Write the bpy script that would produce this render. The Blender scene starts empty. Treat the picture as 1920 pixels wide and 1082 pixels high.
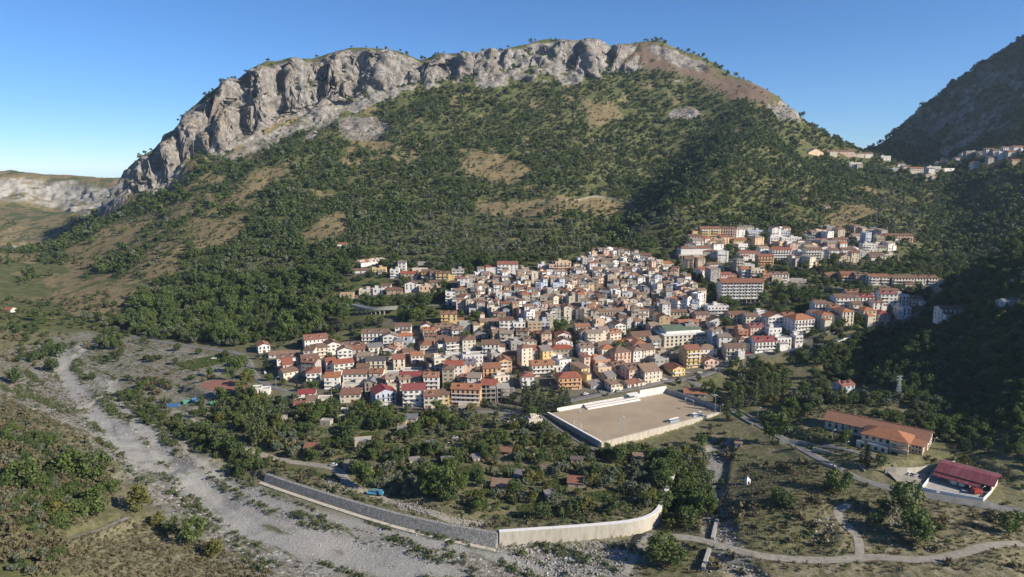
import bpy, bmesh, math, random
import numpy as np
from mathutils import Vector, Matrix
SC = bpy.context.scene
COL = SC.collection
random.seed(7)
RNG = np.random.default_rng(11)
R = math.radians

# ------------------------------------------------------------------ camera
CAM_H = 165.0
PITCH = R(10.0)
FPX = 1300.0                      # focal length in pixels of a 1920 px wide frame
cam_d = bpy.data.cameras.new('camera')
cam_d.sensor_width = 36.0
cam_d.lens = 36.0 * FPX / 1920.0
cam_d.clip_start = 1.0
cam_d.clip_end = 60000.0
cam = bpy.data.objects.new('camera', cam_d)
COL.objects.link(cam)
cam.location = (0, 0, CAM_H)
cam.rotation_euler = (R(90) - PITCH, 0, 0)
SC.camera = cam

# ------------------------------------------------------------------ sky, sun, exposure
SUN_EL = R(28.0)
SUN_AZ = R(24.0)                  # from +X turned towards the camera's back (-Y)
sun_dir = Vector((math.cos(SUN_EL) * math.cos(SUN_AZ), -math.cos(SUN_EL) * math.sin(SUN_AZ), math.sin(SUN_EL)))
world = bpy.data.worlds.new('World')
SC.world = world
world.use_nodes = True
wn = world.node_tree.nodes
wl = world.node_tree.links
wn.clear()
sky = wn.new('ShaderNodeTexSky')
sky.sky_type = 'NISHITA'
sky.sun_disc = False
sky.sun_elevation = SUN_EL
sky.sun_rotation = math.atan2(sun_dir.x, sun_dir.y)
sky.altitude = 2500
sky.air_density = 1.0
sky.dust_density = 0.0
sky.ozone_density = 8.0
bg = wn.new('ShaderNodeBackground')
bg.inputs['Strength'].default_value = 0.088
wo = wn.new('ShaderNodeOutputWorld')
hsv = wn.new('ShaderNodeHueSaturation')
hsv.inputs['Saturation'].default_value = 1.04
wl.new(sky.outputs[0], hsv.inputs['Color'])
wl.new(hsv.outputs[0], bg.inputs[0])
wl.new(bg.outputs[0], wo.inputs[0])
sun_d = bpy.data.lights.new('sun', 'SUN')
sun_d.energy = 4.9
sun_d.angle = R(0.53)
sun_d.color = (1.0, 0.91, 0.78)
sun = bpy.data.objects.new('sun', sun_d)
COL.objects.link(sun)
sun.rotation_euler = (-sun_dir).to_track_quat('-Z', 'Y').to_euler()
SC.view_settings.view_transform = 'Standard'
SC.view_settings.look = 'None'
SC.view_settings.exposure = 0.7
SC.view_settings.gamma = 1.0
SC.view_settings.use_curve_mapping = False
SC.cycles.max_bounces = 5
SC.cycles.diffuse_bounces = 2
SC.cycles.glossy_bounces = 2
SC.cycles.transmission_bounces = 2
SC.cycles.volume_bounces = 0

# ------------------------------------------------------------------ helpers: noise
def _hash(ix, iy, iz, seed):
    h = (ix.astype(np.int64) * 374761393 + iy.astype(np.int64) * 668265263 + iz.astype(np.int64) * 2147483647 + seed * 974711) & 0xFFFFFFFF
    h = ((h ^ (h >> 13)) * 1274126177) & 0xFFFFFFFF
    h = (h ^ (h >> 16)) & 0xFFFFFFFF
    return h.astype(np.float64) / 4294967295.0

def vnoise2(x, y, seed=0):
    ix = np.floor(x); iy = np.floor(y)
    fx = x - ix; fy = y - iy
    ux = fx * fx * fx * (fx * (fx * 6 - 15) + 10); uy = fy * fy * fy * (fy * (fy * 6 - 15) + 10)
    z = np.zeros_like(ix)
    a = _hash(ix, iy, z, seed); b = _hash(ix + 1, iy, z, seed)
    c = _hash(ix, iy + 1, z, seed); d = _hash(ix + 1, iy + 1, z, seed)
    return (a * (1 - ux) + b * ux) * (1 - uy) + (c * (1 - ux) + d * ux) * uy * 1.0

def fbm2(x, y, octv=4, seed=0, gain=0.5):
    s = np.zeros_like(x); amp = 1.0; tot = 0.0
    for k in range(octv):
        s += amp * (vnoise2(x * 2 ** k + 17.3 * k, y * 2 ** k - 9.1 * k, seed + k) * 2 - 1)
        tot += amp; amp *= gain
    return s / tot

def ridge2(x, y, octv=4, seed=0):
    s = np.zeros_like(x); amp = 1.0; tot = 0.0
    for k in range(octv):
        n = vnoise2(x * 2 ** k + 31.7 * k, y * 2 ** k + 5.3 * k, seed + k) * 2 - 1
        s += amp * (1 - np.abs(n) * 2); tot += amp; amp *= 0.5
    return s / tot

def vnoise3(x, y, z, seed=0):
    ix = np.floor(x); iy = np.floor(y); iz = np.floor(z)
    fx = x - ix; fy = y - iy; fz = z - iz
    ux = fx * fx * (3 - 2 * fx); uy = fy * fy * (3 - 2 * fy); uz = fz * fz * (3 - 2 * fz)
    def L(k):
        a = _hash(ix, iy, iz + k, seed); b = _hash(ix + 1, iy, iz + k, seed)
        c = _hash(ix, iy + 1, iz + k, seed); d = _hash(ix + 1, iy + 1, iz + k, seed)
        return (a * (1 - ux) + b * ux) * (1 - uy) + (c * (1 - ux) + d * ux) * uy
    return L(0) * (1 - uz) + L(1) * uz

def sstep(a, b, x):
    t = np.clip((x - a) / (b - a), 0, 1)
    return t * t * (3 - 2 * t)

# ------------------------------------------------------------------ the lie of the land
# The surveyed points: direction of sight (u, v in a 1920 x 1082 frame) and either the
# forward distance Y ('y') or the height Z ('z'); 'w' points are plain world x, y, z.
CP, SP = math.cos(PITCH), math.sin(PITCH)
def ray(u, v):
    a = (u - 960.0) / FPX; b = (541.0 - v) / FPX
    return a / (CP + b * SP), (-SP + b * CP) / (CP + b * SP)     # dX/dY, dZ/dY
def py(u, v, Y):
    rx, rz = ray(u, v)
    return (Y * rx, Y, CAM_H + Y * rz)
def pz(u, v, Z):
    rx, rz = ray(u, v)
    Y = (Z - CAM_H) / rz
    return (Y * rx, Y, Z)

SURVEY = []
# river bed and flood plain
for u, v, z in [(300,750,-3),(150,680,-1),(100,640,1),(60,600,4),(450,900,-5),(700,1000,-7),(900,1075,-8),(600,1075,-6),
                (300,1075,1),(200,1000,6),(0,1075,26),(0,950,30),(0,860,28),(0,795,22),(100,850,16),(180,900,7),(250,950,2),(60,735,0),(200,740,-2),
                (500,830,1),(700,800,2),(900,850,1),(1100,900,0.5),(1200,960,-1),(940,1015,-6.5),(700,940,-5),(520,880,-4.5),(650,920,0),(800,950,0),
                (1450,930,6),(1650,1000,3),(1900,1000,3),(1250,1000,-3),(1500,1060,-1),(1900,1075,1),(1340,900,-4),(1330,850,-2.5),
                (1640,835,9),(1560,790,10),(1800,900,6),(1500,845,4),(1390,770,3),(1340,700,5),(1900,950,5),
                (1070,790,0),(1180,770,0),(1300,780,0),(1250,740,2),
                (870,765,2),(560,705,5),(650,745,3),(480,655,7),(380,700,3),(300,650,4),(240,640,3),
                (1060,640,19),(900,660,15),(760,650,13),(640,650,10),(1300,645,16),(1430,650,19),(1690,605,31),(1560,640,24),
                (1600,690,9),(1500,730,4),(1450,690,6),(1680,670,20),(1740,640,30)]:
    SURVEY.append(pz(u, v, z))
# town and hill slopes
for u, v, y in [(1100,560,676),(950,520,742),(1000,490,800),(1200,500,782),(1200,560,682),(820,560,690),(820,500,790),(700,590,645),(700,565,700),(650,520,760),(700,480,830),
                (560,600,680),(560,520,800),(400,560,783),(300,620,690),(250,560,800),(100,565,830),(0,560,830),(0,470,1180),(150,500,1000),(300,470,950),(450,450,960),
                (400,400,1080),(280,410,1150),(220,385,1290),(180,430,1150),(60,470,1120),
                (500,350,1180),(500,285,1320),(350,315,1300),(420,300,1330),(600,400,1040),(600,250,1380),(600,320,1230),
                (700,300,1290),(700,400,1050),(700,450,910),(900,250,1410),(900,350,1180),(900,430,970),(800,200,1490),
                (1100,200,1520),(1100,300,1300),(1100,400,1040),(1000,450,900),
                (1300,170,1600),(1430,235,1420),(1415,268,1260),(1370,298,1160),(1330,333,1070),(1292,372,1000),(1252,408,935),(1320,235,1480),(1262,300,1375),(1222,345,1270),(1192,385,1160),(1164,420,1050),(1142,448,945),(1440,310,1200),(1400,400,990),(1340,400,965),
                (1500,300,1330),(1500,400,1020),(1600,300,1440),(1640,296,1500),(1700,330,1330),(1700,400,1060),(1780,400,1150),(1780,440,1000),(1900,400,960),(1900,320,1200),(1850,500,800),(1780,480,880),(1920,540,700),
                (1600,440,930),(1600,530,730),(1400,440,910),(1400,540,700),(1300,470,830),(1500,480,840),(1700,520,740),(1750,560,680),(1700,450,900)]:
    SURVEY.append(py(u, v, y))
# cliff feet and skyline, with the ground falling away behind
FOOT = [(235,372,1290),(300,350,1300),(340,320,1310),(400,287,1340),(450,275,1360),(500,235,1420),(560,215,1460),(640,195,1500),(700,178,1530),(780,165,1560),(850,158,1575),(950,138,1610),(1050,132,1640),(1150,150,1630),(1200,150,1640)]
TOP = [(232,352,1310),(270,300,1340),(320,260,1370),(345,225,1390),(390,180,1420),(420,150,1460),(500,128,1500),(560,108,1540),(610,112,1560),(640,105,1565),(700,97,1590),(770,109,1610),(790,124,1620),(815,108,1625),(860,110,1635),(920,97,1655),(960,99,1665),(1000,85,1680),(1050,76,1700),(1100,78,1730),(1150,85,1750),(1210,77,1770),(1250,85,1760),(1300,97,1740),(1340,120,1720),(1400,150,1670),(1460,180,1600),(1500,215,1550),(1550,255,1500),(1590,281,1500)]
for u, v, y in FOOT + TOP:
    SURVEY.append(py(u, v, y))
for u, v, y in TOP[::3]:
    x0, y0, z0 = py(u, v, y)
    k = (y0 + 130) / y0
    SURVEY.append((x0 * k, y0 + 130, z0 - 45))
    k = (y0 + 600) / y0
    SURVEY.append((x0 * k, y0 + 600, z0 * 0.45))
# far left valley and its pale cliffs
for u, v, y in [(0,462,1500),(60,440,1650),(0,425,1800),(100,430,1750),(60,395,2050),(160,395,2000),(0,372,2200),(100,381,2250),(200,382,2200),(0,342,2260),(50,341,2290),(120,350,2300),(200,355,2260),(30,455,1500),(0,505,1250)]:
    SURVEY.append(py(u, v, y))
for X, Y, Z in [(-1700,2600,95),(-1400,2900,90),(-2300,2400,130),(-2600,3400,80),(0,3300,120),(1200,3300,20),(1050,2250,60),(1350,2500,120),
                # hill on the right, most of it outside the frame
                (292,425,11),(345,432,48),(400,425,93),(600,400,190),(380,520,72),(310,520,34),(440,620,90),(330,600,40),(300,330,7),(345,330,12),(470,330,60),(700,520,220),(360,250,5),(560,240,50),(800,300,180),
                (-380,330,60),(-620,500,90),(-560,330,110),(-900,700,110),(-1100,1000,120),(-1500,1300,160),(-300,180,50),(-100,150,8),(120,160,-4),(300,160,4),(500,140,30),(0,60,-6),(-200,60,50),(300,60,6),
                (-800,1200,28)]:
    SURVEY.append((X, Y, Z))
# dark mountain on the far right: a steep flank turned away from the sun
for u, v, y in [(1662,296,1720),(1700,255,1740),(1750,205,1760),(1800,165,1770),(1850,130,1760),(1920,82,1760),(1800,250,1596),(1900,200,1512),(1850,200,1609),(1750,250,1705),(1850,280,1439),(1920,270,1340),(2100,-20,1780),(2300,-80,1900),(2060,240,1300),(1770,305,1560),(2100,400,900)]:
    SURVEY.append(py(u, v, y))
for u, v, y in [(1700,255,1740),(1800,165,1770),(1920,82,1760)]:
    x0, y0, z0 = py(u, v, y); SURVEY.append((x0 + 60, y0 + 260, z0 - 60))
SURVEY = np.array(SURVEY)
def warp(x, y):
    yy = np.maximum(y, 20.0)
    return x / yy, np.log(yy)
_ps, _pt = warp(SURVEY[:, 0], SURVEY[:, 1])
MQC = 0.03
def _phi(d2): return np.sqrt(d2 + MQC * MQC)
_n = len(SURVEY)
_A = _phi((_ps[:, None] - _ps[None]) ** 2 + (_pt[:, None] - _pt[None]) ** 2)
_P = np.stack([np.ones(_n), _ps, _pt], 1)
_M = np.zeros((_n + 3, _n + 3)); _M[:_n, :_n] = _A + np.eye(_n) * -0.0006; _M[:_n, _n:] = _P; _M[_n:, :_n] = _P.T
_W = np.linalg.solve(_M, np.concatenate([SURVEY[:, 2], np.zeros(3)]))
def base_z(x, y):
    x = np.atleast_1d(np.asarray(x, float)); y = np.atleast_1d(np.asarray(y, float))
    shp = x.shape; x = x.ravel(); y = y.ravel()
    out = np.empty_like(x)
    for i in range(0, len(x), 40000):
        s, t = warp(x[i:i + 40000], y[i:i + 40000])
        d2 = (s[:, None] - _ps[None]) ** 2 + (t[:, None] - _pt[None]) ** 2
        out[i:i + 40000] = _phi(d2) @ _W[:_n] + _W[_n] + _W[_n + 1] * s + _W[_n + 2] * t
    return out.reshape(shp)
_smooth_z = base_z
_fw = np.array([py(u, v, y) for u, v, y in FOOT]); _tw = np.array([py(u, v, y) for u, v, y in TOP])
_fs = _fw[:, 0] / _fw[:, 1]; _ts = _tw[:, 0] / _tw[:, 1]
_edges = np.array([(u - 960.0) / FPX * 1.0 for u in (200, 262, 318, 352, 415, 478, 548, 618, 690, 792, 860, 945, 1010, 1075, 1140, 1190, 1300)])
_eamp = np.array([.3, .3, .7, .25, .5, .2, .5, .9, .2, 1.0, .3, .4, .2, .5, .4, .2])
def cliff_par(x, y):
    """0 at the cliff's foot, 1 at its brink, for the crag on the big mountain; and its weight"""
    s = x / np.maximum(y, 20.0)
    yf = np.interp(s, _fs, _fw[:, 1]); yt = np.interp(s, _ts, _tw[:, 1])
    gap = np.maximum(yt - yf, 12)
    t = (y - yf) / gap
    t = t + np.clip(60 / gap, .6, 1.3) * (0.44 * fbm2(s * 26, y / 60, 3, 71) + 0.22 * fbm2(s * 95, y / 22, 3, 73) + 0.06 * fbm2(s * 300, y / 9, 2, 74)) * sstep(-.6, .1, t) * sstep(1.5, .9, t)
    # buttresses: each stands out at its left edge and falls back to the right, so the edges look away from the sun
    sn = s + 0.005 * fbm2(y / 30, s * 30, 3, 79) + 0.003 * fbm2(y / 11, s * 90, 2, 80)
    i = np.clip(np.searchsorted(_edges, sn) - 1, 0, len(_edges) - 2)
    f = np.clip((sn - _edges[i]) / (_edges[i + 1] - _edges[i]), 0, 1)
    t = t + _eamp[i] * (sstep(0, .10, f) * (1 - f) - .35) * sstep(-.02, .4, t) * sstep(1.4, .8, t)
    w = sstep(_fs[0] - 0.004, _fs[0] + 0.01, s) * sstep(_fs[-1] + 0.01, _fs[-1] - 0.03, s)
    return t, w, s
def base_z(x, y):
    z = _smooth_z(x, y)
    x = np.atleast_1d(np.asarray(x, float)); y = np.atleast_1d(np.asarray(y, float))
    m = (y > 1220) & (y < 1850) & (x / np.maximum(y, 20) > _fs[0] - 0.01) & (x / np.maximum(y, 20) < _fs[-1] + 0.01)
    if m.any():
        t, w, s = cliff_par(x[m], y[m])
        zf = np.interp(s, _fs, _fw[:, 2]); zt = np.interp(s, _ts, _tw[:, 2])
        zt = zt + 7 * fbm2(s * 70, s * 0 + 1.7, 5, 75, .62) - 9 * sstep(.55, .8, vnoise2(s * 55, s * 0 + 4.4, 76))
        q1 = 0.30 + 0.22 * fbm2(s * 40, s * 0 + 5.5, 3, 77); q1 = np.clip(q1, .06, .55); q2 = 0.68 - q1
        g = 0.16 * np.clip(t, 0, 0.3) / 0.3 + q1 * sstep(0.16, 0.36, t) + 0.10 * sstep(0.3, 0.6, t) + q2 * sstep(0.50, 0.74, t) + 0.06 * np.clip((t - 0.7) / 0.3, 0, 1)
        zc = zf + (zt - zf) * g
        k = w * sstep(-0.05, 0.12, t) * sstep(1.7, 1.0, t)
        zz = z[m]; z[m] = zz + (zc - zz) * k
    return z
_RY = np.geomspace(150, 3200, 900)
def P(u, v):
    """the place on the bare land seen in direction (u, v)"""
    rx, rz = ray(u, v)
    z = base_z(_RY * rx, _RY); zr = CAM_H + _RY * rz
    hit = np.nonzero(z > zr)[0]
    if len(hit) == 0 or hit[0] == 0:
        Y = (0 - CAM_H) / rz if rz < 0 else 2000.0
        return (Y * rx, Y)
    i = hit[0]
    f = (zr[i - 1] - z[i - 1]) / ((zr[i - 1] - z[i - 1]) + (z[i] - zr[i]))
    Y = _RY[i - 1] + f * (_RY[i] - _RY[i - 1])
    return (Y * rx, Y)
def PP(pts): return np.array([P(u, v) for u, v in pts])

def inside(poly, x, y):
    poly = np.asarray(poly); res = np.zeros(x.shape, bool)
    x0, y0 = poly.min(0); x1, y1 = poly.max(0)
    m = (x >= x0) & (x <= x1) & (y >= y0) & (y <= y1)
    if not m.any(): return res
    xx = x[m]; yy = y[m]; r = np.zeros(xx.shape, bool)
    j = len(poly) - 1
    for i in range(len(poly)):
        xi, yi = poly[i]; xj, yj = poly[j]
        c = (yi > yy) != (yj > yy)
        r ^= c & (xx < (xj - xi) * (yy - yi) / ((yj - yi) if yj != yi else 1e-9) + xi)
        j = i
    res[m] = r
    return res
def seg_dist(pl, x, y, reach):
    """distance to a polyline, and the running parameter, only within reach"""
    pl = np.asarray(pl); best = np.full(x.shape, 1e9); par = np.zeros(x.shape)
    for i in range(len(pl) - 1):
        ax, ay = pl[i][:2]; bx, by = pl[i + 1][:2]
        m = (x > min(ax, bx) - reach) & (x < max(ax, bx) + reach) & (y > min(ay, by) - reach) & (y < max(ay, by) + reach)
        if not m.any(): continue
        dx, dy = bx - ax, by - ay; L2 = dx * dx + dy * dy + 1e-9
        t = np.clip(((x[m] - ax) * dx + (y[m] - ay) * dy) / L2, 0, 1)
        d = np.hypot(x[m] - ax - t * dx, y[m] - ay - t * dy)
        b = best[m]; p = par[m]
        k = d < b
        b[k] = d[k]; p[k] = i + t[k]
        best[m] = b; par[m] = p
    return best, par
def poly_edge(poly, x, y, reach):
    """signed distance to a polygon: negative inside"""
    cl = np.vstack([poly, poly[:1]])
    d, _ = seg_dist(cl, x, y, reach)
    return np.where(inside(poly, x, y), -d, d)
def smooth_line(pts, step):
    """Catmull-Rom through pts, resampled at about step metres"""
    p = np.asarray(pts, float); out = []
    q = np.vstack([2 * p[0] - p[1], p, 2 * p[-1] - p[-2]])
    for i in range(1, len(q) - 2):
        n = max(1, int(np.linalg.norm(q[i + 1] - q[i]) / step))
        for k in range(n):
            t = k / n
            out.append(0.5 * (2 * q[i] + (q[i + 1] - q[i - 1]) * t + (2 * q[i - 1] - 5 * q[i] + 4 * q[i + 1] - q[i + 2]) * t * t + (3 * q[i] - q[i - 1] - 3 * q[i + 1] + q[i + 2]) * t ** 3))
    out.append(q[-2])
    return np.array(out)
# ------------------------------------------------------------------ places on the land (world outlines)
def pzs(pts, z): return np.array([pz(u, v, z)[:2] for u, v in pts])
PITCH_Z = 2.5
PITCH_POLY = pzs([(1030, 775), (1128, 829), (1352, 772), (1248, 737)], PITCH_Z)
SCHOOL_Z = 9.0
SCHOOL_POLY = pzs([(1505, 800), (1530, 760), (1600, 765), (1760, 800), (1800, 840), (1790, 860), (1650, 868), (1600, 850)], SCHOOL_Z)
SHED_Z = 6.0
SHED_POLY = pzs([(1655, 893), (1740, 868), (1800, 862), (1888, 900), (1850, 942), (1760, 927), (1690, 915)], SHED_Z)
COURT_Z = 4.0
COURT_POLY = pzs([(350, 722), (395, 712), (440, 712), (492, 732), (488, 740), (390, 735)], COURT_Z)
PADS = [(PITCH_POLY, PITCH_Z, 0.6), (SCHOOL_POLY, SCHOOL_Z, 9.0), (SHED_POLY, SHED_Z, 5.0), (COURT_POLY, COURT_Z, 6.0)]

WALL_TOP_Z = 0.8
RIVER_Z = -6.2
GABION_LINE = smooth_line(pzs([(500, 889), (550, 906), (640, 934), (740, 962), (840, 984), (934, 1000)], 0.0), 4.0)
CONC_LINE = smooth_line(pzs([(936, 996), (1012, 991), (1100, 985), (1180, 977), (1215, 968), (1232, 957), (1241, 942), (1248, 923), (1258, 898), (1271, 868)], WALL_TOP_Z), 3.0)
WALL_LINE = np.vstack([GABION_LINE, CONC_LINE])

RIVER_POLY = PP([(100,650),(150,640),(185,665),(240,735),(300,795),(400,868),(500,912),(600,950),(760,994),(930,1024),(1100,1012),(1225,998),(1190,1079),(480,1079),(420,1040),(340,985),(275,940),(205,870),(120,800),(40,765),(2,760),(2,700),(80,690)])
TOWN_POLY = PP([(470,650),(480,640),(600,625),(680,612),(800,590),(830,545),(640,560),(620,500),(700,490),(860,490),(960,480),(1060,480),(1110,455),(1200,455),(1290,425),(1440,420),(1720,425),(1720,490),(1780,520),(1770,560),(1740,610),(1600,640),(1500,660),(1380,690),(1320,735),(1250,720),(1180,735),(1000,775),(880,772),(780,770),(690,765),(640,752),(560,735),(490,710)])
GARDEN_POLY = PP([(350,760),(450,740),(560,745),(700,770),(880,775),(1000,778),(1080,820),(1130,850),(1330,835),(1270,860),(1235,955),(1150,970),(1000,985),(880,965),(760,935),(660,890),(540,860),(440,820)])
CHANNELS = [smooth_line(PP(l), 8) for l in (
    [(115,655),(118,690),(140,725),(170,760),(195,790),(240,820),(270,865),(320,880),(370,905),(430,960),(500,1000),(600,1035),(760,1079)],
    [(150,650),(180,640),(140,670),(122,690)],
    [(215,715),(230,760),(270,800),(310,850),(360,890),(420,930),(480,965),(590,1000),(700,1040),(860,1079)],
    [(200,790),(215,830),(280,840),(330,870)],
    [(330,820),(420,900),(520,945),(640,975),(800,1015),(940,1050),(1050,1079)],
    [(2,790),(60,765),(140,770),(190,745)])]
CHAN_W = [7, 4, 5, 4, 3, 2.5]
ROADS = {   # name: (line, width, material key)
 'valley_road': ([(246,631),(330,645),(400,655),(440,661),(462,672),(470,692),(490,716),(540,733),(610,745),(680,752)], 6.0, 'asphalt'),
 'garden_lane': ([(326,771),(370,795),(420,820),(480,848),(540,866),(622,876),(655,903),(700,930),(770,950),(850,975),(905,984)], 5.0, 'dust'),
 'skip_lane': ([(368,795),(355,770),(400,764),(470,755),(540,746)], 4.0, 'dust'),
 'stadium_street': ([(940,786),(985,773),(1060,752),(1130,738),(1200,725),(1250,713),(1310,706),(1352,688),(1380,668),(1440,659),(1500,654),(1560,640),(1620,622),(1680,607),(1730,585)], 7.0, 'asphalt'),
 'school_road': ([(1290,712),(1335,738),(1368,764),(1400,784),(1450,812),(1500,841),(1560,872),(1620,901),(1700,922),(1780,938),(1860,950),(1919,957)], 6.5, 'asphalt'),
 'pitch_lane': ([(1010,772),(1040,797),(1075,820),(1120,846)], 4.5, 'asphalt'),
 'quarry_track': ([(1230,1004),(1310,1010),(1370,1028),(1450,1046),(1550,1049),(1640,1042),(1720,1050),(1800,1040),(1860,1022),(1919,1015)], 5.0, 'dust'),
 'quarry_spur': ([(1612,1042),(1606,1005),(1575,975),(1572,955),(1592,948)], 4.0, 'dust'),
 'wall_track': ([(1218,1000),(1195,1030),(1172,1079)], 3.0, 'dust'),
 'terrace_road': ([(1450,545),(1500,540),(1560,538),(1640,543),(1700,546),(1765,548)], 6.0, 'asphalt'),
 'hillside_track': ([(900,388),(960,384),(1050,378),(1130,374),(1235,367)], 6.0, 'dust'),
 'olive_track': ([(760,487),(830,475),(890,470),(965,455)], 4.0, 'dust'),
 'river_track': ([(240,975),(150,1000),(100,1020)], 3.0, 'dust'),
 'viaduct_road': ([(850,575),(800,572),(760,575),(742,577)], 6.0, 'asphalt'),
 'upper_lane': ([(652,560),(690,556),(740,556),(800,552)], 4.0, 'asphalt'),
 'main_street': ([(1130,738),(1105,690),(1090,640),(1080,600)], 5.0, 'asphalt'),
 'west_street': ([(690,752),(780,762),(880,770),(985,773)], 5.0, 'asphalt'),
 'market_street': ([(960,745),(952,690),(930,655),(900,625),(850,605)], 5.0, 'asphalt'),
 'school_drive': ([(1540,838),(1580,846),(1625,858),(1662,870)], 4.0, 'asphalt'),
}
STREAM = smooth_line(PP([(1352,830),(1340,870),(1332,910),(1338,950),(1346,985),(1362,1020),(1385,1060),(1400,1079)]), 5)
def rough(x, y, z):
    """natural roughness of the land: strong on the slopes, next to nothing on the plain and in the town"""
    m = sstep(28, 120, z)
    t = 1 - np.clip(sstep(35, -10, poly_edge(TOWN_POLY, x, y, 40)), 0, 1)
    far = sstep(900, 1500, y)
    h = m * (ridge2(x / 150, y / 190, 4, 3) * 9 * (0.45 + 0.55 * far) + fbm2(x / 45, y / 45, 4, 9) * 4.5) * (0.2 + 0.8 * t)
    near = sstep(-120, -170, x) * sstep(480, 380, y) + sstep(60, 110, x) * sstep(330, 290, y)
    h += near * fbm2(x / 22, y / 22, 4, 21) * 2.6
    h += t * fbm2(x / 9, y / 9, 3, 5) * 0.35
    return h
def raw_h(x, y):
    z = base_z(x, y)
    return z + rough(x, y, z)
ROAD_LINES = {}
def build_road_lines():
    for k, (pts, w, mk) in ROADS.items():
        ln = smooth_line(PP(pts), 4.0)
        z = raw_h(ln[:, 0], ln[:, 1])
        for _ in range(14):
            z = np.concatenate([[z[0]], (z[:-2] + 2 * z[1:-1] + z[2:]) / 4, [z[-1]]])
        ROAD_LINES[k] = (ln, z, w, mk)
def H(x, y):
    x = np.atleast_1d(np.asarray(x, float)); y = np.atleast_1d(np.asarray(y, float))
    h = raw_h(x, y)
    # shallow river channels
    for ln, w in zip(CHANNELS, CHAN_W):
        d, _ = seg_dist(ln, x, y, w * 2)
        h = h - 0.9 * sstep(w * 1.3, w * 0.4, d)
    d, _ = seg_dist(STREAM, x, y, 14)
    h = h - 2.2 * sstep(10, 4, d)
    # the step at the river wall
    d, par = seg_dist(WALL_LINE, x, y, 26)
    i = np.clip(par.astype(int), 0, len(WALL_LINE) - 2)
    a = WALL_LINE[i]; b = WALL_LINE[i + 1]
    side = (b[..., 0] - a[..., 0]) * (y - a[..., 1]) - (b[..., 1] - a[..., 1]) * (x - a[..., 0])
    fr = np.clip(par / len(GABION_LINE), 0, 1) ** 2
    tgt = np.where(side > 0, 0.1, -3.4 + (RIVER_Z + 3.4) * fr)
    h = h + (tgt - h) * sstep(24, 5, d)
    for k, (ln, z, w, mk) in ROAD_LINES.items():
        d, par = seg_dist(ln, x, y, w * 2.2)
        rz = np.interp(par, np.arange(len(z)), z)
        h = h + (rz - 0.12 - h) * sstep(w * 1.7, w * 0.62, d)
    for poly, z, f in PADS:
        e = poly_edge(poly, x, y, f + 5)
        h = h + (z - h) * sstep(f, 0.0, e)
    return h
build_road_lines()
def g1(x, y): return float(H(np.array([x]), np.array([y]))[0])

# ------------------------------------------------------------------ terrain mesh
NS, NR = 660, 820
def make_terrain():
    s = np.concatenate([np.linspace(-1.25, -0.80, 40)[:-1], np.linspace(-0.80, 0.80, NS - 78), np.linspace(0.80, 1.45, 40)[1:]])
    t = np.geomspace(45, 4200, 1500)
    S, T = np.meshgrid(s, t, indexing='ij')
    X = S * T; Y = T.copy()
    Z = H(X.ravel(), Y.ravel()).reshape(X.shape)
    # rows spread by length along the land over distance, denser on steep ground
    dY = np.diff(T, axis=1); dZ = np.diff(Z, axis=1); mid = 0.5 * (T[:, 1:] + T[:, :-1])
    steep = np.abs(dZ) / dY
    fz = sstep(1050, 1250, mid)
    wgt = np.sqrt(dY ** 2 + (1.8 * dZ * fz) ** 2) / mid * (1 + 1.5 * fz * sstep(0.9, 1.6, steep))
    wgt *= np.where(mid < 220, 0.35, 1.0) * np.where(mid > 2400, 0.3, 1.0)
    for _ in range(40):
        wgt = np.vstack([wgt[:1], (wgt[:-2] + 2 * wgt[1:-1] + wgt[2:]) / 4, wgt[-1:]])
    C = np.concatenate([np.zeros((len(s), 1)), np.cumsum(wgt, 1)], 1); C /= C[:, -1:]
    q = np.linspace(0, 1, NR)
    Yr = np.empty((len(s), NR)); Zr = np.empty((len(s), NR))
    for i in range(len(s)):
        Yr[i] = np.interp(q, C[i], t); Zr[i] = np.interp(Yr[i], t, Z[i])
    Xr = s[:, None] * Yr
    return Xr, Yr, Zr
TX, TY, TZ = make_terrain()
def grid_normals(X, Y, Z):
    P3 = np.stack([X, Y, Z], -1)
    a = np.gradient(P3, axis=0); b = np.gradient(P3, axis=1)
    n = np.cross(a, b); n /= np.linalg.norm(n, axis=-1, keepdims=True) + 1e-12
    n[n[..., 2] < 0] *= -1
    return n
TN = grid_normals(TX, TY, TZ)
foot_w = np.array([py(u, v, y) for u, v, y in FOOT]); top_w = np.array([py(u, v, y) for u, v, y in TOP])
ROCKP = [PP(p) for p in ([(636,232),(660,220),(700,222),(732,240),(722,262),(690,266),(640,262)], [(1246,212),(1290,202),(1312,212),(1300,224),(1252,226)],
         [(1432,196),(1470,190),(1505,218),(1500,232),(1470,228)], [(545,235),(600,188),(640,180),(620,215),(575,250),(548,252)], [(440,230),(500,215),(490,262),(440,290),(400,292)],
         [(470,262),(520,236),(560,222),(545,250),(500,282),(455,300),(420,305)], [(600,205),(640,190),(632,222),(590,262),(560,268)], [(880,150),(930,140),(950,160),(900,178)], [(1040,140),(1090,138),(1100,165),(1050,170)], [(1210,90),(1260,92),(1330,118),(1322,132),(1250,118)], [(222,375),(250,345),(300,320),(345,300),(330,330),(270,362)])]
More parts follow.
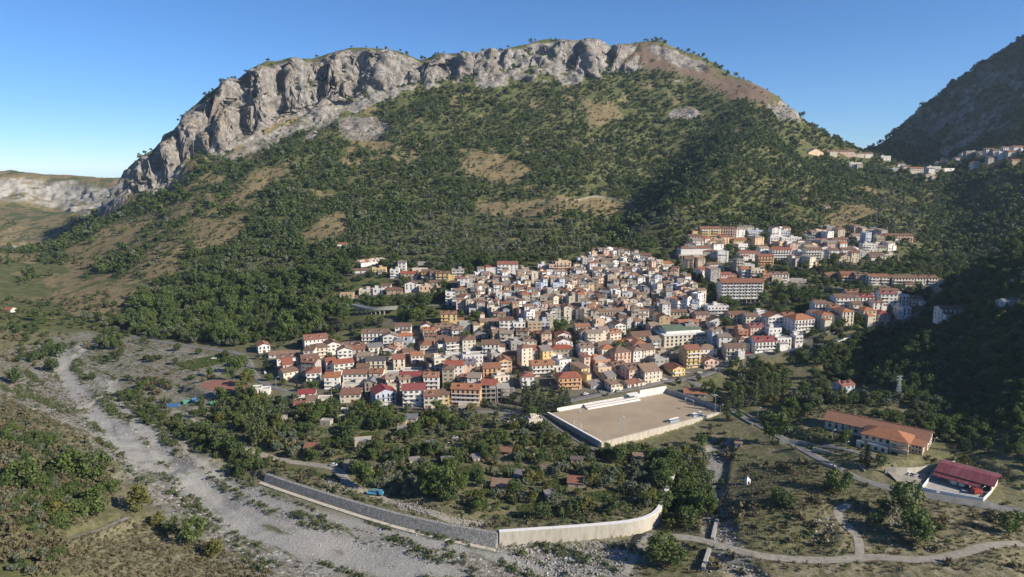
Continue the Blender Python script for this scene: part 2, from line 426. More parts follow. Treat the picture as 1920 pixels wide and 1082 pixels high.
DRYP = [PP(p) for p in ([(130,470),(200,430),(290,400),(300,412),(220,470),(140,520)], [(270,480),(330,430),(350,470),(330,510),(280,530),(240,520)],
        [(420,380),(470,335),(520,315),(545,330),(500,350),(440,385)], [(860,300),(900,275),(960,290),(1000,325),(960,350),(870,330)], [(360,430),(440,400),(470,420),(420,460),(360,480)],
        [(1376,178),(1420,178),(1424,186),(1380,186)], [(1090,205),(1150,190),(1170,230),(1110,240)], [(560,440),(640,400),(660,420),(600,470)], [(80,560),(200,530),(260,540),(230,600),(120,590)],
        [(890,380),(1000,375),(1130,372),(1200,385),(1130,410),(1000,410),(900,400)], [(1500,440),(1600,380),(1640,400),(1560,450)], [(640,255),(700,262),(760,280),(690,290)])]
REDP = PP([(1000,96),(1062,84),(1110,84),(1200,84),(1300,108),(1400,156),(1480,196),(1440,200),(1380,178),(1290,140),(1200,128),(1130,104)])
PALEP = [PP([(2,350),(50,345),(120,354),(205,358),(205,386),(120,386),(60,380),(2,378)]), PP([(2,430),(40,425),(80,450),(40,470),(2,472)])]
TERR_POLY = PP([(120,1079),(105,1005),(200,985),(245,962),(320,985),(440,1040),(520,1079)])
VALE_POLY = PP([(2,655),(90,632),(160,622),(240,630),(330,645),(450,668),(480,735),(370,770),(250,735),(190,690),(100,640),(90,690),(2,700)])
def zones(X, Y, Z, N):
    x = X.ravel(); y = Y.ravel(); z = Z.ravel(); nz = N[..., 2].ravel()
    blot = fbm2(x / 30, y / 30, 4, 41); fine = fbm2(x / 9, y / 9, 3, 44)
    rock = sstep(0.70, 0.56, nz + 0.07 * blot) * sstep(1150, 1280, y)
    ct, cw, _ = cliff_par(x, y)
    rock = np.maximum(rock, cw * sstep(-0.05, 0.2, ct + 0.3 * blot) * sstep(1.5, 1.1, ct - 0.3 * blot) * np.maximum(sstep(0.95, 0.74, nz + .08 * fine), sstep(.7, .85, ct)))
    rock = np.maximum(rock, (.40 + .28 * blot) * sstep(.88, .78, nz + .10 * blot + .05 * fine) * sstep(880, 960, x) * sstep(1400, 1480, y) * sstep(190, 230, z))
    for p in ROCKP: rock = np.maximum(rock, sstep(12, -14, poly_edge(p, x, y, 20) + 16 * blot) * 0.9)
    dry = sstep(0.28, 0.6, blot + 0.3 * fine) * sstep(40, 90, z) * 0.8
    leftm = .75 * sstep(-250, -520, x) * sstep(760, 900, y)
    dry = np.maximum(dry, leftm * sstep(-0.15, 0.35, blot + 0.2 * fine))
    dry = np.maximum(dry, sstep(-850, -950, x) * sstep(1250, 1350, y) * sstep(-.35, .2, blot))
    for p in DRYP: dry = np.maximum(dry, sstep(14, -16, poly_edge(p, x, y, 30) + 18 * blot))
    red = sstep(30, -20, poly_edge(REDP, x, y, 60) + 25 * blot)
    pale = np.zeros_like(x)
    for p in PALEP: pale = np.maximum(pale, sstep(16, -10, poly_edge(p, x, y, 30) + 12 * blot))
    pale = np.maximum(pale, sstep(-1300, -1500, x) * sstep(1700, 1900, y) * sstep(0.93, 0.8, nz))
    river = sstep(10, -8, poly_edge(RIVER_POLY, x, y, 30) + 8 * blot)
    river = np.maximum(river, sstep(640, 560, y) * sstep(-170, -230, x) * sstep(6, 3, z) * 0.5)
    river = np.maximum(river, (.62 + .5 * fine) * sstep(8, -14, poly_edge(VALE_POLY, x, y, 30) + 14 * blot))
    river = np.clip(river, 0, 1)
    chan = np.zeros_like(x)
    for ln, w in zip(CHANNELS, CHAN_W):
        d, _ = seg_dist(ln, x, y, w * 2.2); chan = np.maximum(chan, sstep(w * 1.3, w * 0.4, d + 1.1 * w * fine))
    town = sstep(12, -6, poly_edge(TOWN_POLY, x, y, 20) + 6 * blot)
    gard = sstep(8, -8, poly_edge(GARDEN_POLY, x, y, 20) + 5 * blot)
    quarry = sstep(120, 150, x) * sstep(330, 300, y)
    quarry = np.maximum(quarry, sstep(60, 80, x) * sstep(285, 270, y))
    quarry = np.maximum(quarry, sstep(8, -10, poly_edge(TERR_POLY, x, y, 20) + 6 * blot))

    quarry = np.maximum(quarry, .8 * sstep(22, 12, z) * sstep(700, 660, y) * (0.75 + .5 * blot))
    quarry = np.clip(quarry, 0, 1)
    dst, _ = seg_dist(STREAM, x, y, 16); river = np.maximum(river, sstep(8, 4, dst + 3 * fine)); chan = np.maximum(chan, .6 * sstep(5, 2, dst + 3 * fine))
    A = np.stack([rock, dry, river, town], -1); B = np.stack([red, pale, chan, np.maximum(gard * 0.5, quarry)], -1)
    return A, B
def cliff_relief(X, Y, Z, N, A, B):
    """broken rock: the steep faces are pushed in and out along their normals"""
    RK = np.maximum(A[:, 0], B[:, 1]).reshape(X.shape); m = RK > 0.04
    # widen by blur so relief fades in
    w = RK.copy()
    for _ in range(3):
        w[1:-1, 1:-1] = (w[:-2, 1:-1] + w[2:, 1:-1] + w[1:-1, :-2] + w[1:-1, 2:] + 2 * w[1:-1, 1:-1]) / 6
    x, y, z = X[m], Y[m], Z[m]
    def r3(f, fz, seed): return 1 - np.abs(vnoise3(x / f, y / f, z / fz, seed) * 2 - 1) * 2
    def n3(f, fz, seed): return vnoise3(x / f, y / f, z / fz, seed) * 2 - 1
    def blk(f, fz, seed, k): return np.floor((n3(f, fz, seed) + .35 * n3(f / 3, fz / 3, seed + 20)) * k) / k      # broken blocks with sharp edges
    zt = z + 0.35 * x                                                                                        # beds dip to the left
    bed = vnoise3(x / 90, y / 90, zt / 9, 12) * 2 - 1
    d = 9 * r3(80, 150, 1) - 5 * r3(36, 60, 2) + 10 * blk(44, 40, 3, 3.0) + 5.5 * blk(17, 15, 4, 3.0) + 2.5 * blk(8, 6, 14, 2.0) + 2.4 * n3(6, 8, 5) + 2.2 * bed + 1.2 * n3(3, 4, 7)
    n = N[m]
    hd = n.copy(); hd[:, 2] *= 0.35
    hd /= np.linalg.norm(hd, axis=1, keepdims=True)
    k = (d * w[m])[:, None] * hd
    X[m] += k[:, 0]; Y[m] += k[:, 1]; Z[m] += k[:, 2] * 0.6
TA, TB = zones(TX, TY, TZ, TN)
cliff_relief(TX, TY, TZ, TN, TA, TB)

def grid_faces(ni, nj):
    i, j = np.meshgrid(np.arange(ni - 1), np.arange(nj - 1), indexing='ij')
    a = (i * nj + j).ravel()
    return np.stack([a, a + nj, a + nj + 1, a + 1], 1)
def fast_mesh(name, V, F, smooth=False):
    """mesh from arrays; F is an (n,4) or (n,3) array"""
    me = bpy.data.meshes.new(name)
    V = np.asarray(V, np.float32); F = np.asarray(F, np.int32); k = F.shape[1]
    me.vertices.add(len(V)); me.vertices.foreach_set('co', V.ravel())
    me.loops.add(F.size); me.loops.foreach_set('vertex_index', F.ravel())
    me.polygons.add(len(F)); me.polygons.foreach_set('loop_start', np.arange(0, F.size, k, dtype=np.int32))
    if smooth: me.polygons.foreach_set('use_smooth', np.ones(len(F), bool))
    me.update(calc_edges=True)
    return me
def link(name, data, parent=None, kind=None, label=None, cat=None, group=None):
    o = bpy.data.objects.new(name, data)
    COL.objects.link(o)
    if parent is not None: o.parent = parent
    if kind: o['kind'] = kind
    if label: o['label'] = label
    if cat: o['category'] = cat
    if group: o['group'] = group
    return o
# ------------------------------------------------------------------ materials
class NT:
    def __init__(s, name, rough=0.85, spec=0.2):
        s.m = bpy.data.materials.new(name); s.m.use_nodes = True
        s.n = s.m.node_tree.nodes; s.l = s.m.node_tree.links
        s.b = s.n['Principled BSDF']
        s.b.inputs['Roughness'].default_value = rough
        s.b.inputs['Specular IOR Level'].default_value = spec
        s._pos = None
    def new(s, t, **kw):
        n = s.n.new(t)
        for k, v in kw.items(): setattr(n, k, v)
        return n
    def pos(s):
        if s._pos is None: s._pos = s.new('ShaderNodeNewGeometry').outputs['Position']
        return s._pos
    def obj(s): return s.new('ShaderNodeTexCoord').outputs['Object']
    def noise(s, scale, detail=4, vec=None, rough=0.6, stretch=None):
        v = vec if vec is not None else s.pos()
        if stretch:
            mp = s.new('ShaderNodeMapping'); mp.inputs['Scale'].default_value = stretch[:3]
            if len(stretch) > 3: mp.inputs['Rotation'].default_value[2] = stretch[3]
            s.l.new(v, mp.inputs[0]); v = mp.outputs[0]
        n = s.new('ShaderNodeTexNoise'); n.inputs['Scale'].default_value = scale; n.inputs['Detail'].default_value = detail; n.inputs['Roughness'].default_value = rough
        s.l.new(v, n.inputs['Vector'])
        return n.outputs['Fac']
    def voro(s, scale, vec=None, feature='F1', out='Distance'):
        n = s.new('ShaderNodeTexVoronoi'); n.inputs['Scale'].default_value = scale; n.feature = feature
        s.l.new(vec if vec is not None else s.pos(), n.inputs['Vector'])
        return n.outputs[out]
    def ramp(s, fac, stops):
        r = s.new('ShaderNodeValToRGB'); e = r.color_ramp.elements
        while len(e) < len(stops): e.new(0.5)
        for el, (p, c) in zip(e, stops):
            el.position = p; el.color = (*c, 1) if len(c) == 3 else c
        s.l.new(fac, r.inputs[0]); return r.outputs[0]
    def gray(s, fac, p0, p1):
        n = s.new('ShaderNodeMapRange'); n.inputs[1].default_value = p0; n.inputs[2].default_value = p1
        n.interpolation_type = 'SMOOTHSTEP'
        s.l.new(fac, n.inputs[0]); return n.outputs[0]
    def mix(s, f, a, b, mode='MIX'):
        n = s.new('ShaderNodeMix'); n.data_type = 'RGBA'; n.blend_type = mode
        for k, v in ((0, f), (6, a), (7, b)):
            if hasattr(v, 'is_linked') or hasattr(v, 'links'): s.l.new(v, n.inputs[k])
            elif k == 0: n.inputs[0].default_value = v
            else: n.inputs[k].default_value = (*v, 1)
        return n.outputs[2]
    def math(s, op, a, b=0.0):
        n = s.new('ShaderNodeMath'); n.operation = op
        for k, v in ((0, a), (1, b)):
            if hasattr(v, 'links'): s.l.new(v, n.inputs[k])
            else: n.inputs[k].default_value = v
        return n.outputs[0]
    def col(s, c):
        if hasattr(c, 'links'): s.l.new(c, s.b.inputs['Base Color'])
        else: s.b.inputs['Base Color'].default_value = (*c, 1)
        return s
    def bump(s, fac, strength=0.5, dist=0.1):
        n = s.new('ShaderNodeBump'); n.inputs['Strength'].default_value = strength; n.inputs['Distance'].default_value = dist
        s.l.new(fac, n.inputs['Height']); s.l.new(n.outputs[0], s.b.inputs['Normal'])
        return s
    def rand(s): return s.new('ShaderNodeObjectInfo').outputs['Random']
MAT = {}
def mat_terrain():
    t = NT('land', 0.95, 0.1)
    def att(name):
        a = t.new('ShaderNodeAttribute'); a.attribute_name = name
        sp = t.new('ShaderNodeSeparateColor'); t.l.new(a.outputs['Color'], sp.inputs[0])
        return sp.outputs[0], sp.outputs[1], sp.outputs[2], a.outputs['Alpha']
    rock, dry, river, town = att('zone_a'); red, pale, chan, quarry = att('zone_b')
    nL = t.noise(0.02, 5); nM = t.noise(0.11, 5); nF = t.noise(0.9, 4); nXF = t.noise(3.2, 3)
    scrub = t.ramp(t.math('ADD', t.math('MULTIPLY', nM, .6), t.math('MULTIPLY', nF, .4)), [(0.34, (0.048, 0.060, 0.022)), (0.5, (0.088, 0.098, 0.038)), (0.64, (0.155, 0.145, 0.07))])
    dryc = t.ramp(t.math('ADD', t.math('MULTIPLY', nM, .45), t.math('MULTIPLY', nF, .55)), [(0.34, (0.095, 0.082, 0.038)), (0.48, (0.175, 0.138, 0.07)), (0.62, (0.25, 0.20, 0.115))])
    c = t.mix(t.gray(t.math('ADD', dry, t.math('MULTIPLY', t.math('SUBTRACT', nM, .5), .9)), 0.3, 0.7), scrub, dryc)
    # garden / quarry earth
    earth = t.ramp(t.noise(0.35, 6, rough=.7), [(0.30, (0.068, 0.072, 0.032)), (0.43, (0.13, 0.122, 0.064)), (0.55, (0.20, 0.175, 0.108)), (0.7, (0.29, 0.265, 0.205))])
    c = t.mix(quarry, c, earth)
    # river gravel: stones, dry tufts, bands of green along the flow
    stone = t.voro(1.1, out='Color'); sv = t.new('ShaderNodeSeparateColor'); t.l.new(stone, sv.inputs[0])
    grav = t.ramp(sv.outputs[0], [(0.0, (0.13, 0.125, 0.11)), (0.55, (0.22, 0.212, 0.188)), (0.9, (0.31, 0.30, 0.27)), (1.0, (0.58, 0.565, 0.53))])
    tuft = t.gray(t.math('ADD', t.math('MULTIPLY', t.noise(0.5, 5), 0.6), t.math('MULTIPLY', t.noise(0.045, 3), 0.4)), 0.47, 0.58)
    grav = t.mix(t.math('MULTIPLY', tuft, 0.42), grav, t.mix(nF, (0.075, 0.068, 0.03), (0.17, 0.135, 0.075)))
    fm = t.new('ShaderNodeMapping'); fm.vector_type = 'TEXTURE'; fm.inputs['Rotation'].default_value[2] = -0.68; fm.inputs['Scale'].default_value = (7, 1, 1); t.l.new(t.pos(), fm.inputs[0])
    band = t.gray(t.noise(0.16, 5, vec=fm.outputs[0]), 0.56, 0.62)
    pale_bar = t.gray(t.noise(0.11, 4, vec=fm.outputs[0]), 0.52, 0.64)
    grav = t.mix(t.math('MULTIPLY', pale_bar, .75), grav, t.mix(nF, (0.19, 0.183, 0.165), (0.33, 0.32, 0.29)))
    grav = t.mix(t.math('MULTIPLY', band, 0.8), grav, t.mix(nF, (0.045, 0.06, 0.02), (0.11, 0.12, 0.045)))
    chc = t.ramp(t.noise(1.6, 5), [(0.3, (0.19, 0.184, 0.168)), (0.5, (0.275, 0.267, 0.245)), (0.7, (0.39, 0.38, 0.355))])
    grav = t.mix(chan, grav, chc)
    c = t.mix(river, c, grav)
    # town ground
    c = t.mix(t.math('MULTIPLY', town, 0.85), c, t.ramp(nM, [(0.3, (0.075, 0.07, 0.062)), (0.6, (0.14, 0.125, 0.105)), (0.72, (0.10, 0.10, 0.05))]))
    # burnt red-brown crest
    c = t.mix(t.math('MULTIPLY', red, 0.92), c, t.ramp(nF, [(0.3, (0.085, 0.058, 0.040)), (0.5, (0.16, 0.105, 0.075)), (0.64, (0.26, 0.20, 0.155)), (0.72, (0.34, 0.30, 0.26))]))
    # rock
    rk = t.ramp(t.noise(0.10, 8, rough=0.68, stretch=(1, 1, 0.45)), [(0.28, (0.125, 0.113, 0.10)), (0.43, (0.25, 0.23, 0.205)), (0.58, (0.36, 0.335, 0.305)), (0.74, (0.48, 0.455, 0.42))])
    mp = t.new('ShaderNodeMapping'); mp.inputs['Scale'].default_value = (1, 1, .5); t.l.new(t.pos(), mp.inputs[0])
    crack = t.gray(t.voro(0.16, mp.outputs[0], 'DISTANCE_TO_EDGE'), 0.0, 0.10)
    rk = t.mix(t.math('MULTIPLY', t.math('SUBTRACT', 1.0, crack), .55), rk, (0.10, 0.085, 0.07))
    ochre = t.gray(t.noise(0.022, 4, stretch=(1, 1, 0.3)), 0.55, 0.68)
    rk = t.mix(t.math('MULTIPLY', ochre, 0.35), rk, (0.27, 0.185, 0.11))
    geo = t.new('ShaderNodeNewGeometry'); sn = t.new('ShaderNodeSeparateXYZ'); t.l.new(geo.outputs['Normal'], sn.inputs[0])
    ledge = t.math('MULTIPLY', t.gray(sn.outputs[2], 0.55, 0.8), t.gray(nM, 0.42, 0.55))
    rk = t.mix(t.math('MULTIPLY', ledge, .6), rk, (0.115, 0.105, 0.06))
    c = t.mix(t.gray(rock, 0.3, 0.62), c, rk)
    pl = t.ramp(t.noise(0.05, 7, stretch=(1, 1, 0.4)), [(0.3, (0.16, 0.15, 0.125)), (0.5, (0.30, 0.285, 0.25)), (0.7, (0.43, 0.41, 0.37))])
    c = t.mix(t.math('MULTIPLY', pale, t.gray(sn.outputs[2], 0.97, 0.8)), c, pl)
    t.col(c)
    bh = t.math('ADD', t.math('MULTIPLY', nF, 0.5), t.math('MULTIPLY', nXF, 0.25))
    bh = t.math('ADD', bh, t.math('MULTIPLY', t.math('MULTIPLY', t.noise(0.25, 6, rough=0.75), rock), 6.0))
    t.bump(bh, 0.7, 1.0)
    return t.m
def mat_simple(name, stops, scale=0.6, rough=0.85, spec=0.2, bump=0.0, detail=5, stretch=None, space='pos'):
    t = NT(name, rough, spec)
    v = t.obj() if space == 'obj' else None
    n = t.noise(scale, detail, vec=v, stretch=stretch)
    k = len(stops)
    t.col(t.ramp(n, [(0.3 + 0.4 * i / max(1, k - 1), c) for i, c in enumerate(stops)]))
    if bump: t.bump(n, bump, 0.2)
    return t.m
def mat_leaf(name, c0, c1, c2, rough=0.65):
    """foliage: hue differs from plant to plant and from clump to clump"""
    t = NT(name, rough, 0.25)
    r = t.rand()
    a = t.mix(r, c0, c1)
    c = t.mix(t.gray(t.noise(0.55, 3), 0.35, 0.68), a, c2)
    c = t.mix(t.math('MULTIPLY', t.noise(0.035, 2), 0.45), c, c0)
    t.col(c)
    tr = t.new('ShaderNodeBsdfTranslucent'); t.l.new(c, tr.inputs[0])
    mx = t.new('ShaderNodeMixShader'); mx.inputs[0].default_value = 0.30
    out = t.n['Material Output']
    t.l.new(t.b.outputs[0], mx.inputs[1]); t.l.new(tr.outputs[0], mx.inputs[2]); t.l.new(mx.outputs[0], out.inputs[0])
    return t.m
MAT['land'] = mat_terrain()
terrain_me = fast_mesh('land', np.stack([TX, TY, TZ], -1).reshape(-1, 3), grid_faces(*TX.shape), True)
for nm, arr in (('zone_a', TA), ('zone_b', TB)):
    at = terrain_me.attributes.new(nm, 'FLOAT_COLOR', 'POINT')
    at.data.foreach_set('color', arr.astype(np.float32).ravel())
terrain_me.materials.append(MAT['land'])
link('terrain', terrain_me, kind='structure')
# ------------------------------------------------------------------ building materials
WALLC = {'white': (0.68, 0.655, 0.61), 'cream': (0.62, 0.55, 0.43), 'yellow': (0.60, 0.45, 0.21), 'orange': (0.56, 0.34, 0.18), 'pink': (0.60, 0.42, 0.34),
         'grey': (0.34, 0.32, 0.29), 'tan': (0.40, 0.29, 0.18), 'peach': (0.62, 0.45, 0.30), 'blue': (0.42, 0.46, 0.52), 'terracotta': (0.42, 0.20, 0.12),
         'brick': (0.42, 0.19, 0.10), 'stone': (0.38, 0.33, 0.26), 'green': (0.48, 0.52, 0.40), 'dark': (0.15, 0.12, 0.10)}
ROOFC = {'orange': (0.38, 0.15, 0.07), 'red': (0.30, 0.085, 0.05), 'brown': (0.17, 0.095, 0.065), 'tan': (0.26, 0.17, 0.115), 'crimson': (0.25, 0.045, 0.05),
         'grey': (0.23, 0.22, 0.21), 'darkgrey': (0.085, 0.08, 0.08), 'rust': (0.25, 0.105, 0.06), 'greenroof': (0.11, 0.17, 0.11), 'slate': (0.15, 0.17, 0.20), 'oldtile': (0.30, 0.235, 0.18)}
ROOFW = {'orange': 'orange tile', 'red': 'red tile', 'brown': 'brown tile', 'tan': 'tan tile', 'crimson': 'crimson', 'grey': 'grey', 'darkgrey': 'dark grey', 'rust': 'rust brown tile', 'greenroof': 'green', 'slate': 'slate grey', 'oldtile': 'pale weathered tile'}
def mat_wall(name, c):
    t = NT('plaster_' + name, 0.9, 0.15)
    d = tuple(v * 0.62 for v in c); l = tuple(min(0.8, v * 1.08) for v in c)
    n = t.noise(0.5, 6, stretch=(1, 1, 0.28), rough=0.65)
    cc = t.ramp(n, [(0.30, d), (0.46, c), (0.7, l)])
    r = t.rand()
    cc = t.mix(t.math('MULTIPLY', r, 0.22), cc, (0.45, 0.38, 0.30))
    t.col(cc); t.bump(t.noise(3.0, 3), 0.2, 0.05)
    return t.m
def mat_roof(name, c):
    t = NT('roof_' + name, 0.85, 0.2)
    o = t.obj()
    w = t.new('ShaderNodeTexWave'); w.inputs['Scale'].default_value = 1.1; w.inputs['Distortion'].default_value = 0.6; w.bands_direction = 'X'
    t.l.new(o, w.inputs[0])
    n = t.noise(0.55, 6, vec=o, rough=0.7)
    cc = t.ramp(n, [(0.28, tuple(v * 0.55 for v in c)), (0.48, c), (0.68, tuple(v * 1.3 for v in c))])
    cc = t.mix(t.math('MULTIPLY', t.gray(t.noise(2.4, 3, vec=o), 0.5, 0.72), 0.45), cc, (0.28, 0.21, 0.15))
    cc = t.mix(t.math('MULTIPLY', t.rand(), 0.5), cc, (0.20, 0.15, 0.12))
    cc = t.mix(t.math('MULTIPLY', w.outputs['Fac'], 0.25), cc, tuple(v * 0.4 for v in c))
    t.col(cc); t.bump(w.outputs['Fac'], 0.4, 0.12)
    return t.m
for k, c in WALLC.items(): MAT['w_' + k] = mat_wall(k, c)
for k, c in ROOFC.items(): MAT['r_' + k] = mat_roof(k, c)
_g = NT('window_glass', 0.12, 0.5); _g.col((0.018, 0.022, 0.028)); MAT['glass'] = _g.m
MAT['frame'] = mat_simple('window_frame', [(0.42, 0.38, 0.33), (0.6, 0.57, 0.52)], 2.0, 0.6)
MAT['shutter'] = mat_simple('shutter', [(0.09, 0.055, 0.03), (0.15, 0.09, 0.05)], 3.0, 0.6)
MAT['shutter_green'] = mat_simple('shutter_green', [(0.04, 0.075, 0.05), (0.07, 0.11, 0.075)], 3.0, 0.6)
MAT['door'] = mat_simple('door', [(0.08, 0.05, 0.03), (0.16, 0.10, 0.06)], 3.0, 0.6)
MAT['concrete'] = mat_simple('concrete', [(0.27, 0.25, 0.22), (0.36, 0.34, 0.30), (0.42, 0.40, 0.36)], 0.7, 0.9, bump=0.2, stretch=(1, 1, 0.4))
MAT['terrace'] = mat_simple('terrace', [(0.26, 0.245, 0.22), (0.40, 0.38, 0.35), (0.34, 0.28, 0.23)], 0.35, 0.9)
MAT['metal'] = mat_simple('galvanised', [(0.30, 0.31, 0.32), (0.42, 0.43, 0.44)], 1.0, 0.45, 0.5)
MAT['white_paint'] = mat_simple('white_paint', [(0.62, 0.60, 0.57), (0.76, 0.74, 0.71)], 0.8, 0.7)

# ------------------------------------------------------------------ building geometry (verts, quads/tris as lists)
class G:
    """collects faces for one mesh, with a material slot per face"""
    def __init__(s): s.v = []; s.f = []; s.mi = []
    def add(s, vs, fs, m=0):
        b = len(s.v); s.v += [tuple(p) for p in vs]
        for f in fs: s.f.append([i + b for i in f]); s.mi.append(m)
        return s
    def box(s, x0, y0, z0, x1, y1, z1, m=0):
        return s.add([(x0, y0, z0), (x1, y0, z0), (x1, y1, z0), (x0, y1, z0), (x0, y0, z1), (x1, y0, z1), (x1, y1, z1), (x0, y1, z1)],
                     [(0, 3, 2, 1), (4, 5, 6, 7), (0, 1, 5, 4), (1, 2, 6, 5), (2, 3, 7, 6), (3, 0, 4, 7)], m)
    def beam(s, a, b, w, h=None, m=0):
        """a bar of section w x h from a to b"""
        a = Vector(a); b = Vector(b); d = (b - a)
        up = Vector((0, 0, 1)) if abs(d.normalized().z) < 0.95 else Vector((0, 1, 0))
        sx = d.cross(up).normalized() * (w / 2); sy = sx.cross(d).normalized() * ((h or w) / 2)
        vs = [p + k for p in (a, b) for k in (-sx - sy, sx - sy, sx + sy, -sx + sy)]
        return s.add(vs, [(0, 1, 2, 3), (7, 6, 5, 4), (0, 4, 5, 1), (1, 5, 6, 2), (2, 6, 7, 3), (3, 7, 4, 0)], m)
    def cyl(s, cx, cy, z0, z1, r0, r1=None, n=8, m=0):
        r1 = r0 if r1 is None else r1
        a = [2 * math.pi * k / n for k in range(n)]
        vs = [(cx + r0 * math.cos(t), cy + r0 * math.sin(t), z0) for t in a] + [(cx + r1 * math.cos(t), cy + r1 * math.sin(t), z1) for t in a]
        return s.add(vs, [(k, (k + 1) % n, n + (k + 1) % n, n + k) for k in range(n)] + [tuple(range(n - 1, -1, -1)), tuple(range(n, 2 * n))], m)
    def tube(s, pts, r, n=5, m=0):
        for a, b in zip(pts[:-1], pts[1:]): s.beam(a, b, 2 * r, 2 * r, m)
        return s
    def slab(s, quad, th, m=0):
        """a plate: four (or three) corners, thickened downwards by th"""
        k = len(quad); lo = [(p[0], p[1], p[2] - th) for p in quad]
        fs = [tuple(range(k)), tuple(range(2 * k - 1, k - 1, -1))] + [(i, i + k, (i + 1) % k + k, (i + 1) % k) for i in range(k)]
        return s.add(list(quad) + lo, fs, m)
    def mesh(s, name, mats, smooth=False):
        me = bpy.data.meshes.new(name); me.from_pydata(s.v, [], s.f)
        for m in mats: me.materials.append(MAT[m] if isinstance(m, str) else m)
        if len(mats) > 1: me.polygons.foreach_set('material_index', s.mi)
        if smooth: me.polygons.foreach_set('use_smooth', [True] * len(s.f))
        me.update(); return me
    def xform(s, M):
        s.v = [tuple(M @ Vector(p)) for p in s.v]; return s

def wall_geo(g, w, d, h, roof, rise, deep, m=0):
    x, y = w / 2, d / 2
    g.box(-x, -y, -deep, x, y, h, m)
    if roof == 'gable':       # ridge along x: gable triangles at +-x
        for sx in (-x, x): g.add([(sx, -y, h), (sx, y, h), (sx, 0, h + rise)], [(0, 1, 2) if sx > 0 else (0, 2, 1)], m)
    elif roof == 'gabley':
        for sy in (-y, y): g.add([(-x, sy, h), (x, sy, h), (0, sy, h + rise)], [(0, 1, 2) if sy < 0 else (0, 2, 1)], m)
    elif roof == 'shed':
        g.add([(-x, -y, h), (x, -y, h), (x, y, h), (-x, y, h), (x, y, h + rise), (-x, y, h + rise)], [(1, 2, 4), (0, 5, 3), (2, 3, 5, 4)], m)
    elif roof == 'flat':
        for a in ((-x, -y, x, -y + .25), (-x, y - .25, x, y), (-x, -y + .25, -x + .25, y - .25), (x - .25, -y + .25, x, y - .25)):
            g.box(a[0], a[1], h, a[2], a[3], h + 0.8, m)
def roof_geo(g, w, d, h, roof, rise, o=0.5, m=0):
    x, y = w / 2 + o, d / 2 + o; th = 0.22
    if roof == 'gable':
        k = rise * o / (d / 2); e = h - k + 0.05; r = h + rise + 0.05
        g.slab([(-x, -y, e), (x, -y, e), (x, 0, r), (-x, 0, r)], th, m); g.slab([(x, y, e), (-x, y, e), (-x, 0, r), (x, 0, r)], th, m)
        g.box(-x, -.18, r - .05, x, .18, r + .14, m)
    elif roof == 'gabley':
        k = rise * o / (w / 2); e = h - k + 0.05; r = h + rise + 0.05
        g.slab([(-x, y, e), (-x, -y, e), (0, -y, r), (0, y, r)], th, m); g.slab([(x, -y, e), (x, y, e), (0, y, r), (0, -y, r)], th, m)
        g.box(-.18, -y, r - .05, .18, y, r + .14, m)
    elif roof == 'hip':
        e = h + 0.05; r = h + rise
        if w >= d:
            a, b = (-x + y * .85, 0, r), (x - y * .85, 0, r)
            g.slab([(-x, -y, e), (x, -y, e), b, a], th, m); g.slab([(x, y, e), (-x, y, e), a, b], th, m)
            g.slab([(-x, y, e), (-x, -y, e), a], th, m); g.slab([(x, -y, e), (x, y, e), b], th, m)
        else:
            a, b = (0, -y + x * .85, r), (0, y - x * .85, r)
            g.slab([(-x, y, e), (-x, -y, e), a, b], th, m); g.slab([(x, -y, e), (x, y, e), b, a], th, m)
            g.slab([(-x, -y, e), (x, -y, e), a], th, m); g.slab([(x, y, e), (-x, y, e), b], th, m)
    elif roof == 'shed':
        k = rise * o / d; g.slab([(-x, -y, h - k + .05), (x, -y, h - k + .05), (x, y, h + rise + k + .05), (-x, y, h + rise + k + .05)], th, m)
    elif roof == 'flat':
        g.box(-w / 2 + .252, -d / 2 + .252, h, w / 2 - .252, d / 2 - .252, h + .06, m)
def window_geo(ww=1.15, hh=1.5, shutters=False):
    """facing -y, back at y=0: frame with a recessed pane, sill, optional open shutters; m0 frame m1 pane m2 shutter"""
    g = G(); x = ww / 2; t = 0.12
    g.box(-x, -.10, 0, -x + t, .02, hh, 0); g.box(x - t, -.10, 0, x, .02, hh, 0); g.box(-x + t, -.10, hh - t, x - t, .02, hh, 0); g.box(-x - .1, -.18, -.1, x + .1, .02, 0, 0)
    g.box(-x + t, -.03, 0, x - t, .015, hh - t, 1)
    if shutters:
        g.box(-x - .5, -.07, 0, -x - .02, .01, hh, 2); g.box(x + .02, -.07, 0, x + .5, .01, hh, 2)
    return g
WIN = {'plain': window_geo().mesh('window', ['frame', 'glass']),
       'brown': window_geo(1.1, 1.5, True).mesh('window', ['frame', 'glass', 'shutter']),
       'green': window_geo(1.1, 1.5, True).mesh('window', ['frame', 'glass', 'shutter_green']),
       'big': window_geo(1.9, 2.0).mesh('window', ['frame', 'glass']),
       'tall': window_geo(1.2, 2.2).mesh('window', ['shutter', 'glass']),
       'door': window_geo(1.3, 2.2).mesh('door', ['frame', 'door']),
       'garage': window_geo(2.6, 2.4).mesh('door', ['frame', 'door'])}
_balc = {}
def balcony_mesh(length, mat, rail):
    L = round(length * 2) / 2; key = (L, mat, rail)
    if key not in _balc:
        g = G(); x = L / 2
        g.box(-x, -1.35, -.2, x, 0.02, 0, 0)
        if rail:
            g.box(-x, -1.35, .88, x, -1.29, .94, 1)
            n = max(4, int(L / .5))
            for i in range(n + 1): g.box(-x + (L - .05) * i / n, -1.34, 0, -x + (L - .05) * i / n + .05, -1.30, .88, 1)
        else:
            g.box(-x, -1.35, 0, x, -1.22, .95, 0); g.box(-x, -1.22, 0, -x + .12, 0, .95, 0); g.box(x - .12, -1.22, 0, x, 0, .95, 0)
        _balc[key] = g.mesh('balcony', ['w_' + mat if mat in WALLC else mat, 'shutter'])
    return _balc[key]
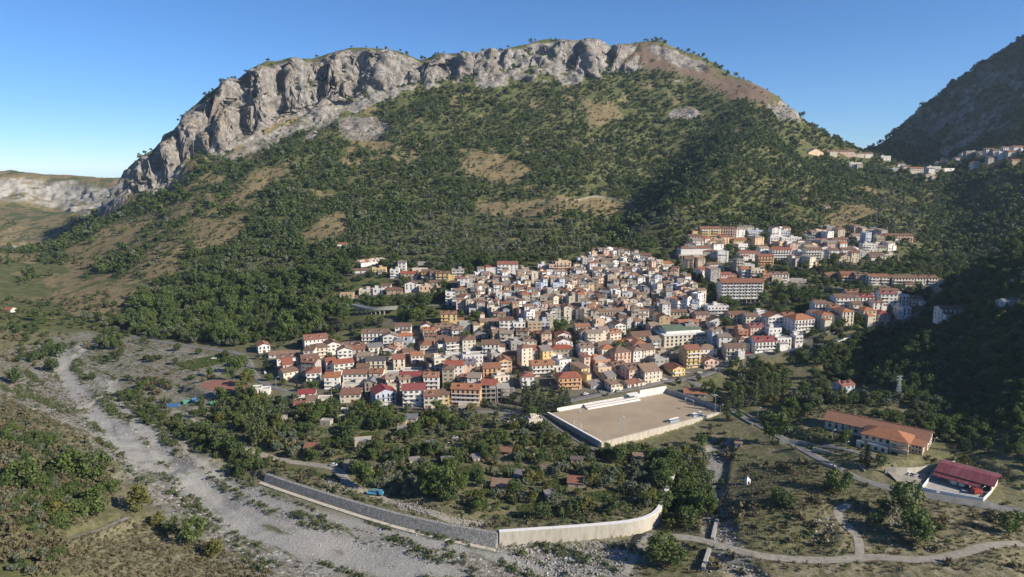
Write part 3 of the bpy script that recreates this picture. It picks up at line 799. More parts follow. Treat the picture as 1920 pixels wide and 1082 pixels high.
_chim = G().box(-.35, -.35, -1.2, .35, .35, .9).box(-.48, -.48, .9, .48, .48, 1.05).mesh('chimney', ['w_stone'])
HOUSES = []
FOOTPRINTS = []      # x, y, radius of everything built, for keeping trees out
NUMW = {1: 'one-storey', 2: 'two-storey', 3: 'three-storey', 4: 'four-storey', 5: 'five-storey'}
SH = 3.0
def empty(name, loc, rz=0.0, label=None, cat=None, group=None):
    o = link(name, None, None, None, label, cat, group)
    o.location = loc; o.rotation_euler = (0, 0, rz); o.empty_display_size = 1.0
    return o
def put(name, me, parent, loc=(0, 0, 0), rz=0.0):
    o = bpy.data.objects.new(name, me); COL.objects.link(o); o.parent = parent
    o.location = loc
    if rz: o.rotation_euler = (0, 0, rz)
    return o
def house(x, y, z, rot, w, d, st, roof, wall, rc, detail=2, balc=None, place='', group='', rnd=None, name='house', label=None, deep=4.0, chimney=None, cat='house'):
    """(x, y, z): centre at ground; facade towards local -y"""
    rnd = rnd or random
    h = st * SH + (0.3 if st > 1 else 0.1)
    rise = {'flat': 0, 'shed': 1.1, 'hip': min(w, d) * .22, 'gable': d * .19, 'gabley': w * .19}[roof]
    if label is None:
        rw = {'flat': 'flat', 'hip': 'hipped', 'gable': 'gabled', 'gabley': 'gabled', 'shed': 'lean-to'}[roof]
        wc = {'blue': 'pale blue', 'green': 'pale green', 'dark': 'dark brown'}.get(wall, wall)
        label = f"{NUMW[st]} {wc} house, {rw} {ROOFW[rc]} roof" + (' and balconies' if balc else '') + (', ' + place if place else '')
    e = empty(name, (x, y, z), rot, label, cat, group)
    if cat == 'house': HOUSES.append((e, x, y, st, wall, rc, roof, place))
    g = G(); wall_geo(g, w, d, h, roof, rise, deep); put('wall', g.mesh('wall', ['w_' + wall]), e)
    g = G(); roof_geo(g, w, d, h, roof, rise)
    ro = put('roof', g.mesh('roof', ['terrace' if roof == 'flat' else 'r_' + rc]), e)
    if chimney is None: chimney = rnd.random() < 0.5
    if chimney and roof != 'flat':
        zz = h + rise * 0.55; put('chimney', _chim, ro, (rnd.uniform(-.25, .25) * w, 0.22 * d if roof == 'gable' else 0.1 * d, zz))
    FOOTPRINTS.append((x, y, 0.5 * math.hypot(w, d) * 0.92))
    if detail <= 0: return e
    # additions that make each house its own shape
    r1 = rnd.random()
    if name == 'house' and r1 < .42 and st > 1:
        ww, dd, hh = w * rnd.uniform(.35, .6), d * rnd.uniform(.45, .75), h - SH * rnd.choice([1, 1, 2] if st > 2 else [1]); sd = rnd.choice([-1, 1])
        kind2 = rnd.choice(['shed', 'flat', 'gable']); cx, cy = (sd * (w / 2 + ww / 2 - .05), rnd.uniform(-.1, .12) * d) if r1 < .22 else (sd * (w - ww) * .42, -d / 2 - dd * .3)
        ri2 = {'shed': .8, 'flat': 0, 'gable': dd * .19}[kind2]
        g = G(); wall_geo(g, ww, dd if r1 < .22 else dd * .6, hh, kind2, ri2, deep); put('extension', g.mesh('extension', ['w_' + (wall if rnd.random() < .6 else rnd.choice(['white', 'cream', 'stone', 'grey']))]), e, (cx, cy, 0))
        g = G(); roof_geo(g, ww, dd if r1 < .22 else dd * .6, hh, kind2, ri2, .35); put('extension_roof', g.mesh('extension_roof', ['terrace' if kind2 == 'flat' else 'r_' + rc]), e, (cx, cy, 0))
    if roof == 'flat' and st > 1:
        put('stair_hut', G().box(-1.6, -1.4, h, 1.6, 1.4, h + 2.5).box(-1.85, -1.65, h + 2.5, 1.85, 1.65, h + 2.68).mesh('stair_hut', ['w_' + wall]), e, (rnd.uniform(-.25, .25) * w, .2 * d, .07))
    if roof == 'gable' and st > 1 and rnd.random() < .3:
        for sx in ((-.22, .22) if w > 10 else (0,)):
            put('dormer', G().box(-.8, 0, 0, .8, 1.9, 1.3).slab([(-1.1, -.35, 1.25), (0, -.35, 1.75), (0, 2.4, 1.75), (-1.1, 2.4, 1.25)], .12, 1).slab([(0, -.35, 1.75), (1.1, -.35, 1.25), (1.1, 2.4, 1.25), (0, 2.4, 1.75)], .12, 1).box(-.45, -.04, .35, .45, .02, 1.15, 2).mesh('dormer', ['w_' + wall, 'r_' + rc, 'glass']), ro, (sx * w, -d * .33, h + rise * .28))
    wk = rnd.choice(['plain', 'plain', 'brown', 'green', 'tall'])
    def row(n, span, zc, fx, rz, kind):
        for i in range(n):
            p = (i + .5) / n * span - span / 2
            put('window', WIN[kind], e, fx(p) + (zc,), rz)
    nf = max(1, int(w / (3.1 if detail > 1 else 3.8))); nsd = max(1, int(d / 4.2))
    front = lambda p: (p, -d / 2)
    left = lambda p: (-w / 2, p); right = lambda p: (w / 2, p)
    for s in range(st):
        zc = s * SH + 0.95
        if s == 0:
            put('door', WIN['garage' if rnd.random() < .35 and w > 8 else 'door'], e, (rnd.uniform(-.2, .2) * w, -d / 2, 0.12))
            if w > 7 and detail > 1:
                for sx in (-.36, .36): put('window', WIN['plain'], e, (sx * w, -d / 2, zc))
        elif balc == 'full':
            row(nf, w, s * SH + 0.15, front, 0, 'tall')
        else:
            row(nf, w, zc if wk != 'tall' else s * SH + .4, front, 0, wk)
        if detail > 1 or s > 0:
            row(nsd, d, zc, left, -math.pi / 2, 'plain')
            if detail > 1: row(nsd, d, zc, right, math.pi / 2, 'plain')
        if balc and s > 0:
            bm = {'full': w * .94, 'half': w * .5, 'pair': w * .34}[balc]
            rail = rnd.random() < .35
            bmat = wall if rnd.random() < .6 else 'white'
            if balc == 'pair':
                for sx in (-.27, .27): put('balcony', balcony_mesh(bm, bmat, rail), e, (sx * w, -d / 2, s * SH + .1))
            else: put('balcony', balcony_mesh(bm, bmat, rail), e, ((0 if balc == 'full' else -.18 * w), -d / 2, s * SH + .1))
    return e

# ------------------------------------------------------------------ the houses one can pick out
# u, v of the foot of the facade, width in px of a 1920 frame, storeys, roof, wall, roof colour, turn, balconies, depth in m
WEST = [(496,661,26,2,'gabley','white','orange',28,0,13),(532,671,52,1,'gable','white','tan',4,0,10),(540,684,40,2,'gable','white','brown',20,0,10),(541,704,24,3,'gable','pink','red',24,'half',15),
 (594,655,46,3,'gable','white','red',24,0,14),(601,672,34,3,'hip','cream','brown',22,'full',11),(626,665,30,3,'gabley','white','brown',28,0,12),(652,660,40,2,'gable','white','brown',16,0,9),(675,661,22,2,'gabley','white','brown',16,0,9),
 (704,650,47,4,'gable','white','brown',6,'full',11),(583,694,34,3,'gable','pink','brown',24,0,12),(588,721,28,3,'hip','white','red',14,'half',13),(622,700,22,3,'gable','white','red',22,0,11),(646,702,40,3,'gable','white','red',26,'pair',10),
 (666,723,42,3,'gable','white','rust',4,0,10),(662,737,38,2,'flat','cream','grey',4,0,9),(657,755,36,2,'shed','cream','rust',4,0,10),(705,697,34,3,'gable','cream','darkgrey',6,'full',10),(681,703,22,2,'gable','grey','brown',8,0,9),
 (735,725,34,2,'hip','peach','crimson',8,'half',10),(749,694,24,3,'gable','cream','red',16,0,12),(724,760,44,3,'gabley','blue','crimson',26,'full',13),(652,673,26,1,'flat','grey','grey',14,0,8),(664,675,20,2,'gabley','yellow','tan',18,0,8),
 (482,742,18,1,'flat','white','grey',14,0,7),(497,741,16,1,'flat','white','grey',10,0,6),(575,745,30,1,'gable','white','crimson',10,0,8),(562,767,20,1,'gable','white','crimson',10,0,7),(585,758,20,1,'shed','stone','tan',12,0,7),(608,757,24,1,'flat','cream','grey',6,0,7),(541,751,22,1,'shed','white','greenroof',8,0,6),
 (756,631,28,3,'gable','white','brown',4,0,10),(758,643,27,2,'hip','white','orange',6,0,9),(800,623,22,2,'gabley','white','brown',12,0,10),(805,632,22,2,'gable','cream','orange',4,0,9),(807,643,22,2,'gable','pink','brown',4,0,9),(808,653,22,2,'gable','grey','tan',4,0,9),
 (831,625,28,2,'gable','pink','tan',6,0,9),(828,648,18,2,'gable','white','brown',4,0,9),(838,634,18,2,'gabley','white','brown',10,0,8),(849,667,28,4,'gable','grey','brown',18,'full',11),(880,664,26,4,'hip','cream','brown',12,0,11),(920,666,30,3,'gable','white','brown',4,'half',11),
 (887,688,36,3,'flat','white','grey',8,0,9),(931,686,22,3,'flat','grey','grey',20,0,11),(902,634,24,1,'hip','cream','grey',6,0,8),(803,667,30,3,'hip','cream','rust',14,0,11),(824,665,18,3,'gable','cream','orange',12,'half',9),(767,673,22,2,'gable','pink','brown',18,0,9),(783,680,24,2,'gable','white','orange',16,0,9),
 (815,692,32,3,'gable','yellow','brown',4,'full',10),(847,684,34,2,'flat','white','grey',6,0,10),(851,714,33,4,'gable','white','red',2,'half',10),(878,703,26,3,'gable','pink','slate',4,0,10),(923,712,32,3,'shed','orange','orange',6,0,10),(948,698,26,3,'gabley','orange','orange',14,'half',11),(956,680,20,2,'hip','yellow','red',10,0,9),
 (771,719,36,2,'gable','pink','crimson',6,0,9),(809,737,27,4,'gable','white','orange',2,'full',10),(777,762,40,4,'gable','white','crimson',8,'half',12),(809,766,26,3,'gable','cream','rust',4,0,11),(832,762,20,3,'gable','yellow','brown',4,'half',9),(873,761,52,4,'gable','orange','orange',-6,'full',11),
 (883,724,36,2,'gable','cream','red',0,0,9),(990,729,22,3,'hip','white','red',8,'half',10),(873,770,26,1,'flat','stone','grey',2,0,6),(734,709,32,1,'flat','white','grey',6,0,8),(773,703,34,1,'flat','white','grey',4,0,8)]
MIDDLE = [(995,652,24,2,'gable','cream','tan',6,0,9),(971,656,24,2,'flat','grey','darkgrey',10,0,10),(996,677,30,3,'gable','grey','red',16,0,11),(974,632,22,4,'flat','white','grey',6,'half',9),(1018,623,22,3,'flat','blue','grey',4,0,8),
 (1019,640,30,2,'hip','yellow','red',10,'half',10),(1058,641,26,2,'gabley','white','red',12,0,11),(1058,654,30,2,'gabley','white','brown',10,0,9),(1054,668,38,2,'hip','stone','red',6,0,10),(1027,678,26,3,'gable','yellow','grey',26,0,13),(1060,698,30,3,'flat','white','grey',26,0,12),
 (1018,706,40,3,'gable','cream','orange',10,'full',11),(1041,702,22,2,'flat','white','grey',8,0,8),(1069,731,42,3,'hip','orange','red',10,'full',12),(1043,728,16,1,'gable','white','red',8,0,7),(1101,672,28,3,'gable','white','tan',14,'half',11),(1130,690,34,2,'flat','brick','slate',18,0,12),
 (1098,712,26,3,'shed','yellow','tan',30,0,14),(1101,690,16,3,'shed','pink','red',24,0,8),(1168,681,38,3,'hip','pink','brown',22,'half',13),(1198,678,28,3,'hip','white','tan',22,0,12),(1217,676,30,3,'gable','cream','brown',22,0,14),(1165,701,32,2,'gable','pink','brown',26,0,12),(1191,713,34,3,'gable','pink','brown',28,0,13),
 (1203,723,20,1,'shed','cream','rust',26,0,7),(1187,725,26,1,'gable','white','rust',24,0,8),(1223,717,40,3,'gable','cream','tan',22,0,18),(1154,735,22,2,'shed','cream','tan',26,0,8),(1147,720,24,2,'gable','stone','grey',28,0,11),(1119,728,26,1,'shed','grey','grey',20,0,8),(1241,688,30,2,'flat','grey','grey',18,0,10),
 (1163,628,24,3,'gabley','white','brown',18,0,11),(1147,616,24,2,'flat','white','grey',8,0,8),(1208,643,46,2,'gable','stone','brown',14,0,13),(1093,625,26,2,'gable','cream','orange',8,0,9),(1100,635,20,2,'hip','white','rust',8,0,9),(1119,630,18,2,'flat','white','grey',8,0,7)]
EAST = [(1410,612,24,3,'gable','cream','brown',8,0,9),(1432,600,22,2,'flat','white','grey',6,0,9),(1480,604,20,2,'gable','pink','rust',8,0,9),(1530,600,18,2,'gable','white','brown',6,0,9),(1566,596,18,3,'gable','cream','rust',4,0,9),(1646,586,18,3,'gable','white','brown',4,0,9),(1720,572,20,2,'gable','cream','brown',4,0,9),(1600,560,24,2,'gable','white','rust',2,0,9),(1640,562,20,2,'gable','cream','brown',2,0,9),(1300,690,30,5,'gable','yellow','red',14,'full',12),(1328,668,32,2,'hip','white','tan',8,0,11),(1318,644,24,2,'hip','cream','tan',6,0,10),(1266,650,34,2,'gabley','cream','brown',14,0,10),(1334,689,30,2,'gabley','pink','brown',14,'half',11),(1273,703,30,2,'gabley','yellow','red',20,'half',12),
 (1378,672,32,3,'gable','cream','brown',4,'full',11),(1436,661,45,3,'gable','white','crimson',12,'full',13),(1470,653,30,3,'flat','white','grey',12,'half',11),(1498,647,14,3,'flat','white','grey',10,0,8),(1292,618,34,2,'gable','white','orange',8,0,10),(1254,614,18,2,'gable','pink','orange',8,'half',9),(1238,611,18,3,'gable','white','brown',8,'half',9),
 (1346,614,30,2,'gabley','white','brown',4,0,10),(1384,609,32,3,'gable','peach','brown',6,'half',11),(1457,614,34,3,'gabley','white','orange',8,0,12),(1393,639,18,3,'flat','terracotta','grey',6,'full',9),(1351,632,28,2,'gable','white','brown',6,0,9),(1376,631,22,2,'gable','cream','brown',6,0,9),(1420,626,26,2,'gable','pink','crimson',10,0,10),
 (1453,630,24,2,'flat','white','grey',8,0,9),(1346,593,38,3,'flat','white','grey',4,'full',10),(1317,602,24,2,'gable','pink','brown',6,0,9),(1272,597,30,2,'gable','stone','brown',6,0,9),(1303,745,38,1,'gable','blue','orange',-14,0,10),
 (1508,625,44,4,'hip','white','orange',16,'full',14),(1549,617,20,4,'hip','cream','orange',10,0,13),(1589,610,22,4,'hip','cream','orange',10,0,13),(1630,603,24,4,'hip','cream','orange',8,0,13),(1658,601,22,3,'hip','grey','crimson',8,0,11),(1699,597,20,3,'flat','white','grey',12,0,10),
 (1544,588,32,3,'gable','white','brown',2,'full',10),(1585,583,36,4,'gable','white','brown',2,'full',11),(1607,590,16,3,'gable','cream','brown',2,'half',9),(1624,576,26,3,'gable','white','crimson',2,'full',10),(1666,576,30,4,'gable','white','crimson',4,'half',10),(1694,574,20,3,'flat','white','grey',6,0,9),(1785,601,38,3,'gable','white','brown',-4,'full',11),
 (1332,446,36,4,'gable','yellow','rust',4,'pair',10),(1362,446,30,4,'gable','pink','brown',0,'full',10),(1347,463,22,3,'flat','tan','brown',4,0,9),(1392,459,32,2,'hip','yellow','orange',4,0,10),(1416,446,28,3,'flat','blue','grey',6,'half',9),(1401,434,24,2,'shed','cream','grey',4,0,8),(1304,452,24,2,'gable','cream','brown',4,0,9),
 (1251,504,24,2,'hip','cream','orange',6,0,10),(1324,521,28,3,'gable','white','red',22,0,12),(1340,506,24,2,'gable','white','brown',18,0,9),(1351,482,18,2,'gable','cream','orange',8,0,8),(1405,489,34,3,'gable','white','red',6,'half',10),(1436,500,28,4,'gable','orange','rust',6,'full',9),(1465,492,34,5,'gable','white','red',4,'full',10),(1525,492,30,5,'gable','white','brown',2,'full',10),
 (1500,487,24,3,'flat','white','grey',4,0,9),(1429,472,20,2,'gable','pink','brown',6,0,8),(1452,459,16,3,'flat','white','grey',4,0,8),(1484,455,36,2,'flat','white','grey',4,0,9),(1470,444,22,2,'flat','blue','grey',4,0,8),(1366,525,28,2,'gable','pink','red',6,0,9),(1401,525,22,4,'gable','white','orange',4,'full',9),(1420,527,24,4,'flat','cream','grey',4,'full',9),
 (1438,530,16,3,'flat','brick','grey',4,0,9),(1461,530,34,3,'gable','white','brown',4,'full',9),(1495,530,32,1,'flat','grey','grey',2,0,7),(1568,483,26,3,'gable','white','brown',4,'half',9),(1572,463,28,3,'hip','white','brown',4,0,10),(1591,482,28,3,'gable','white','brown',6,'half',9),(1547,459,26,2,'gable','blue','red',6,0,9),
 (1546,442,20,2,'hip','yellow','orange',2,0,9),(1575,442,22,2,'hip','yellow','orange',2,0,9),(1594,457,24,2,'gable','white','red',4,0,9),(1631,472,26,3,'flat','white','grey',2,'half',9),(1653,472,16,2,'gable','green','tan',2,0,8),(1643,487,24,2,'gable','white','brown',2,0,8),(1671,487,24,2,'flat','cream','grey',2,0,8),
 (1592,530,28,3,'gable','orange','rust',0,'full',11),(1616,532,22,3,'gable','pink','brown',0,'half',11),(1648,535,36,3,'gable','white','rust',0,'pair',11),(1693,537,38,3,'gable','cream','brown',0,'full',11),(1735,537,42,3,'gable','white','brown',0,'pair',11),(1669,564,34,3,'gable','white','brown',4,'full',10),(1562,526,26,2,'gable','dark','rust',10,0,9),
 (1655,455,20,3,'gable','pink','brown',2,'full',10),(1678,455,20,3,'gable','pink','brown',2,'full',10),(1701,455,20,3,'gable','pink','brown',2,'full',10)]
UPPER = [(675,512,28,1,'gable','white','brown',6,0,8),(711,514,24,2,'flat','yellow','grey',4,0,8),(740,522,16,3,'flat','white','grey',2,'half',8),(754,512,14,4,'shed','white','grey',2,0,7),(767,523,28,2,'gable','pink','red',2,0,9),(799,525,16,3,'gable','orange','brown',2,'full',9),(816,527,18,3,'gable','grey','brown',2,'full',9),(830,528,24,3,'gable','yellow','brown',2,'full',9),
 (859,522,22,3,'flat','grey','red',4,'full',9),(787,510,26,1,'flat','cream','grey',2,0,7),(915,516,26,2,'hip','yellow','red',0,0,9),(952,516,36,4,'gable','white','red',4,'half',12),(686,553,24,2,'flat','cream','grey',2,0,9),(709,552,18,2,'flat','white','grey',2,0,8),(740,553,28,2,'gable','tan','brown',2,0,9),(724,546,16,2,'gable','cream','brown',2,0,8),
 (771,548,22,3,'gabley','white','brown',8,0,9),(802,548,30,2,'flat','peach','grey',4,0,8),(816,540,20,2,'gable','pink','brown',4,0,8),(864,538,12,3,'gable','white','crimson',4,0,8),(881,538,18,3,'gable','cream','orange',6,0,9),(846,570,20,4,'flat','white','grey',6,'half',8),(868,568,28,4,'gable','stone','tan',6,0,9),
 (842,608,28,3,'gable','yellow','rust',6,'half',9),(836,617,24,1,'gable','white','red',4,0,8),(1037,512,14,3,'flat','pink','grey',4,'full',9),(1056,512,28,4,'flat','peach','grey',6,'full',9),(1016,507,14,2,'flat','white','grey',4,0,8),(1119,472,14,1,'gable','white','red',4,0,7),(1146,477,24,2,'gable','pink','brown',8,0,9),(1170,480,22,2,'shed','white','brown',8,0,8),
 (1206,488,28,2,'gable','blue','brown',4,0,9),(1140,503,20,3,'shed','cream','tan',10,0,8),(1180,518,18,3,'gable','pink','brown',6,0,8),(1046,517,12,2,'gable','cream','brown',6,0,7),
 (1548,395,16,2,'gable','white','brown',6,0,8),(640,462,18,1,'gable','white','rust',8,0,7)]
SADDLE = [(1560,291,16,2,'gable','cream','rust',4,0,10),(1628,300,14,2,'gable','white','rust',4,0,9),(1660,306,16,2,'flat','white','grey',4,0,9),(1736,322,14,3,'gable','white','brown',4,0,9),(1776,312,14,3,'gable','cream','brown',4,0,9),(1810,306,14,2,'flat','white','grey',4,0,9),(1880,303,14,3,'flat','white','grey',4,0,9),(1898,298,14,2,'gable','cream','rust',4,0,9),(1530,289,34,1,'gabley','peach','slate',24,0,20),(1581,293,34,1,'gable','pink','rust',2,0,14),(1607,296,22,1,'flat','cream','grey',0,0,10),(1604,315,20,3,'flat','white','grey',4,'full',12),(1646,297,20,2,'gable','grey','brown',4,0,10),(1674,322,18,2,'flat','blue','grey',4,0,9),(1700,322,14,2,'gable','cream','brown',4,0,9),
 (1720,326,24,3,'gable','cream','orange',4,0,10),(1750,330,22,4,'flat','white','brown',4,'full',9),(1745,313,18,2,'gable','pink','red',2,0,9),(1745,338,18,2,'flat','stone','grey',8,0,8),(1690,318,12,2,'gable','white','brown',4,0,8),(1765,320,16,2,'gable','white','brown',6,0,9),(1785,316,18,2,'gable','grey','brown',4,0,9),(1800,312,16,3,'gable','white','brown',4,0,9),
 (1823,303,22,3,'flat','grey','brown',4,0,9),(1842,300,14,2,'gable','cream','brown',4,0,9),(1856,298,14,3,'gable','white','brown',4,0,9),(1870,296,16,2,'gable','grey','brown',4,0,9),(1888,294,14,3,'gable','white','tan',4,0,9),(1912,289,20,2,'gable','white','red',4,0,10),(1832,317,16,2,'gabley','white','red',14,0,9),(1780,325,20,1,'flat','white','grey',14,0,9),(1860,311,14,2,'gable','grey','brown',4,0,8),(1910,308,22,1,'gable','tan','rust',4,0,8)]
def place_of(u, v, row):
    if row == 'S': return 'on the mountain saddle' if u < 1700 else ('in the hilltop village' if u > 1775 else 'on the spur below the saddle')
    if row == 'U': return 'below the cemetery' if u < 880 else ('among hillside olive trees' if v < 480 and u > 1400 or u < 660 else 'above the old town')
    if row == 'M': return 'by the pitch street' if v > 700 else 'between old town and pitch'
    if row == 'W':
        if v > 735 and u < 640: return 'near the clay court'
        if v > 750: return 'right above the gardens'
        return 'near the wooded slope' if u < 720 else 'below the yellow church'
    if v < 500: return 'under the upper olive groves'
    if v < 545 and u > 1550: return 'on the walled terrace road'
    if v < 545: return 'behind the balcony block'
    if u > 1480: return 'on the climbing road'
    return 'near the green-roofed hall'
hrnd = random.Random(5)
def place_front(items, tag, group, detail):
    pos = []
    for it in items:
        u, v, wpx, st, roof, wall, rc, rot, balc, d = it
        x, y = P(u, v); dist = y * CP + 150 * SP
        w = max(5.0, 1.06 * wpx * dist / FPX); a = R(rot); d = d * 1.08
        w = max(5.0, (w - abs(math.sin(a)) * d * 0.45)) if rot > 10 else w
        cx, cy = x + math.sin(-a) * d / 2, y + math.cos(a) * d / 2
        pos.append((cx, cy, w, d, a, x, y))
    pos = np.array(pos)
    zs = H(pos[:, 5], pos[:, 6])
    for it, p, z in zip(items, pos, zs):
        u, v, wpx, st, roof, wall, rc, rot, balc, d = it
        if tag == 'S':
            z += 3.0; p[2] *= 1.15
            for k in (6, 14, 22, 30): FOOTPRINTS.append((p[0] * (1 - k / p[1]), p[1] - k, 5.0))
        house(p[0], p[1], float(z) - 0.2, p[4], p[2], p[3], st, roof, wall, rc, detail, balc or None, place_of(u, v, tag), group, hrnd, deep=9.0 if tag == 'S' else 4.0)
place_front(WEST, 'W', 'houses of the west quarter', 2)
place_front(MIDDLE, 'M', 'houses between the old town and the pitch', 2)
place_front(EAST, 'E', 'houses of the east quarter', 2)
place_front(UPPER, 'U', 'houses on the upper terraces', 1)
place_front(SADDLE, 'S', 'houses of the hilltop village', 1)
N_PICKED = len(WEST) + len(MIDDLE) + len(EAST) + len(UPPER) + len(SADDLE)

# the old town: small houses packed on the slope; the larger-looking ones singly, the rest as one mass
OLD_POLY = PP([(838,570),(870,540),(900,522),(960,524),(1010,522),(1062,522),(1092,492),(1120,478),(1160,488),(1215,492),(1262,512),(1300,545),(1322,585),(1300,612),(1240,600),(1200,612),(1120,618),(1066,604),(1010,620),(960,612),(905,590),(860,592)])
FILL_POLY = PP([(500,668),(560,650),(700,655),(760,625),(850,600),(960,618),(1100,625),(1230,620),(1330,605),(1440,605),(1560,600),(1690,585),(1690,602),(1560,622),(1480,645),(1370,680),(1300,695),(1180,715),(1060,722),(960,735),(860,745),(700,748),(620,735),(540,710)])
UP_POLY = PP([(1290,440),(1440,430),(1620,435),(1690,470),(1690,492),(1600,495),(1440,500),(1340,530),(1280,520)])
def near_road(x, y, m):
    r = np.zeros(x.shape, bool)
    for k, (ln, z, w, mk) in ROAD_LINES.items():
        d, _ = seg_dist(ln, x, y, w + 12); r |= d < w / 2 + m
    return r
def fill(poly, step, seed, keep):
    rg = np.random.default_rng(seed); x0, y0 = poly.min(0); x1, y1 = poly.max(0)
    gx, gy = np.meshgrid(np.arange(x0, x1, step), np.arange(y0, y1, step * 0.92))
    gx = gx + (np.arange(gx.shape[0])[:, None] % 2) * step * .5
    x = (gx + rg.uniform(-.27, .27, gx.shape) * step).ravel(); y = (gy + rg.uniform(-.27, .27, gx.shape) * step).ravel()
    k = inside(poly, x, y) & ~near_road(x, y, 4.0) & (rg.random(x.shape) < keep)
    x, y = x[k], y[k]
    f = np.array(FOOTPRINTS)
    d = np.hypot(x[:, None] - f[None, :, 0], y[:, None] - f[None, :, 1]) - f[None, :, 2]
    k = d.min(1) > step * 0.33
    return x[k], y[k]
ORND = random.Random(31)
OLDW = ['stone'] * 3 + ['white'] * 7 + ['cream'] * 4 + ['grey'] * 3 + ['pink', 'peach', 'tan', 'blue']
OLDR = ['tan'] * 6 + ['brown'] * 4 + ['rust'] * 2 + ['grey'] * 4 + ['oldtile'] * 6 + ['orange']
def pick_old(step):
    w = ORND.uniform(.62, 1.0) * step; d = ORND.uniform(.62, .92) * step
    return dict(w=w, d=d, st=ORND.choice([2, 2, 3, 3, 3, 4, 4, 5]), roof=ORND.choice(['gable', 'gable', 'gable', 'gabley', 'shed', 'flat', 'hip']), wall=ORND.choice(OLDW), rc=ORND.choice(OLDR))
fills = []
for poly, step, seed, keep, pl in ((OLD_POLY, 8.5, 3, 0.93, 'in the old town'), (FILL_POLY, 12.5, 4, 0.9, 'among the lower streets'), (UP_POLY, 14.0, 6, 0.55, 'in the upper quarter')):
    x, y = fill(poly, step, seed, keep); z = H(x, y - 3.5)
    for a, b, c in zip(x, y, z): fills.append((a, b, float(c), step, pl))
fills.sort(key=lambda t: t[1] + (0 if 'streets' in t[4] else 30))
N_SINGLE = max(0, 318 - N_PICKED)
mass = {}
def mass_g(key): return mass.setdefault(key, G())
for i, (x, y, z, step, pl) in enumerate(fills):
    o = pick_old(step); rot = R(ORND.gauss(10, 12))
    if i < N_SINGLE:
        house(x, y, z - .2, rot, o['w'], o['d'], o['st'], o['roof'], o['wall'], o['rc'], 1, ORND.choice([None, None, 'half']), pl, 'small houses packed in the town', ORND)
        continue
    FOOTPRINTS.append((x, y, 0.5 * math.hypot(o['w'], o['d'])))
    M = Matrix.Translation((x, y, z - .2)) @ Matrix.Rotation(rot, 4, 'Z')
    h = o['st'] * SH + .2; rise = {'flat': 0, 'shed': 1.1, 'hip': min(o['w'], o['d']) * .22, 'gable': o['d'] * .19, 'gabley': o['w'] * .19}[o['roof']]
    g = G(); wall_geo(g, o['w'], o['d'], h, o['roof'], rise, 5.0); g.xform(M); mass_g('w_' + o['wall']).add(g.v, g.f)
    g = G(); roof_geo(g, o['w'], o['d'], h, o['roof'], rise, .4); g.xform(M); mass_g('terrace' if o['roof'] == 'flat' else 'r_' + o['rc']).add(g.v, g.f)
    if ORND.random() < .4:       # a lower lean-to or raised upper room
        a_, b_ = o['w'] * ORND.uniform(.4, .7), o['d'] * ORND.uniform(.4, .7); hh = h + ORND.choice([-3, -3, 2.6]); M2 = M @ Matrix.Translation((ORND.choice([-1, 1]) * o['w'] * .4, -o['d'] * .35 if hh < h else o['d'] * .1, 0)); k2 = ORND.choice(['shed', 'flat', 'gable'])
        g = G(); wall_geo(g, a_, b_, hh, k2, {'shed': .7, 'flat': 0, 'gable': b_ * .19}[k2], 5); g.xform(M2); mass_g('w_' + ORND.choice([o['wall'], 'white', 'cream', 'stone'])).add(g.v, g.f)
        g = G(); roof_geo(g, a_, b_, hh, k2, {'shed': .7, 'flat': 0, 'gable': b_ * .19}[k2], .3); g.xform(M2); mass_g('terrace' if k2 == 'flat' else 'r_' + ORND.choice(OLDR)).add(g.v, g.f)
    gf, gg = G(), G()
    for s in range(o['st']):
        for px in ((-.27, .27) if o['w'] > 7 else (0,)):
            if ORND.random() < .12: continue
            X = px * o['w'] + ORND.uniform(-.3, .3); Z = s * SH + .9; tall = ORND.random() < .4
            gf.box(X - .6, -o['d'] / 2 - .08, Z - (.7 if tall else 0), X + .6, -o['d'] / 2 + .01, Z + 1.5); gg.box(X - .45, -o['d'] / 2 - .1, Z + .1 - (.7 if tall else 0), X + .45, -o['d'] / 2 - .05, Z + 1.4)
        if ORND.random() < .3 and s: gf.box(-.4 * o['w'], -o['d'] / 2 - 1.0, s * SH, .4 * o['w'], -o['d'] / 2, s * SH + .15)
        gg.box(-o['w'] / 2 - .05, -.5, s * SH + .9, -o['w'] / 2 + .01, .5, s * SH + 2.3)
    for gx, key in ((gf, 'frame'), (gg, 'glass')):
        gx.xform(M); mass_g(key).add(gx.v, gx.f)
allg = G(); keys = list(mass)
for i, k in enumerate(keys):
    allg.add(mass[k].v, mass[k].f, i)
link('old_town_houses', allg.mesh('old_town_houses', keys), kind='stuff', label='mass of small tan-roofed houses crammed together in the old town', cat='houses')
# look-alikes get told apart by the neighbour they stand next to
def relabel():
    by = {}; seen = set()
    for i, h in enumerate(HOUSES): by.setdefault(h[0]['label'], []).append(i)
    xy = np.array([(h[1], h[2]) for h in HOUSES])
    for lab, idx in by.items():
        if len(idx) < 2: continue
        for i in idx:
            d = np.hypot(*(xy - xy[i]).T); h = HOUSES[i]
            for j in np.argsort(d)[1:7]:
                n = HOUSES[j]
                if n[0]['label'] == lab: continue
                base = lab.split(',')[0]; rr = lab.split(',')[1]
                nl = f"{base},{rr}, beside {NUMW[n[3]]} {n[4]} house"
                if nl not in seen and len(nl.split()) <= 16:
                    seen.add(nl); h[0]['label'] = nl; break
relabel()
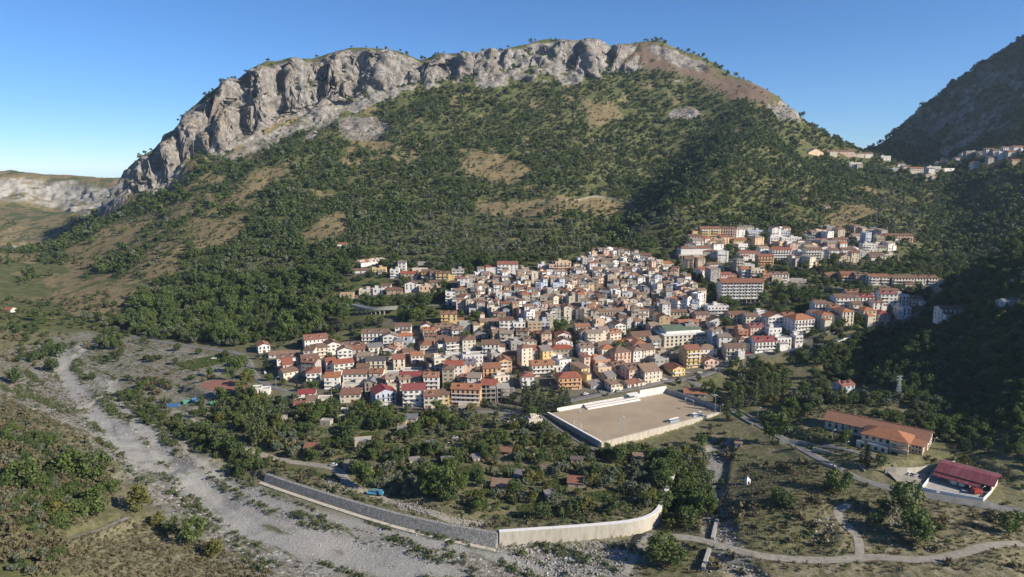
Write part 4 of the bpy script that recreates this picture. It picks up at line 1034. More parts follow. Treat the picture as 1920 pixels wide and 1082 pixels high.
# ------------------------------------------------------------------ roads and paths
MAT['asphalt'] = mat_simple('asphalt', [(0.12, 0.117, 0.112), (0.165, 0.16, 0.152), (0.20, 0.192, 0.18)], 0.25, 0.9)
MAT['dust'] = mat_simple('gravel_track', [(0.20, 0.18, 0.145), (0.28, 0.255, 0.21), (0.34, 0.31, 0.26)], 0.4, 0.95, bump=0.3)
MAT['sand'] = mat_simple('pitch_sand', [(0.33, 0.265, 0.18), (0.37, 0.30, 0.205), (0.40, 0.33, 0.23)], 0.12, 0.95, detail=8)
MAT['clay'] = mat_simple('clay', [(0.22, 0.10, 0.075), (0.27, 0.13, 0.095)], 0.3, 0.9)
MAT['river_concrete'] = mat_simple('river_concrete', [(0.36, 0.32, 0.25), (0.46, 0.42, 0.34), (0.52, 0.48, 0.40)], 0.5, 0.9, bump=0.15, stretch=(1, 1, 0.3))
_s = NT('gabion_stone', 0.95, 0.1); _v = _s.voro(2.6, out='Color'); _sp = _s.new('ShaderNodeSeparateColor'); _s.l.new(_v, _sp.inputs[0])
_s.col(_s.ramp(_sp.outputs[0], [(0.0, (0.15, 0.145, 0.135)), (0.6, (0.26, 0.25, 0.23)), (1.0, (0.40, 0.39, 0.36))])); _s.bump(_s.voro(2.6), 0.8, 0.2); MAT['gabion'] = _s.m
_s = NT('wall_stone', 0.95, 0.1); _v = _s.voro(0.9, out='Color'); _sp = _s.new('ShaderNodeSeparateColor'); _s.l.new(_v, _sp.inputs[0])
_s.col(_s.ramp(_sp.outputs[0], [(0.0, (0.15, 0.13, 0.10)), (0.6, (0.27, 0.24, 0.19)), (1.0, (0.38, 0.34, 0.28))])); _s.bump(_s.voro(0.9), 0.6, 0.2); MAT['stone_wall'] = _s.m
MAT['blue_paint'] = mat_simple('blue_paint', [(0.05, 0.14, 0.30), (0.08, 0.20, 0.40)], 1.0, 0.5, 0.4)
MAT['pale_blue'] = mat_simple('pale_blue', [(0.22, 0.30, 0.42), (0.30, 0.38, 0.50)], 1.0, 0.6)
MAT['green_paint'] = mat_simple('green_paint', [(0.05, 0.19, 0.13), (0.08, 0.25, 0.18)], 1.0, 0.5, 0.4)
MAT['red_paint'] = mat_simple('red_paint', [(0.25, 0.03, 0.025), (0.34, 0.05, 0.04)], 1.0, 0.5, 0.4)
MAT['turquoise'] = mat_simple('turquoise_paint', [(0.06, 0.27, 0.42), (0.10, 0.36, 0.52)], 1.0, 0.5, 0.4)
MAT['silver'] = mat_simple('silver_paint', [(0.32, 0.33, 0.34), (0.40, 0.41, 0.42)], 1.0, 0.35, 0.5)
MAT['black'] = mat_simple('rubber', [(0.02, 0.02, 0.02), (0.03, 0.03, 0.03)], 1.0, 0.8)
MAT['rust'] = mat_simple('rusty_sheet', [(0.14, 0.07, 0.045), (0.25, 0.14, 0.09), (0.33, 0.27, 0.22)], 0.6, 0.8)
MAT['red_sheet'] = mat_simple('red_sheet', [(0.15, 0.042, 0.05), (0.20, 0.062, 0.07), (0.26, 0.11, 0.115)], 0.25, 0.55, 0.3, space='obj', stretch=(2.5, 0.4, 1))
ROADN = {'asphalt': 'road', 'dust': 'path'}
for ri, (k, (ln, z, w, mk)) in enumerate(ROAD_LINES.items()):
    t = np.gradient(ln, axis=0); t /= np.linalg.norm(t, axis=1, keepdims=True) + 1e-9
    nrm = np.column_stack([-t[:, 1], t[:, 0]]); n = len(ln); rag = (mk == 'dust')
    rows = []
    for c, f in enumerate((1.0, .5, 0, -.5, -1.0)):
        ww = np.full(n, w / 2 * f)
        if rag and abs(f) == 1: ww = ww * (1 + 0.35 * fbm2(np.arange(n) * 0.43, np.full(n, 2.2 + ri + 7 * c), 3, 5))
        q = ln + nrm * ww[:, None]
        rows.append(np.column_stack([q, H(q[:, 0], q[:, 1]) + (0.13 if not rag else 0.05 if abs(f) == 1 else 0.10) + 0.006 * ri]))
    if not rag: rows = [rows[0] - [0, 0, .35]] + rows + [rows[-1] - [0, 0, .35]]
    V = np.concatenate(rows); i = np.arange(n - 1)
    F = np.concatenate([np.stack([a * n + i, (a + 1) * n + i, (a + 1) * n + i + 1, a * n + i + 1], 1) for a in range(len(rows) - 1)])
    me = fast_mesh(ROADN[mk], V, F); me.materials.append(MAT[mk]); link(ROADN[mk], me, kind='structure')

# ------------------------------------------------------------------ helpers for things placed along a line A-B
def v2(p): return Vector((p[0], p[1], 0))
def frame_on(A, B):
    """matrix with x along A-B, y towards the back (away from the viewer's side), origin A"""
    d = (v2(B) - v2(A)); L = d.length; ang = math.atan2(d.y, d.x)
    return ang, L
def ext_wall(line, z0, z1, th, step, name, part, mat, label, cat, cap=None, batter=0.0, z1_fn=None, group=None, gap=0.06):
    """a wall of panels along a polyline; batter leans the right-hand foot outwards"""
    root = empty(name, (float(line[0][0]), float(line[0][1]), z0), 0, label, cat, group)
    ox, oy = float(line[0][0]), float(line[0][1])
    t = np.gradient(line, axis=0); t /= np.linalg.norm(t, axis=1, keepdims=True) + 1e-9
    nr = np.column_stack([t[:, 1], -t[:, 0]])                     # right-hand side
    for i in range(0, len(line) - 1, step):
        j = min(i + step, len(line) - 1)
        g = G()
        for k in range(i, j):
            a, b = line[k] - [ox, oy], line[k + 1] - [ox, oy]
            if k == j - 1: b = b - t[k + 1] * gap
            na, nb = nr[k], nr[k + 1]
            za = (z1_fn(*line[k]) if z1_fn else z1) - z0; zb = (z1_fn(*line[k + 1]) if z1_fn else z1) - z0
            q = [a - na * th / 2, b - nb * th / 2, b + nb * (th / 2 + batter), a + na * (th / 2 + batter)]
            r = [a - na * th / 2, b - nb * th / 2, b + nb * th / 2, a + na * th / 2]
            vs = [(p[0], p[1], 0) for p in q] + [(r[0][0], r[0][1], za), (r[1][0], r[1][1], zb), (r[2][0], r[2][1], zb), (r[3][0], r[3][1], za)]
            g.add(vs, [(3, 2, 1, 0), (4, 5, 6, 7), (0, 1, 5, 4), (2, 3, 7, 6), (1, 2, 6, 5), (3, 0, 4, 7)])
            if cap:
                c = [a - na * (th / 2 + .08), b - nb * (th / 2 + .08), b + nb * (th / 2 + .08), a + na * (th / 2 + .08)]
                g.add([(p[0], p[1], h + .003) for p, h in zip(c, (za, zb, zb, za))] + [(p[0], p[1], h + .22) for p, h in zip(c, (za, zb, zb, za))], [(3, 2, 1, 0), (4, 5, 6, 7), (0, 1, 5, 4), (2, 3, 7, 6), (1, 2, 6, 5), (3, 0, 4, 7)], 1)
        put(part, g.mesh(part, [mat] + ([cap] if cap else [])), root)
    return root
ext_wall(CONC_LINE, RIVER_Z - 1.5, WALL_TOP_Z, 1.9, 4, 'river_wall', 'wall_panel', 'river_concrete', 'long pale concrete flood wall curving along the riverbed', 'wall', 'white_paint')
ext_wall(GABION_LINE, RIVER_Z - 1.5, 0.3, 1.6, 2, 'gabion_wall', 'gabion', 'gabion', 'long grey sloping stone revetment along the riverbed', 'wall', None, 3.4)
_foot = GABION_LINE + np.column_stack([np.gradient(GABION_LINE, axis=0)[:, 1], -np.gradient(GABION_LINE, axis=0)[:, 0]]) / np.linalg.norm(np.gradient(GABION_LINE, axis=0), axis=1)[:, None] * 4.6
_fz = {tuple(p): z for p, z in zip(_foot, np.minimum(H(_foot[:, 0], _foot[:, 1]), -2.6))}
ext_wall(_foot, RIVER_Z - 1.5, 0, 2.2, 3, 'wall_footing', 'footing_block', 'river_concrete', 'low pale concrete footing below the grey stone revetment', 'wall', None, 0, lambda a, b: _fz[(a, b)] + .5)

# ------------------------------------------------------------------ football pitch
pc = PITCH_POLY.mean(0)
def inset(poly, k): return poly + (poly.mean(0) - poly) * k
g = G(); q = inset(PITCH_POLY, 0.008); NQ = 24
for i in range(NQ + 1):
    for j in range(NQ + 1):
        a = i / NQ; b = j / NQ
        p = (q[0] * (1 - a) + q[3] * a) * (1 - b) + (q[1] * (1 - a) + q[2] * a) * b
        g.v.append((p[0], p[1], PITCH_Z + 0.12))
for i in range(NQ):
    for j in range(NQ): g.f.append([i * (NQ + 1) + j, (i + 1) * (NQ + 1) + j, (i + 1) * (NQ + 1) + j + 1, i * (NQ + 1) + j + 1]); g.mi.append(0)
def sand_mat():
    t = NT('pitch_sand', 0.95, 0.1)
    c = t.ramp(t.noise(0.05, 6), [(0.3, (0.30, 0.235, 0.16)), (0.5, (0.345, 0.275, 0.19)), (0.7, (0.38, 0.31, 0.22))])
    c = t.mix(t.math('MULTIPLY', t.gray(t.noise(0.35, 5, stretch=(1, 0.25, 1, 0.5)), 0.5, 0.7), 0.35), c, (0.25, 0.20, 0.14))
    t.col(c); t.bump(t.noise(2.0, 4), 0.3, 0.1); return t.m
MAT['sand'] = sand_mat()
link('football_pitch', g.mesh('football_pitch', ['sand']), kind='structure')
PL, PB, PR, PT = PITCH_POLY + (PITCH_POLY - pc) * 0.016     # left, bottom, right, top corners
def line2(a, b, step): 
    n = max(2, int(np.linalg.norm(np.array(b) - np.array(a)) / step)); return np.array([np.array(a) + (np.array(b) - np.array(a)) * k / n for k in range(n + 1)])
ext_wall(line2(PL, PB, 4), -1.5, PITCH_Z + 0.7, 1.3, 1, 'pitch_wall', 'wall_panel', 'concrete', 'stained concrete retaining wall of the pitch beside the lane', 'wall', 'white_paint')
ext_wall(line2(PB, PR, 4), -2.5, PITCH_Z + 0.35, 1.3, 1, 'pitch_wall', 'wall_panel', 'river_concrete', 'low concrete retaining wall of the pitch above the gardens', 'wall')
ext_wall(line2(PR, PT, 4), -1.0, PITCH_Z + 3.6, 0.4, 1, 'pitch_wall', 'wall_panel', 'concrete', 'tall grey boundary wall behind the far goal of the pitch', 'wall')
pt1 = PT + (PL - PT) * 0.24; pt2 = PT + (PL - PT) * 0.93
ext_wall(line2(PT, pt1, 5), 0.5, PITCH_Z + 5.2, 0.5, 1, 'pitch_wall', 'wall_panel', 'w_white', 'high white boundary wall at the corner of the pitch', 'wall')
ext_wall(line2(pt1, pt2, 5), 0.5, PITCH_Z + 2.6, 0.4, 1, 'pitch_wall', 'wall_panel', 'w_white', 'white street wall behind the grandstand of the pitch', 'wall')
# grandstand: four white steps
s0 = PT + (PL - PT) * 0.27; s1 = PT + (PL - PT) * 0.72
ang, L = frame_on(s1, s0)
e = empty('grandstand', (s1[0], s1[1], PITCH_Z), ang, 'stepped white concrete grandstand along the football pitch', 'grandstand')
for k in range(5): put('step', G().box(0, -5.6 + k * 1.05, 0.1, L, -5.6 + (k + 1) * 1.05 - .01, 0.55 + k * 0.42).mesh('step', ['terrace' if k % 2 else 'w_white']), e)
put('front_wall', G().box(0, -6.1, 0.1, L * .97, -5.85, 1.25).mesh('front_wall', ['white_paint']), e)
for k in range(12): put('post', G().box(L * k / 11 - .06, -.45, 0.1, L * k / 11 + .06, -.33, 4.0).mesh('post', ['metal']), e)
put('roof_shelter', G().slab([(L * .80, -5.0, 4.2), (L, -5.0, 4.2), (L, -.1, 4.6), (L * .80, -.1, 4.6)], .15).mesh('roof_shelter', ['white_paint']), e)
def goal(c, ang, lab):
    e = empty('goal', (c[0], c[1], PITCH_Z + .12), ang, lab, 'goal', 'goals on the pitch')
    for sx in (-3.7, 3.7): put('post', G().box(sx - .09, -.09, 0, sx + .09, .09, 2.5).mesh('post', ['white_paint']), e)
    put('crossbar', G().box(-3.79, -.09, 2.5, 3.79, .09, 2.68).mesh('crossbar', ['white_paint']), e)
    g = G()
    for sx in (-3.6, 3.6): g.beam((sx, 0, 2.5), (sx, 2.0, 0), .06)
    g.beam((-3.6, 2.0, .05), (3.6, 2.0, .05), .06)
    for k in range(9): g.beam((-3.6 + .9 * k, 0.05, 2.5), (-3.6 + .9 * k, 2.0, .05), .03)
    put('net_frame', g.mesh('net_frame', ['metal']), e)
angs = math.atan2(*(PB - PL)[::-1])
goal((PL + PB) / 2 + (pc - (PL + PB) / 2) * 0.07, angs + math.pi, 'white goal frame beside the lane side of the pitch')
goal((PR + PT) / 2 + (pc - (PR + PT) / 2) * 0.07, angs, 'white goal frame by the tall grey boundary wall')
for fr, lab in ((0.60, 'dugout bench with blue back nearer the lane corner of the pitch'), (0.80, 'dugout bench with blue back nearer the bridge corner of the pitch')):
    c = PB + (PR - PB) * fr + (pc - (PB + PR) / 2) / np.linalg.norm(pc - (PB + PR) / 2) * 2.2
    a = math.atan2(*(PR - PB)[::-1])
    e = empty('dugout', (c[0], c[1], PITCH_Z + .12), a, lab, 'dugout', 'dugouts of the pitch')
    put('roof', G().slab([(-4, 1.6, 2.3), (-4, -.2, 2.1), (4, -.2, 2.1), (4, 1.6, 2.3)], .1).mesh('roof', ['white_paint']), e)
    put('back_panel', G().box(-4, -.2, 0, 4, -.1, 1.1).mesh('back_panel', ['pale_blue']), e)
    put('bench', G().box(-3.8, .2, .35, 3.8, .6, .45).box(-3.6, .25, 0, -3.4, .55, .35).box(3.4, .25, 0, 3.6, .55, .35).mesh('bench', ['white_paint']), e)
    for sx in (-4.0, 3.9): put('side_panel', G().box(sx, -.1, 0, sx + .1, 1.0, 2.0).mesh('side_panel', ['pale_blue']), e)
def lamp(u, v, h, label, arm=1.6, z=None, double=False):
    x, y = P(u, v); zz = g1(x, y) if z is None else z
    e = empty('street_lamp', (x, y, zz), 0.4, label, 'lamp', 'lamp posts')
    put('post', G().cyl(0, 0, -.5, h, .13, .07, 8).mesh('post', ['metal']), e)
    g = G().beam((0, 0, h - .1), (arm, 0, h + .35), .09)
    put('arm', g.mesh('arm', ['metal']), e)
    put('lamp_head', G().box(arm - .2, -.18, h + .28, arm + .7, .18, h + .44).mesh('lamp_head', ['white_paint']), e)
def floodlight(p, label):
    e = empty('floodlight_mast', (p[0], p[1], PITCH_Z), angs, label, 'floodlight', 'floodlight masts of the pitch')
    put('mast', G().cyl(0, 0, -1, 13, .17, .09, 8).mesh('mast', ['metal']), e)
    put('crossbar', G().box(-1.1, -.08, 12.6, 1.1, .08, 12.8).mesh('crossbar', ['metal']), e)
    for sx in (-.9, 0, .9): put('lamp_head', G().box(sx - .3, -.35, 12.85, sx + .3, .1, 13.3).mesh('lamp_head', ['white_paint']), e)
for p, lb in ((PL + (PB - PL) * .62, 'white floodlight mast on the wall beside the lane'), (PB + (PR - PB) * .16, 'white floodlight mast above the vineyard end of the gardens'), (PB + (PR - PB) * .93, 'white floodlight mast at the bridge corner of the pitch'), (pt1, 'white floodlight mast beside the high white corner wall')):
    floodlight(p, lb)

# ------------------------------------------------------------------ clay court
q = inset(pzs([(372, 722), (400, 713), (436, 713), (478, 728), (468, 734), (395, 733)], COURT_Z), 0.0)
link('clay_court', G().add([(p[0], p[1], COURT_Z + .12) for p in q], [tuple(range(len(q)))[::-1]]).mesh('clay_court', ['clay']), kind='structure')

# ------------------------------------------------------------------ a generic big block in a local frame
def block(parent, w0, y0, w1, y1, z0, h, mat, name='wall'): return put(name, G().box(w0, y0, z0, w1, y1, h).mesh(name, [mat]), parent)
def windows(parent, n, x0, x1, y, zs, kind='plain', rz=0.0):
    for z in zs:
        for i in range(n): put('window', WIN[kind], parent, (x0 + (i + .5) * (x1 - x0) / n, y, z), rz)
def windows_x(parent, n, y0, y1, x, zs, kind, rz):
    for z in zs:
        for i in range(n): put('window', WIN[kind], parent, (x, y0 + (i + .5) * (y1 - y0) / n, z), rz)
def foot(A, B, depth):
    a, b = np.array(A[:2]), np.array(B[:2]); d = b - a; n = np.array([-d[1], d[0]]) / np.linalg.norm(d)
    L = np.linalg.norm(d); k = max(1, int(L / 8))
    for i in range(k + 1): FOOTPRINTS.append((*(a + d * i / k + n * depth / 2), depth * .62 + 2))
# school
A = pz(1546, 803, SCHOOL_Z); B = pz(1738, 846, SCHOOL_Z); ang, L = frame_on(A, B); D = 15.0; foot(A, B, D)
e = empty('school', (A[0], A[1], SCHOOL_Z), ang, 'long cream school with orange hipped roofs and corner balconies', 'school')
block(e, 0, 0, L, D, -3, 6.2, 'w_cream')
g = G()
for sx in (0, L): g.add([(sx, 0, 6.2), (sx, D, 6.2), (sx, D / 2, 9.4)], [(0, 1, 2) if sx else (0, 2, 1)])
put('gable', g.mesh('gable', ['w_cream']), e)
g = G().slab([(-.8, -1.2, 5.75), (L + .8, -1.2, 5.75), (L + .8, D / 2, 9.5), (-.8, D / 2, 9.5)], .3).slab([(L + .8, D + 1.2, 5.75), (-.8, D + 1.2, 5.75), (-.8, D / 2, 9.5), (L + .8, D / 2, 9.5)], .3).box(-.8, D / 2 - .25, 9.45, L + .8, D / 2 + .25, 9.7)
put('roof', g.mesh('roof', ['r_orange']), e)
windows(e, 6, 1, L * .42, 0, (1.6,), 'big'); windows(e, 6, 1, L * .42, 0, (4.0,), 'plain'); windows_x(e, 3, 1, D - 1, L, (1.0, 3.9), 'big', math.pi / 2)
px0, px1, pd = L * .43, L * .86, 13.0       # the pavilion in front
block(e, px0, -pd, px1, -.02, -3, 6.8, 'w_cream', 'pavilion_wall')
xm = (px0 + px1) / 2; o = 1.0
g = G(); a, b = (px0 + 7, -pd / 2 + .5, 10.6), (px1 - 7, -pd / 2 + .5, 10.6)
c0, c1, c2, c3 = (px0 - o, -pd - o, 6.8), (px1 + o, -pd - o, 6.8), (px1 + o, o + 2, 6.8), (px0 - o, o + 2, 6.8)
g.slab([c0, c1, b, a], .28); g.slab([c2, c3, a, b], .28); g.slab([c3, c0, a], .28); g.slab([c1, c2, b], .28)
put('pavilion_roof', g.mesh('pavilion_roof', ['r_orange']), e)
windows(e, 6, px0 + 1, px1 - 1, -pd, (4.2,), 'big')
block(e, px0 - 1.5, -pd - 5.0, px0 + (px1 - px0) * .62, -pd - .02, -3, 2.9, 'w_cream', 'terrace_wall')
block(e, px0 - 1.5, -pd - 5.0, px0 + (px1 - px0) * .62, -pd - 4.75, 2.903, 3.9, 'w_white', 'parapet')
windows(e, 4, px0, px0 + (px1 - px0) * .6, -pd - 5.0, (0.6,), 'big')
for zz in (0.0, 3.2):
    put('balcony', G().box(px0 + (px1 - px0) * .64, -pd - 3.6, zz + 2.6, px1 + .8, -pd - .02, zz + 2.9).box(px0 + (px1 - px0) * .64, -pd - 3.6, zz + 2.903, px1 + .8, -pd - 3.4, zz + 3.8).mesh('balcony', ['w_peach']), e)
for sx in (px0 + (px1 - px0) * .66, px1 + .3): put('pillar', G().box(sx, -pd - 3.3, -2, sx + .5, -pd - 2.8, 6.5).mesh('pillar', ['w_peach']), e)
block(e, px1 + .02, -8, L - 1, -.02, -3, 5.2, 'w_peach', 'annex_wall'); windows(e, 3, px1 + 1, L - 1.5, -8, (0.8, 3.4), 'plain'); windows_x(e, 2, -7.5, -.5, L - 1, (0.8, 3.4), 'plain', math.pi / 2)
put('annex_roof', G().slab([(px1 + .3, -9, 5.15), (L - .2, -9, 5.15), (L - .2, -.02, 6.15), (px1 + .3, -.02, 6.15)], .22).mesh('annex_roof', ['r_orange']), e)
FOOTPRINTS += [(*pz(1672, 845, SCHOOL_Z)[:2], 16), (*pz(1690, 858, SCHOOL_Z)[:2], 8)]
# school yard retaining walls
for pts, z0, z1, lb in (([(1660, 876), (1700, 878), (1745, 872), (1790, 864)], 4.5, SCHOOL_Z + .9, 'pale concrete retaining wall under the school yard'), ([(1524, 838), (1560, 848), (1600, 862), (1622, 882)], 3.0, 7.6, 'low concrete wall lining the road below the school')):
    ln = smooth_line(pzs(pts, z1), 4); ext_wall(ln, z0, z1, .4, 1, 'retaining_wall', 'wall_panel', 'river_concrete', lb, 'wall')
ln = smooth_line(pzs([(1462, 822), (1500, 826), (1545, 836), (1582, 838)], 7), 4); ext_wall(ln, 3.0, 7.0, .3, 1, 'fence_wall', 'wall_panel', 'concrete', 'dark fenced wall of the school garden by the road', 'wall')
# red-roofed depot
A = pz(1757, 899, SHED_Z); B = pz(1857, 927, SHED_Z); ang, L = frame_on(A, B); D = 15.0; foot(A, B, D)
e = empty('depot', (A[0], A[1], SHED_Z), ang, 'open depot with ribbed crimson sheet roof and walled yard', 'depot')
block(e, 0, D - .3, L, D, -2, 6.0, 'concrete', 'back_wall'); block(e, 0, 4, .3, D - .302, -2, 5.4, 'concrete', 'side_wall'); block(e, L - .3, 2, L, D - .302, -2, 5.0, 'w_cream', 'side_wall')
for k in range(6): put('pillar', G().box(L * k / 5 - .2 + (.25 if k == 0 else -.25 if k == 5 else 0), .3, -1, L * k / 5 + .2 + (.25 if k == 0 else -.25 if k == 5 else 0), .7, 4.4).mesh('pillar', ['concrete']), e)
def ribbed(x0, x1, y0, z0, y1, z1, n):
    g = G().slab([(x0, y0, z0), (x1, y0, z0), (x1, y1, z1), (x0, y1, z1)], .12)
    for k in range(n + 1):
        x = x0 + (x1 - x0) * k / n; g.beam((x, y0, z0 + .06), (x, y1, z1 + .06), .22, .16)
    return g
put('roof', ribbed(-1.2, L + 1.2, -1.0, 4.6, D * .5, 6.6, 34).mesh('roof', ['red_sheet']), e); put('roof', ribbed(-1.2, L + 1.2, D + 1, 5.6, D * .5, 6.62, 34).mesh('roof', ['red_sheet']), e)
put('awning', ribbed(-1.2, L * .8, -4.2, 3.4, -.6, 4.1, 26).mesh('awning', ['red_sheet']), e)
block(e, 1.5, 3.0, L * .3, D - .5, -1, 3.6, 'w_grey', 'store_room')
for pts, lb in (([(1752, 884), (1742, 900), (1728, 918)], 'white rendered side wall of the depot yard'), ([(1728, 919), (1756, 925)], 'white rendered wall piece left of the depot gate opening'), ([(1762, 926), (1800, 933), (1842, 940)], 'white rendered front wall of the depot yard'), ([(1843, 940), (1858, 925)], 'short white wall closing the depot yard corner')):
    ln = smooth_line(pzs(pts, SHED_Z), 4); ext_wall(ln, SHED_Z - 1.5, SHED_Z + 1.7, .35, 1, 'yard_wall', 'wall_panel', 'white_paint', lb, 'wall')
q = pzs([(1752, 884), (1728, 919), (1842, 940), (1870, 910)], SHED_Z)
link('depot_yard', G().add([(p[0], p[1], SHED_Z + .1) for p in q], [(3, 2, 1, 0)][::-1]).mesh('depot_yard', ['concrete']), kind='structure')
q = pzs([(1658, 886), (1690, 880), (1745, 878), (1725, 917), (1690, 912)], 5.6); zq = [g1(*p) + .15 for p in q]
link('parking_area', G().add([(p[0], p[1], z) for p, z in zip(q, zq)], [tuple(range(5))]).mesh('parking_area', ['dust']), kind='structure')

# ------------------------------------------------------------------ vehicles
def car_mesh():
    prof = [(-2.05, .35), (-2.1, .75), (-1.95, .95), (-1.25, 1.0), (1.0, 1.0), (1.75, .9), (2.05, .7), (2.05, .35)]
    def ext(pr, hw, top=1.0):
        g = G(); n = len(pr); vs = [(x, -hw, z) for x, z in pr] + [(x, hw, z) for x, z in pr]
        return g.add(vs, [(i, (i + 1) % n, n + (i + 1) % n, n + i) for i in range(n)] + [tuple(range(n - 1, -1, -1)), tuple(range(n, 2 * n))])
    cab = [(-1.75, .98), (-1.35, 1.42), (.25, 1.45), (1.0, .98)]
    return ext(prof, .85), ext(cab, .74), [(-1.3, 1.44), (.22, 1.46), (.2, 1.52), (-1.25, 1.5)]
_cb, _cc, _ct = car_mesh()
_wheel = G().cyl(0, 0, -.1, .1, .31, .31, 10).xform(Matrix.Rotation(math.pi / 2, 4, 'X')).mesh('wheel', ['black'])
_cabm = _cc.mesh('cabin_glass', ['glass'])
_carm = {}
def car(u, v, rot, colour, label, group='parked cars', pos=None):
    x, y = P(u, v) if pos is None else pos[:2]; z = (g1(x, y) if pos is None else pos[2]) + .3
    e = empty('parked_car', (x, y, z), R(rot), label, 'car', group)
    if colour not in _carm:
        gt = G(); n = 4; vs = [(a, -.70, b) for a, b in _ct] + [(a, .70, b) for a, b in _ct]
        gt.add(vs, [(i, (i + 1) % n, n + (i + 1) % n, n + i) for i in range(n)] + [(3, 2, 1, 0), (4, 5, 6, 7)])
        _carm[colour] = (_cb.mesh('body', [colour]), gt.mesh('car_roof', [colour]))
    put('body', _carm[colour][0], e); put('cabin', _cabm, e); put('car_roof', _carm[colour][1], e)
    for sx in (-1.3, 1.3):
        for sy in (-.82, .82): put('wheel', _wheel, e, (sx, sy, .31))
    FOOTPRINTS.append((x, y, 2.5))
for a in [(627, 873, -8, 'white_paint', 'white car stopped on the garden lane bend'), (401, 674, 10, 'white_paint', 'white car parked by the green crop strips'), (497, 700, -60, 'white_paint', 'white car on the road at the west edge of town'),
          (853, 823, 15, 'silver', 'pale car on the lane inside the gardens'), (1706, 890, 20, 'white_paint', 'white car in the parking area beside the depot wall'), (1716, 893, 15, 'silver', 'silver car in the parking area beside the depot wall'),
          (1098, 739, 20, 'white_paint', 'white car on the street behind the grandstand'), (1160, 736, 15, 'silver', 'silver car by the street houses above the pitch'), (1246, 712, 10, 'white_paint', 'white car at the corner above the white wall'),
          (1289, 699, 10, 'silver', 'silver car beneath the tall yellow house'), (1312, 700, 0, 'white_paint', 'white car on the square by the tall yellow house'), (1403, 662, 5, 'red_paint', 'red car below the cream balcony house'), (893, 652, 30, 'white_paint', 'white car on the street by the church garden'),
          (1576, 545, 5, 'white_paint', 'white car on the walled terrace road'), (1622, 625, 20, 'silver', 'silver car on the climbing road'), (1340, 695, 40, 'silver', 'silver car near the square by the poplars'), (948, 648, 60, 'white_paint', 'white car in the market street below the church'), (1560, 876, -25, 'silver', 'silver car driving on the school road')]:
    car(*a)
def box_truck(u, v, rot, label, cabmat, boxmat, L=6.0):
    x, y = P(u, v); z = g1(x, y) + .1
    e = empty('van', (x, y, z), R(rot), label, 'van', 'white vans in the depot yard' if 'yard' in label else None)
    put('cargo_box', G().box(-L / 2, -1.05, .6, L / 2 - 1.9, 1.05, 2.9).mesh('cargo_box', [boxmat]), e)
    g = G(); vs = [(L / 2 - 1.85, -1, .45), (L / 2, -1, .45), (L / 2, -1, 1.2), (L / 2 - .6, -1, 2.1), (L / 2 - 1.85, -1, 2.15)]
    g.add(vs + [(a, 1, c) for a, _, c in vs], [(0, 1, 6, 5), (1, 2, 7, 6), (2, 3, 8, 7), (3, 4, 9, 8), (4, 0, 5, 9), (4, 3, 2, 1, 0), (5, 6, 7, 8, 9)]); put('cab', g.mesh('cab', [cabmat]), e)
    put('windscreen', G().slab([(L / 2 - .02, -.9, 1.25), (L / 2 - .02, .9, 1.25), (L / 2 - .58, .9, 2.08), (L / 2 - .58, -.9, 2.08)], -.05).mesh('windscreen', ['glass']), e)
    for sx in (-L / 2 + 1.0, L / 2 - 1.0):
        for sy in (-.95, .95): put('wheel', _wheel, e, (sx, sy, .35))
    FOOTPRINTS.append((x, y, 4))
box_truck(1785, 908, 75, 'white van with tall box in the depot yard under the awning', 'white_paint', 'white_paint'); box_truck(1800, 913, 75, 'smaller white van in the depot yard next to the tall one', 'white_paint', 'white_paint', 4.6)
box_truck(1832, 928, 10, 'red box van beside the depot yard corner', 'red_paint', 'red_paint', 5.0)
# blue crane truck by the river
x, y = P(704, 932); z = g1(x, y) + .1
e = empty('crane_truck', (x, y, z), R(-8), 'turquoise crane truck parked on the track behind the revetment', 'truck')
put('chassis', G().box(-4.2, -.9, .7, 4.0, .9, 1.0).mesh('chassis', ['black']), e); put('cab', G().box(2.3, -1.15, 1.0, 4.2, 1.15, 2.2).box(2.3, -1.1, 2.2, 3.7, 1.1, 2.95).mesh('cab', ['turquoise']), e)
put('windscreen', G().box(3.7, -1.0, 2.25, 3.76, 1.0, 2.85).mesh('windscreen', ['glass']), e); put('cargo_bed', G().box(-4.2, -1.15, 1.0, .8, 1.15, 1.25).box(-4.2, -1.15, 1.25, .8, -1.05, 1.9).box(-4.2, 1.05, 1.25, .8, 1.15, 1.9).box(-4.2, -1.05, 1.25, -4.1, 1.05, 1.9).mesh('cargo_bed', ['turquoise']), e)
put('crane_arm', G().beam((1.5, 0, 1.0), (1.5, 0, 3.2), .5).beam((1.5, 0, 3.1), (-1.6, 0, 3.6), .35).beam((-1.6, 0, 3.5), (-3.2, 0, 2.2), .28).mesh('crane_arm', ['turquoise']), e)
for sx in (-3.2, -2.0, 3.2):
    for sy in (-1, 1): put('wheel', _wheel, e, (sx, sy, .45))
FOOTPRINTS.append((x, y, 5))
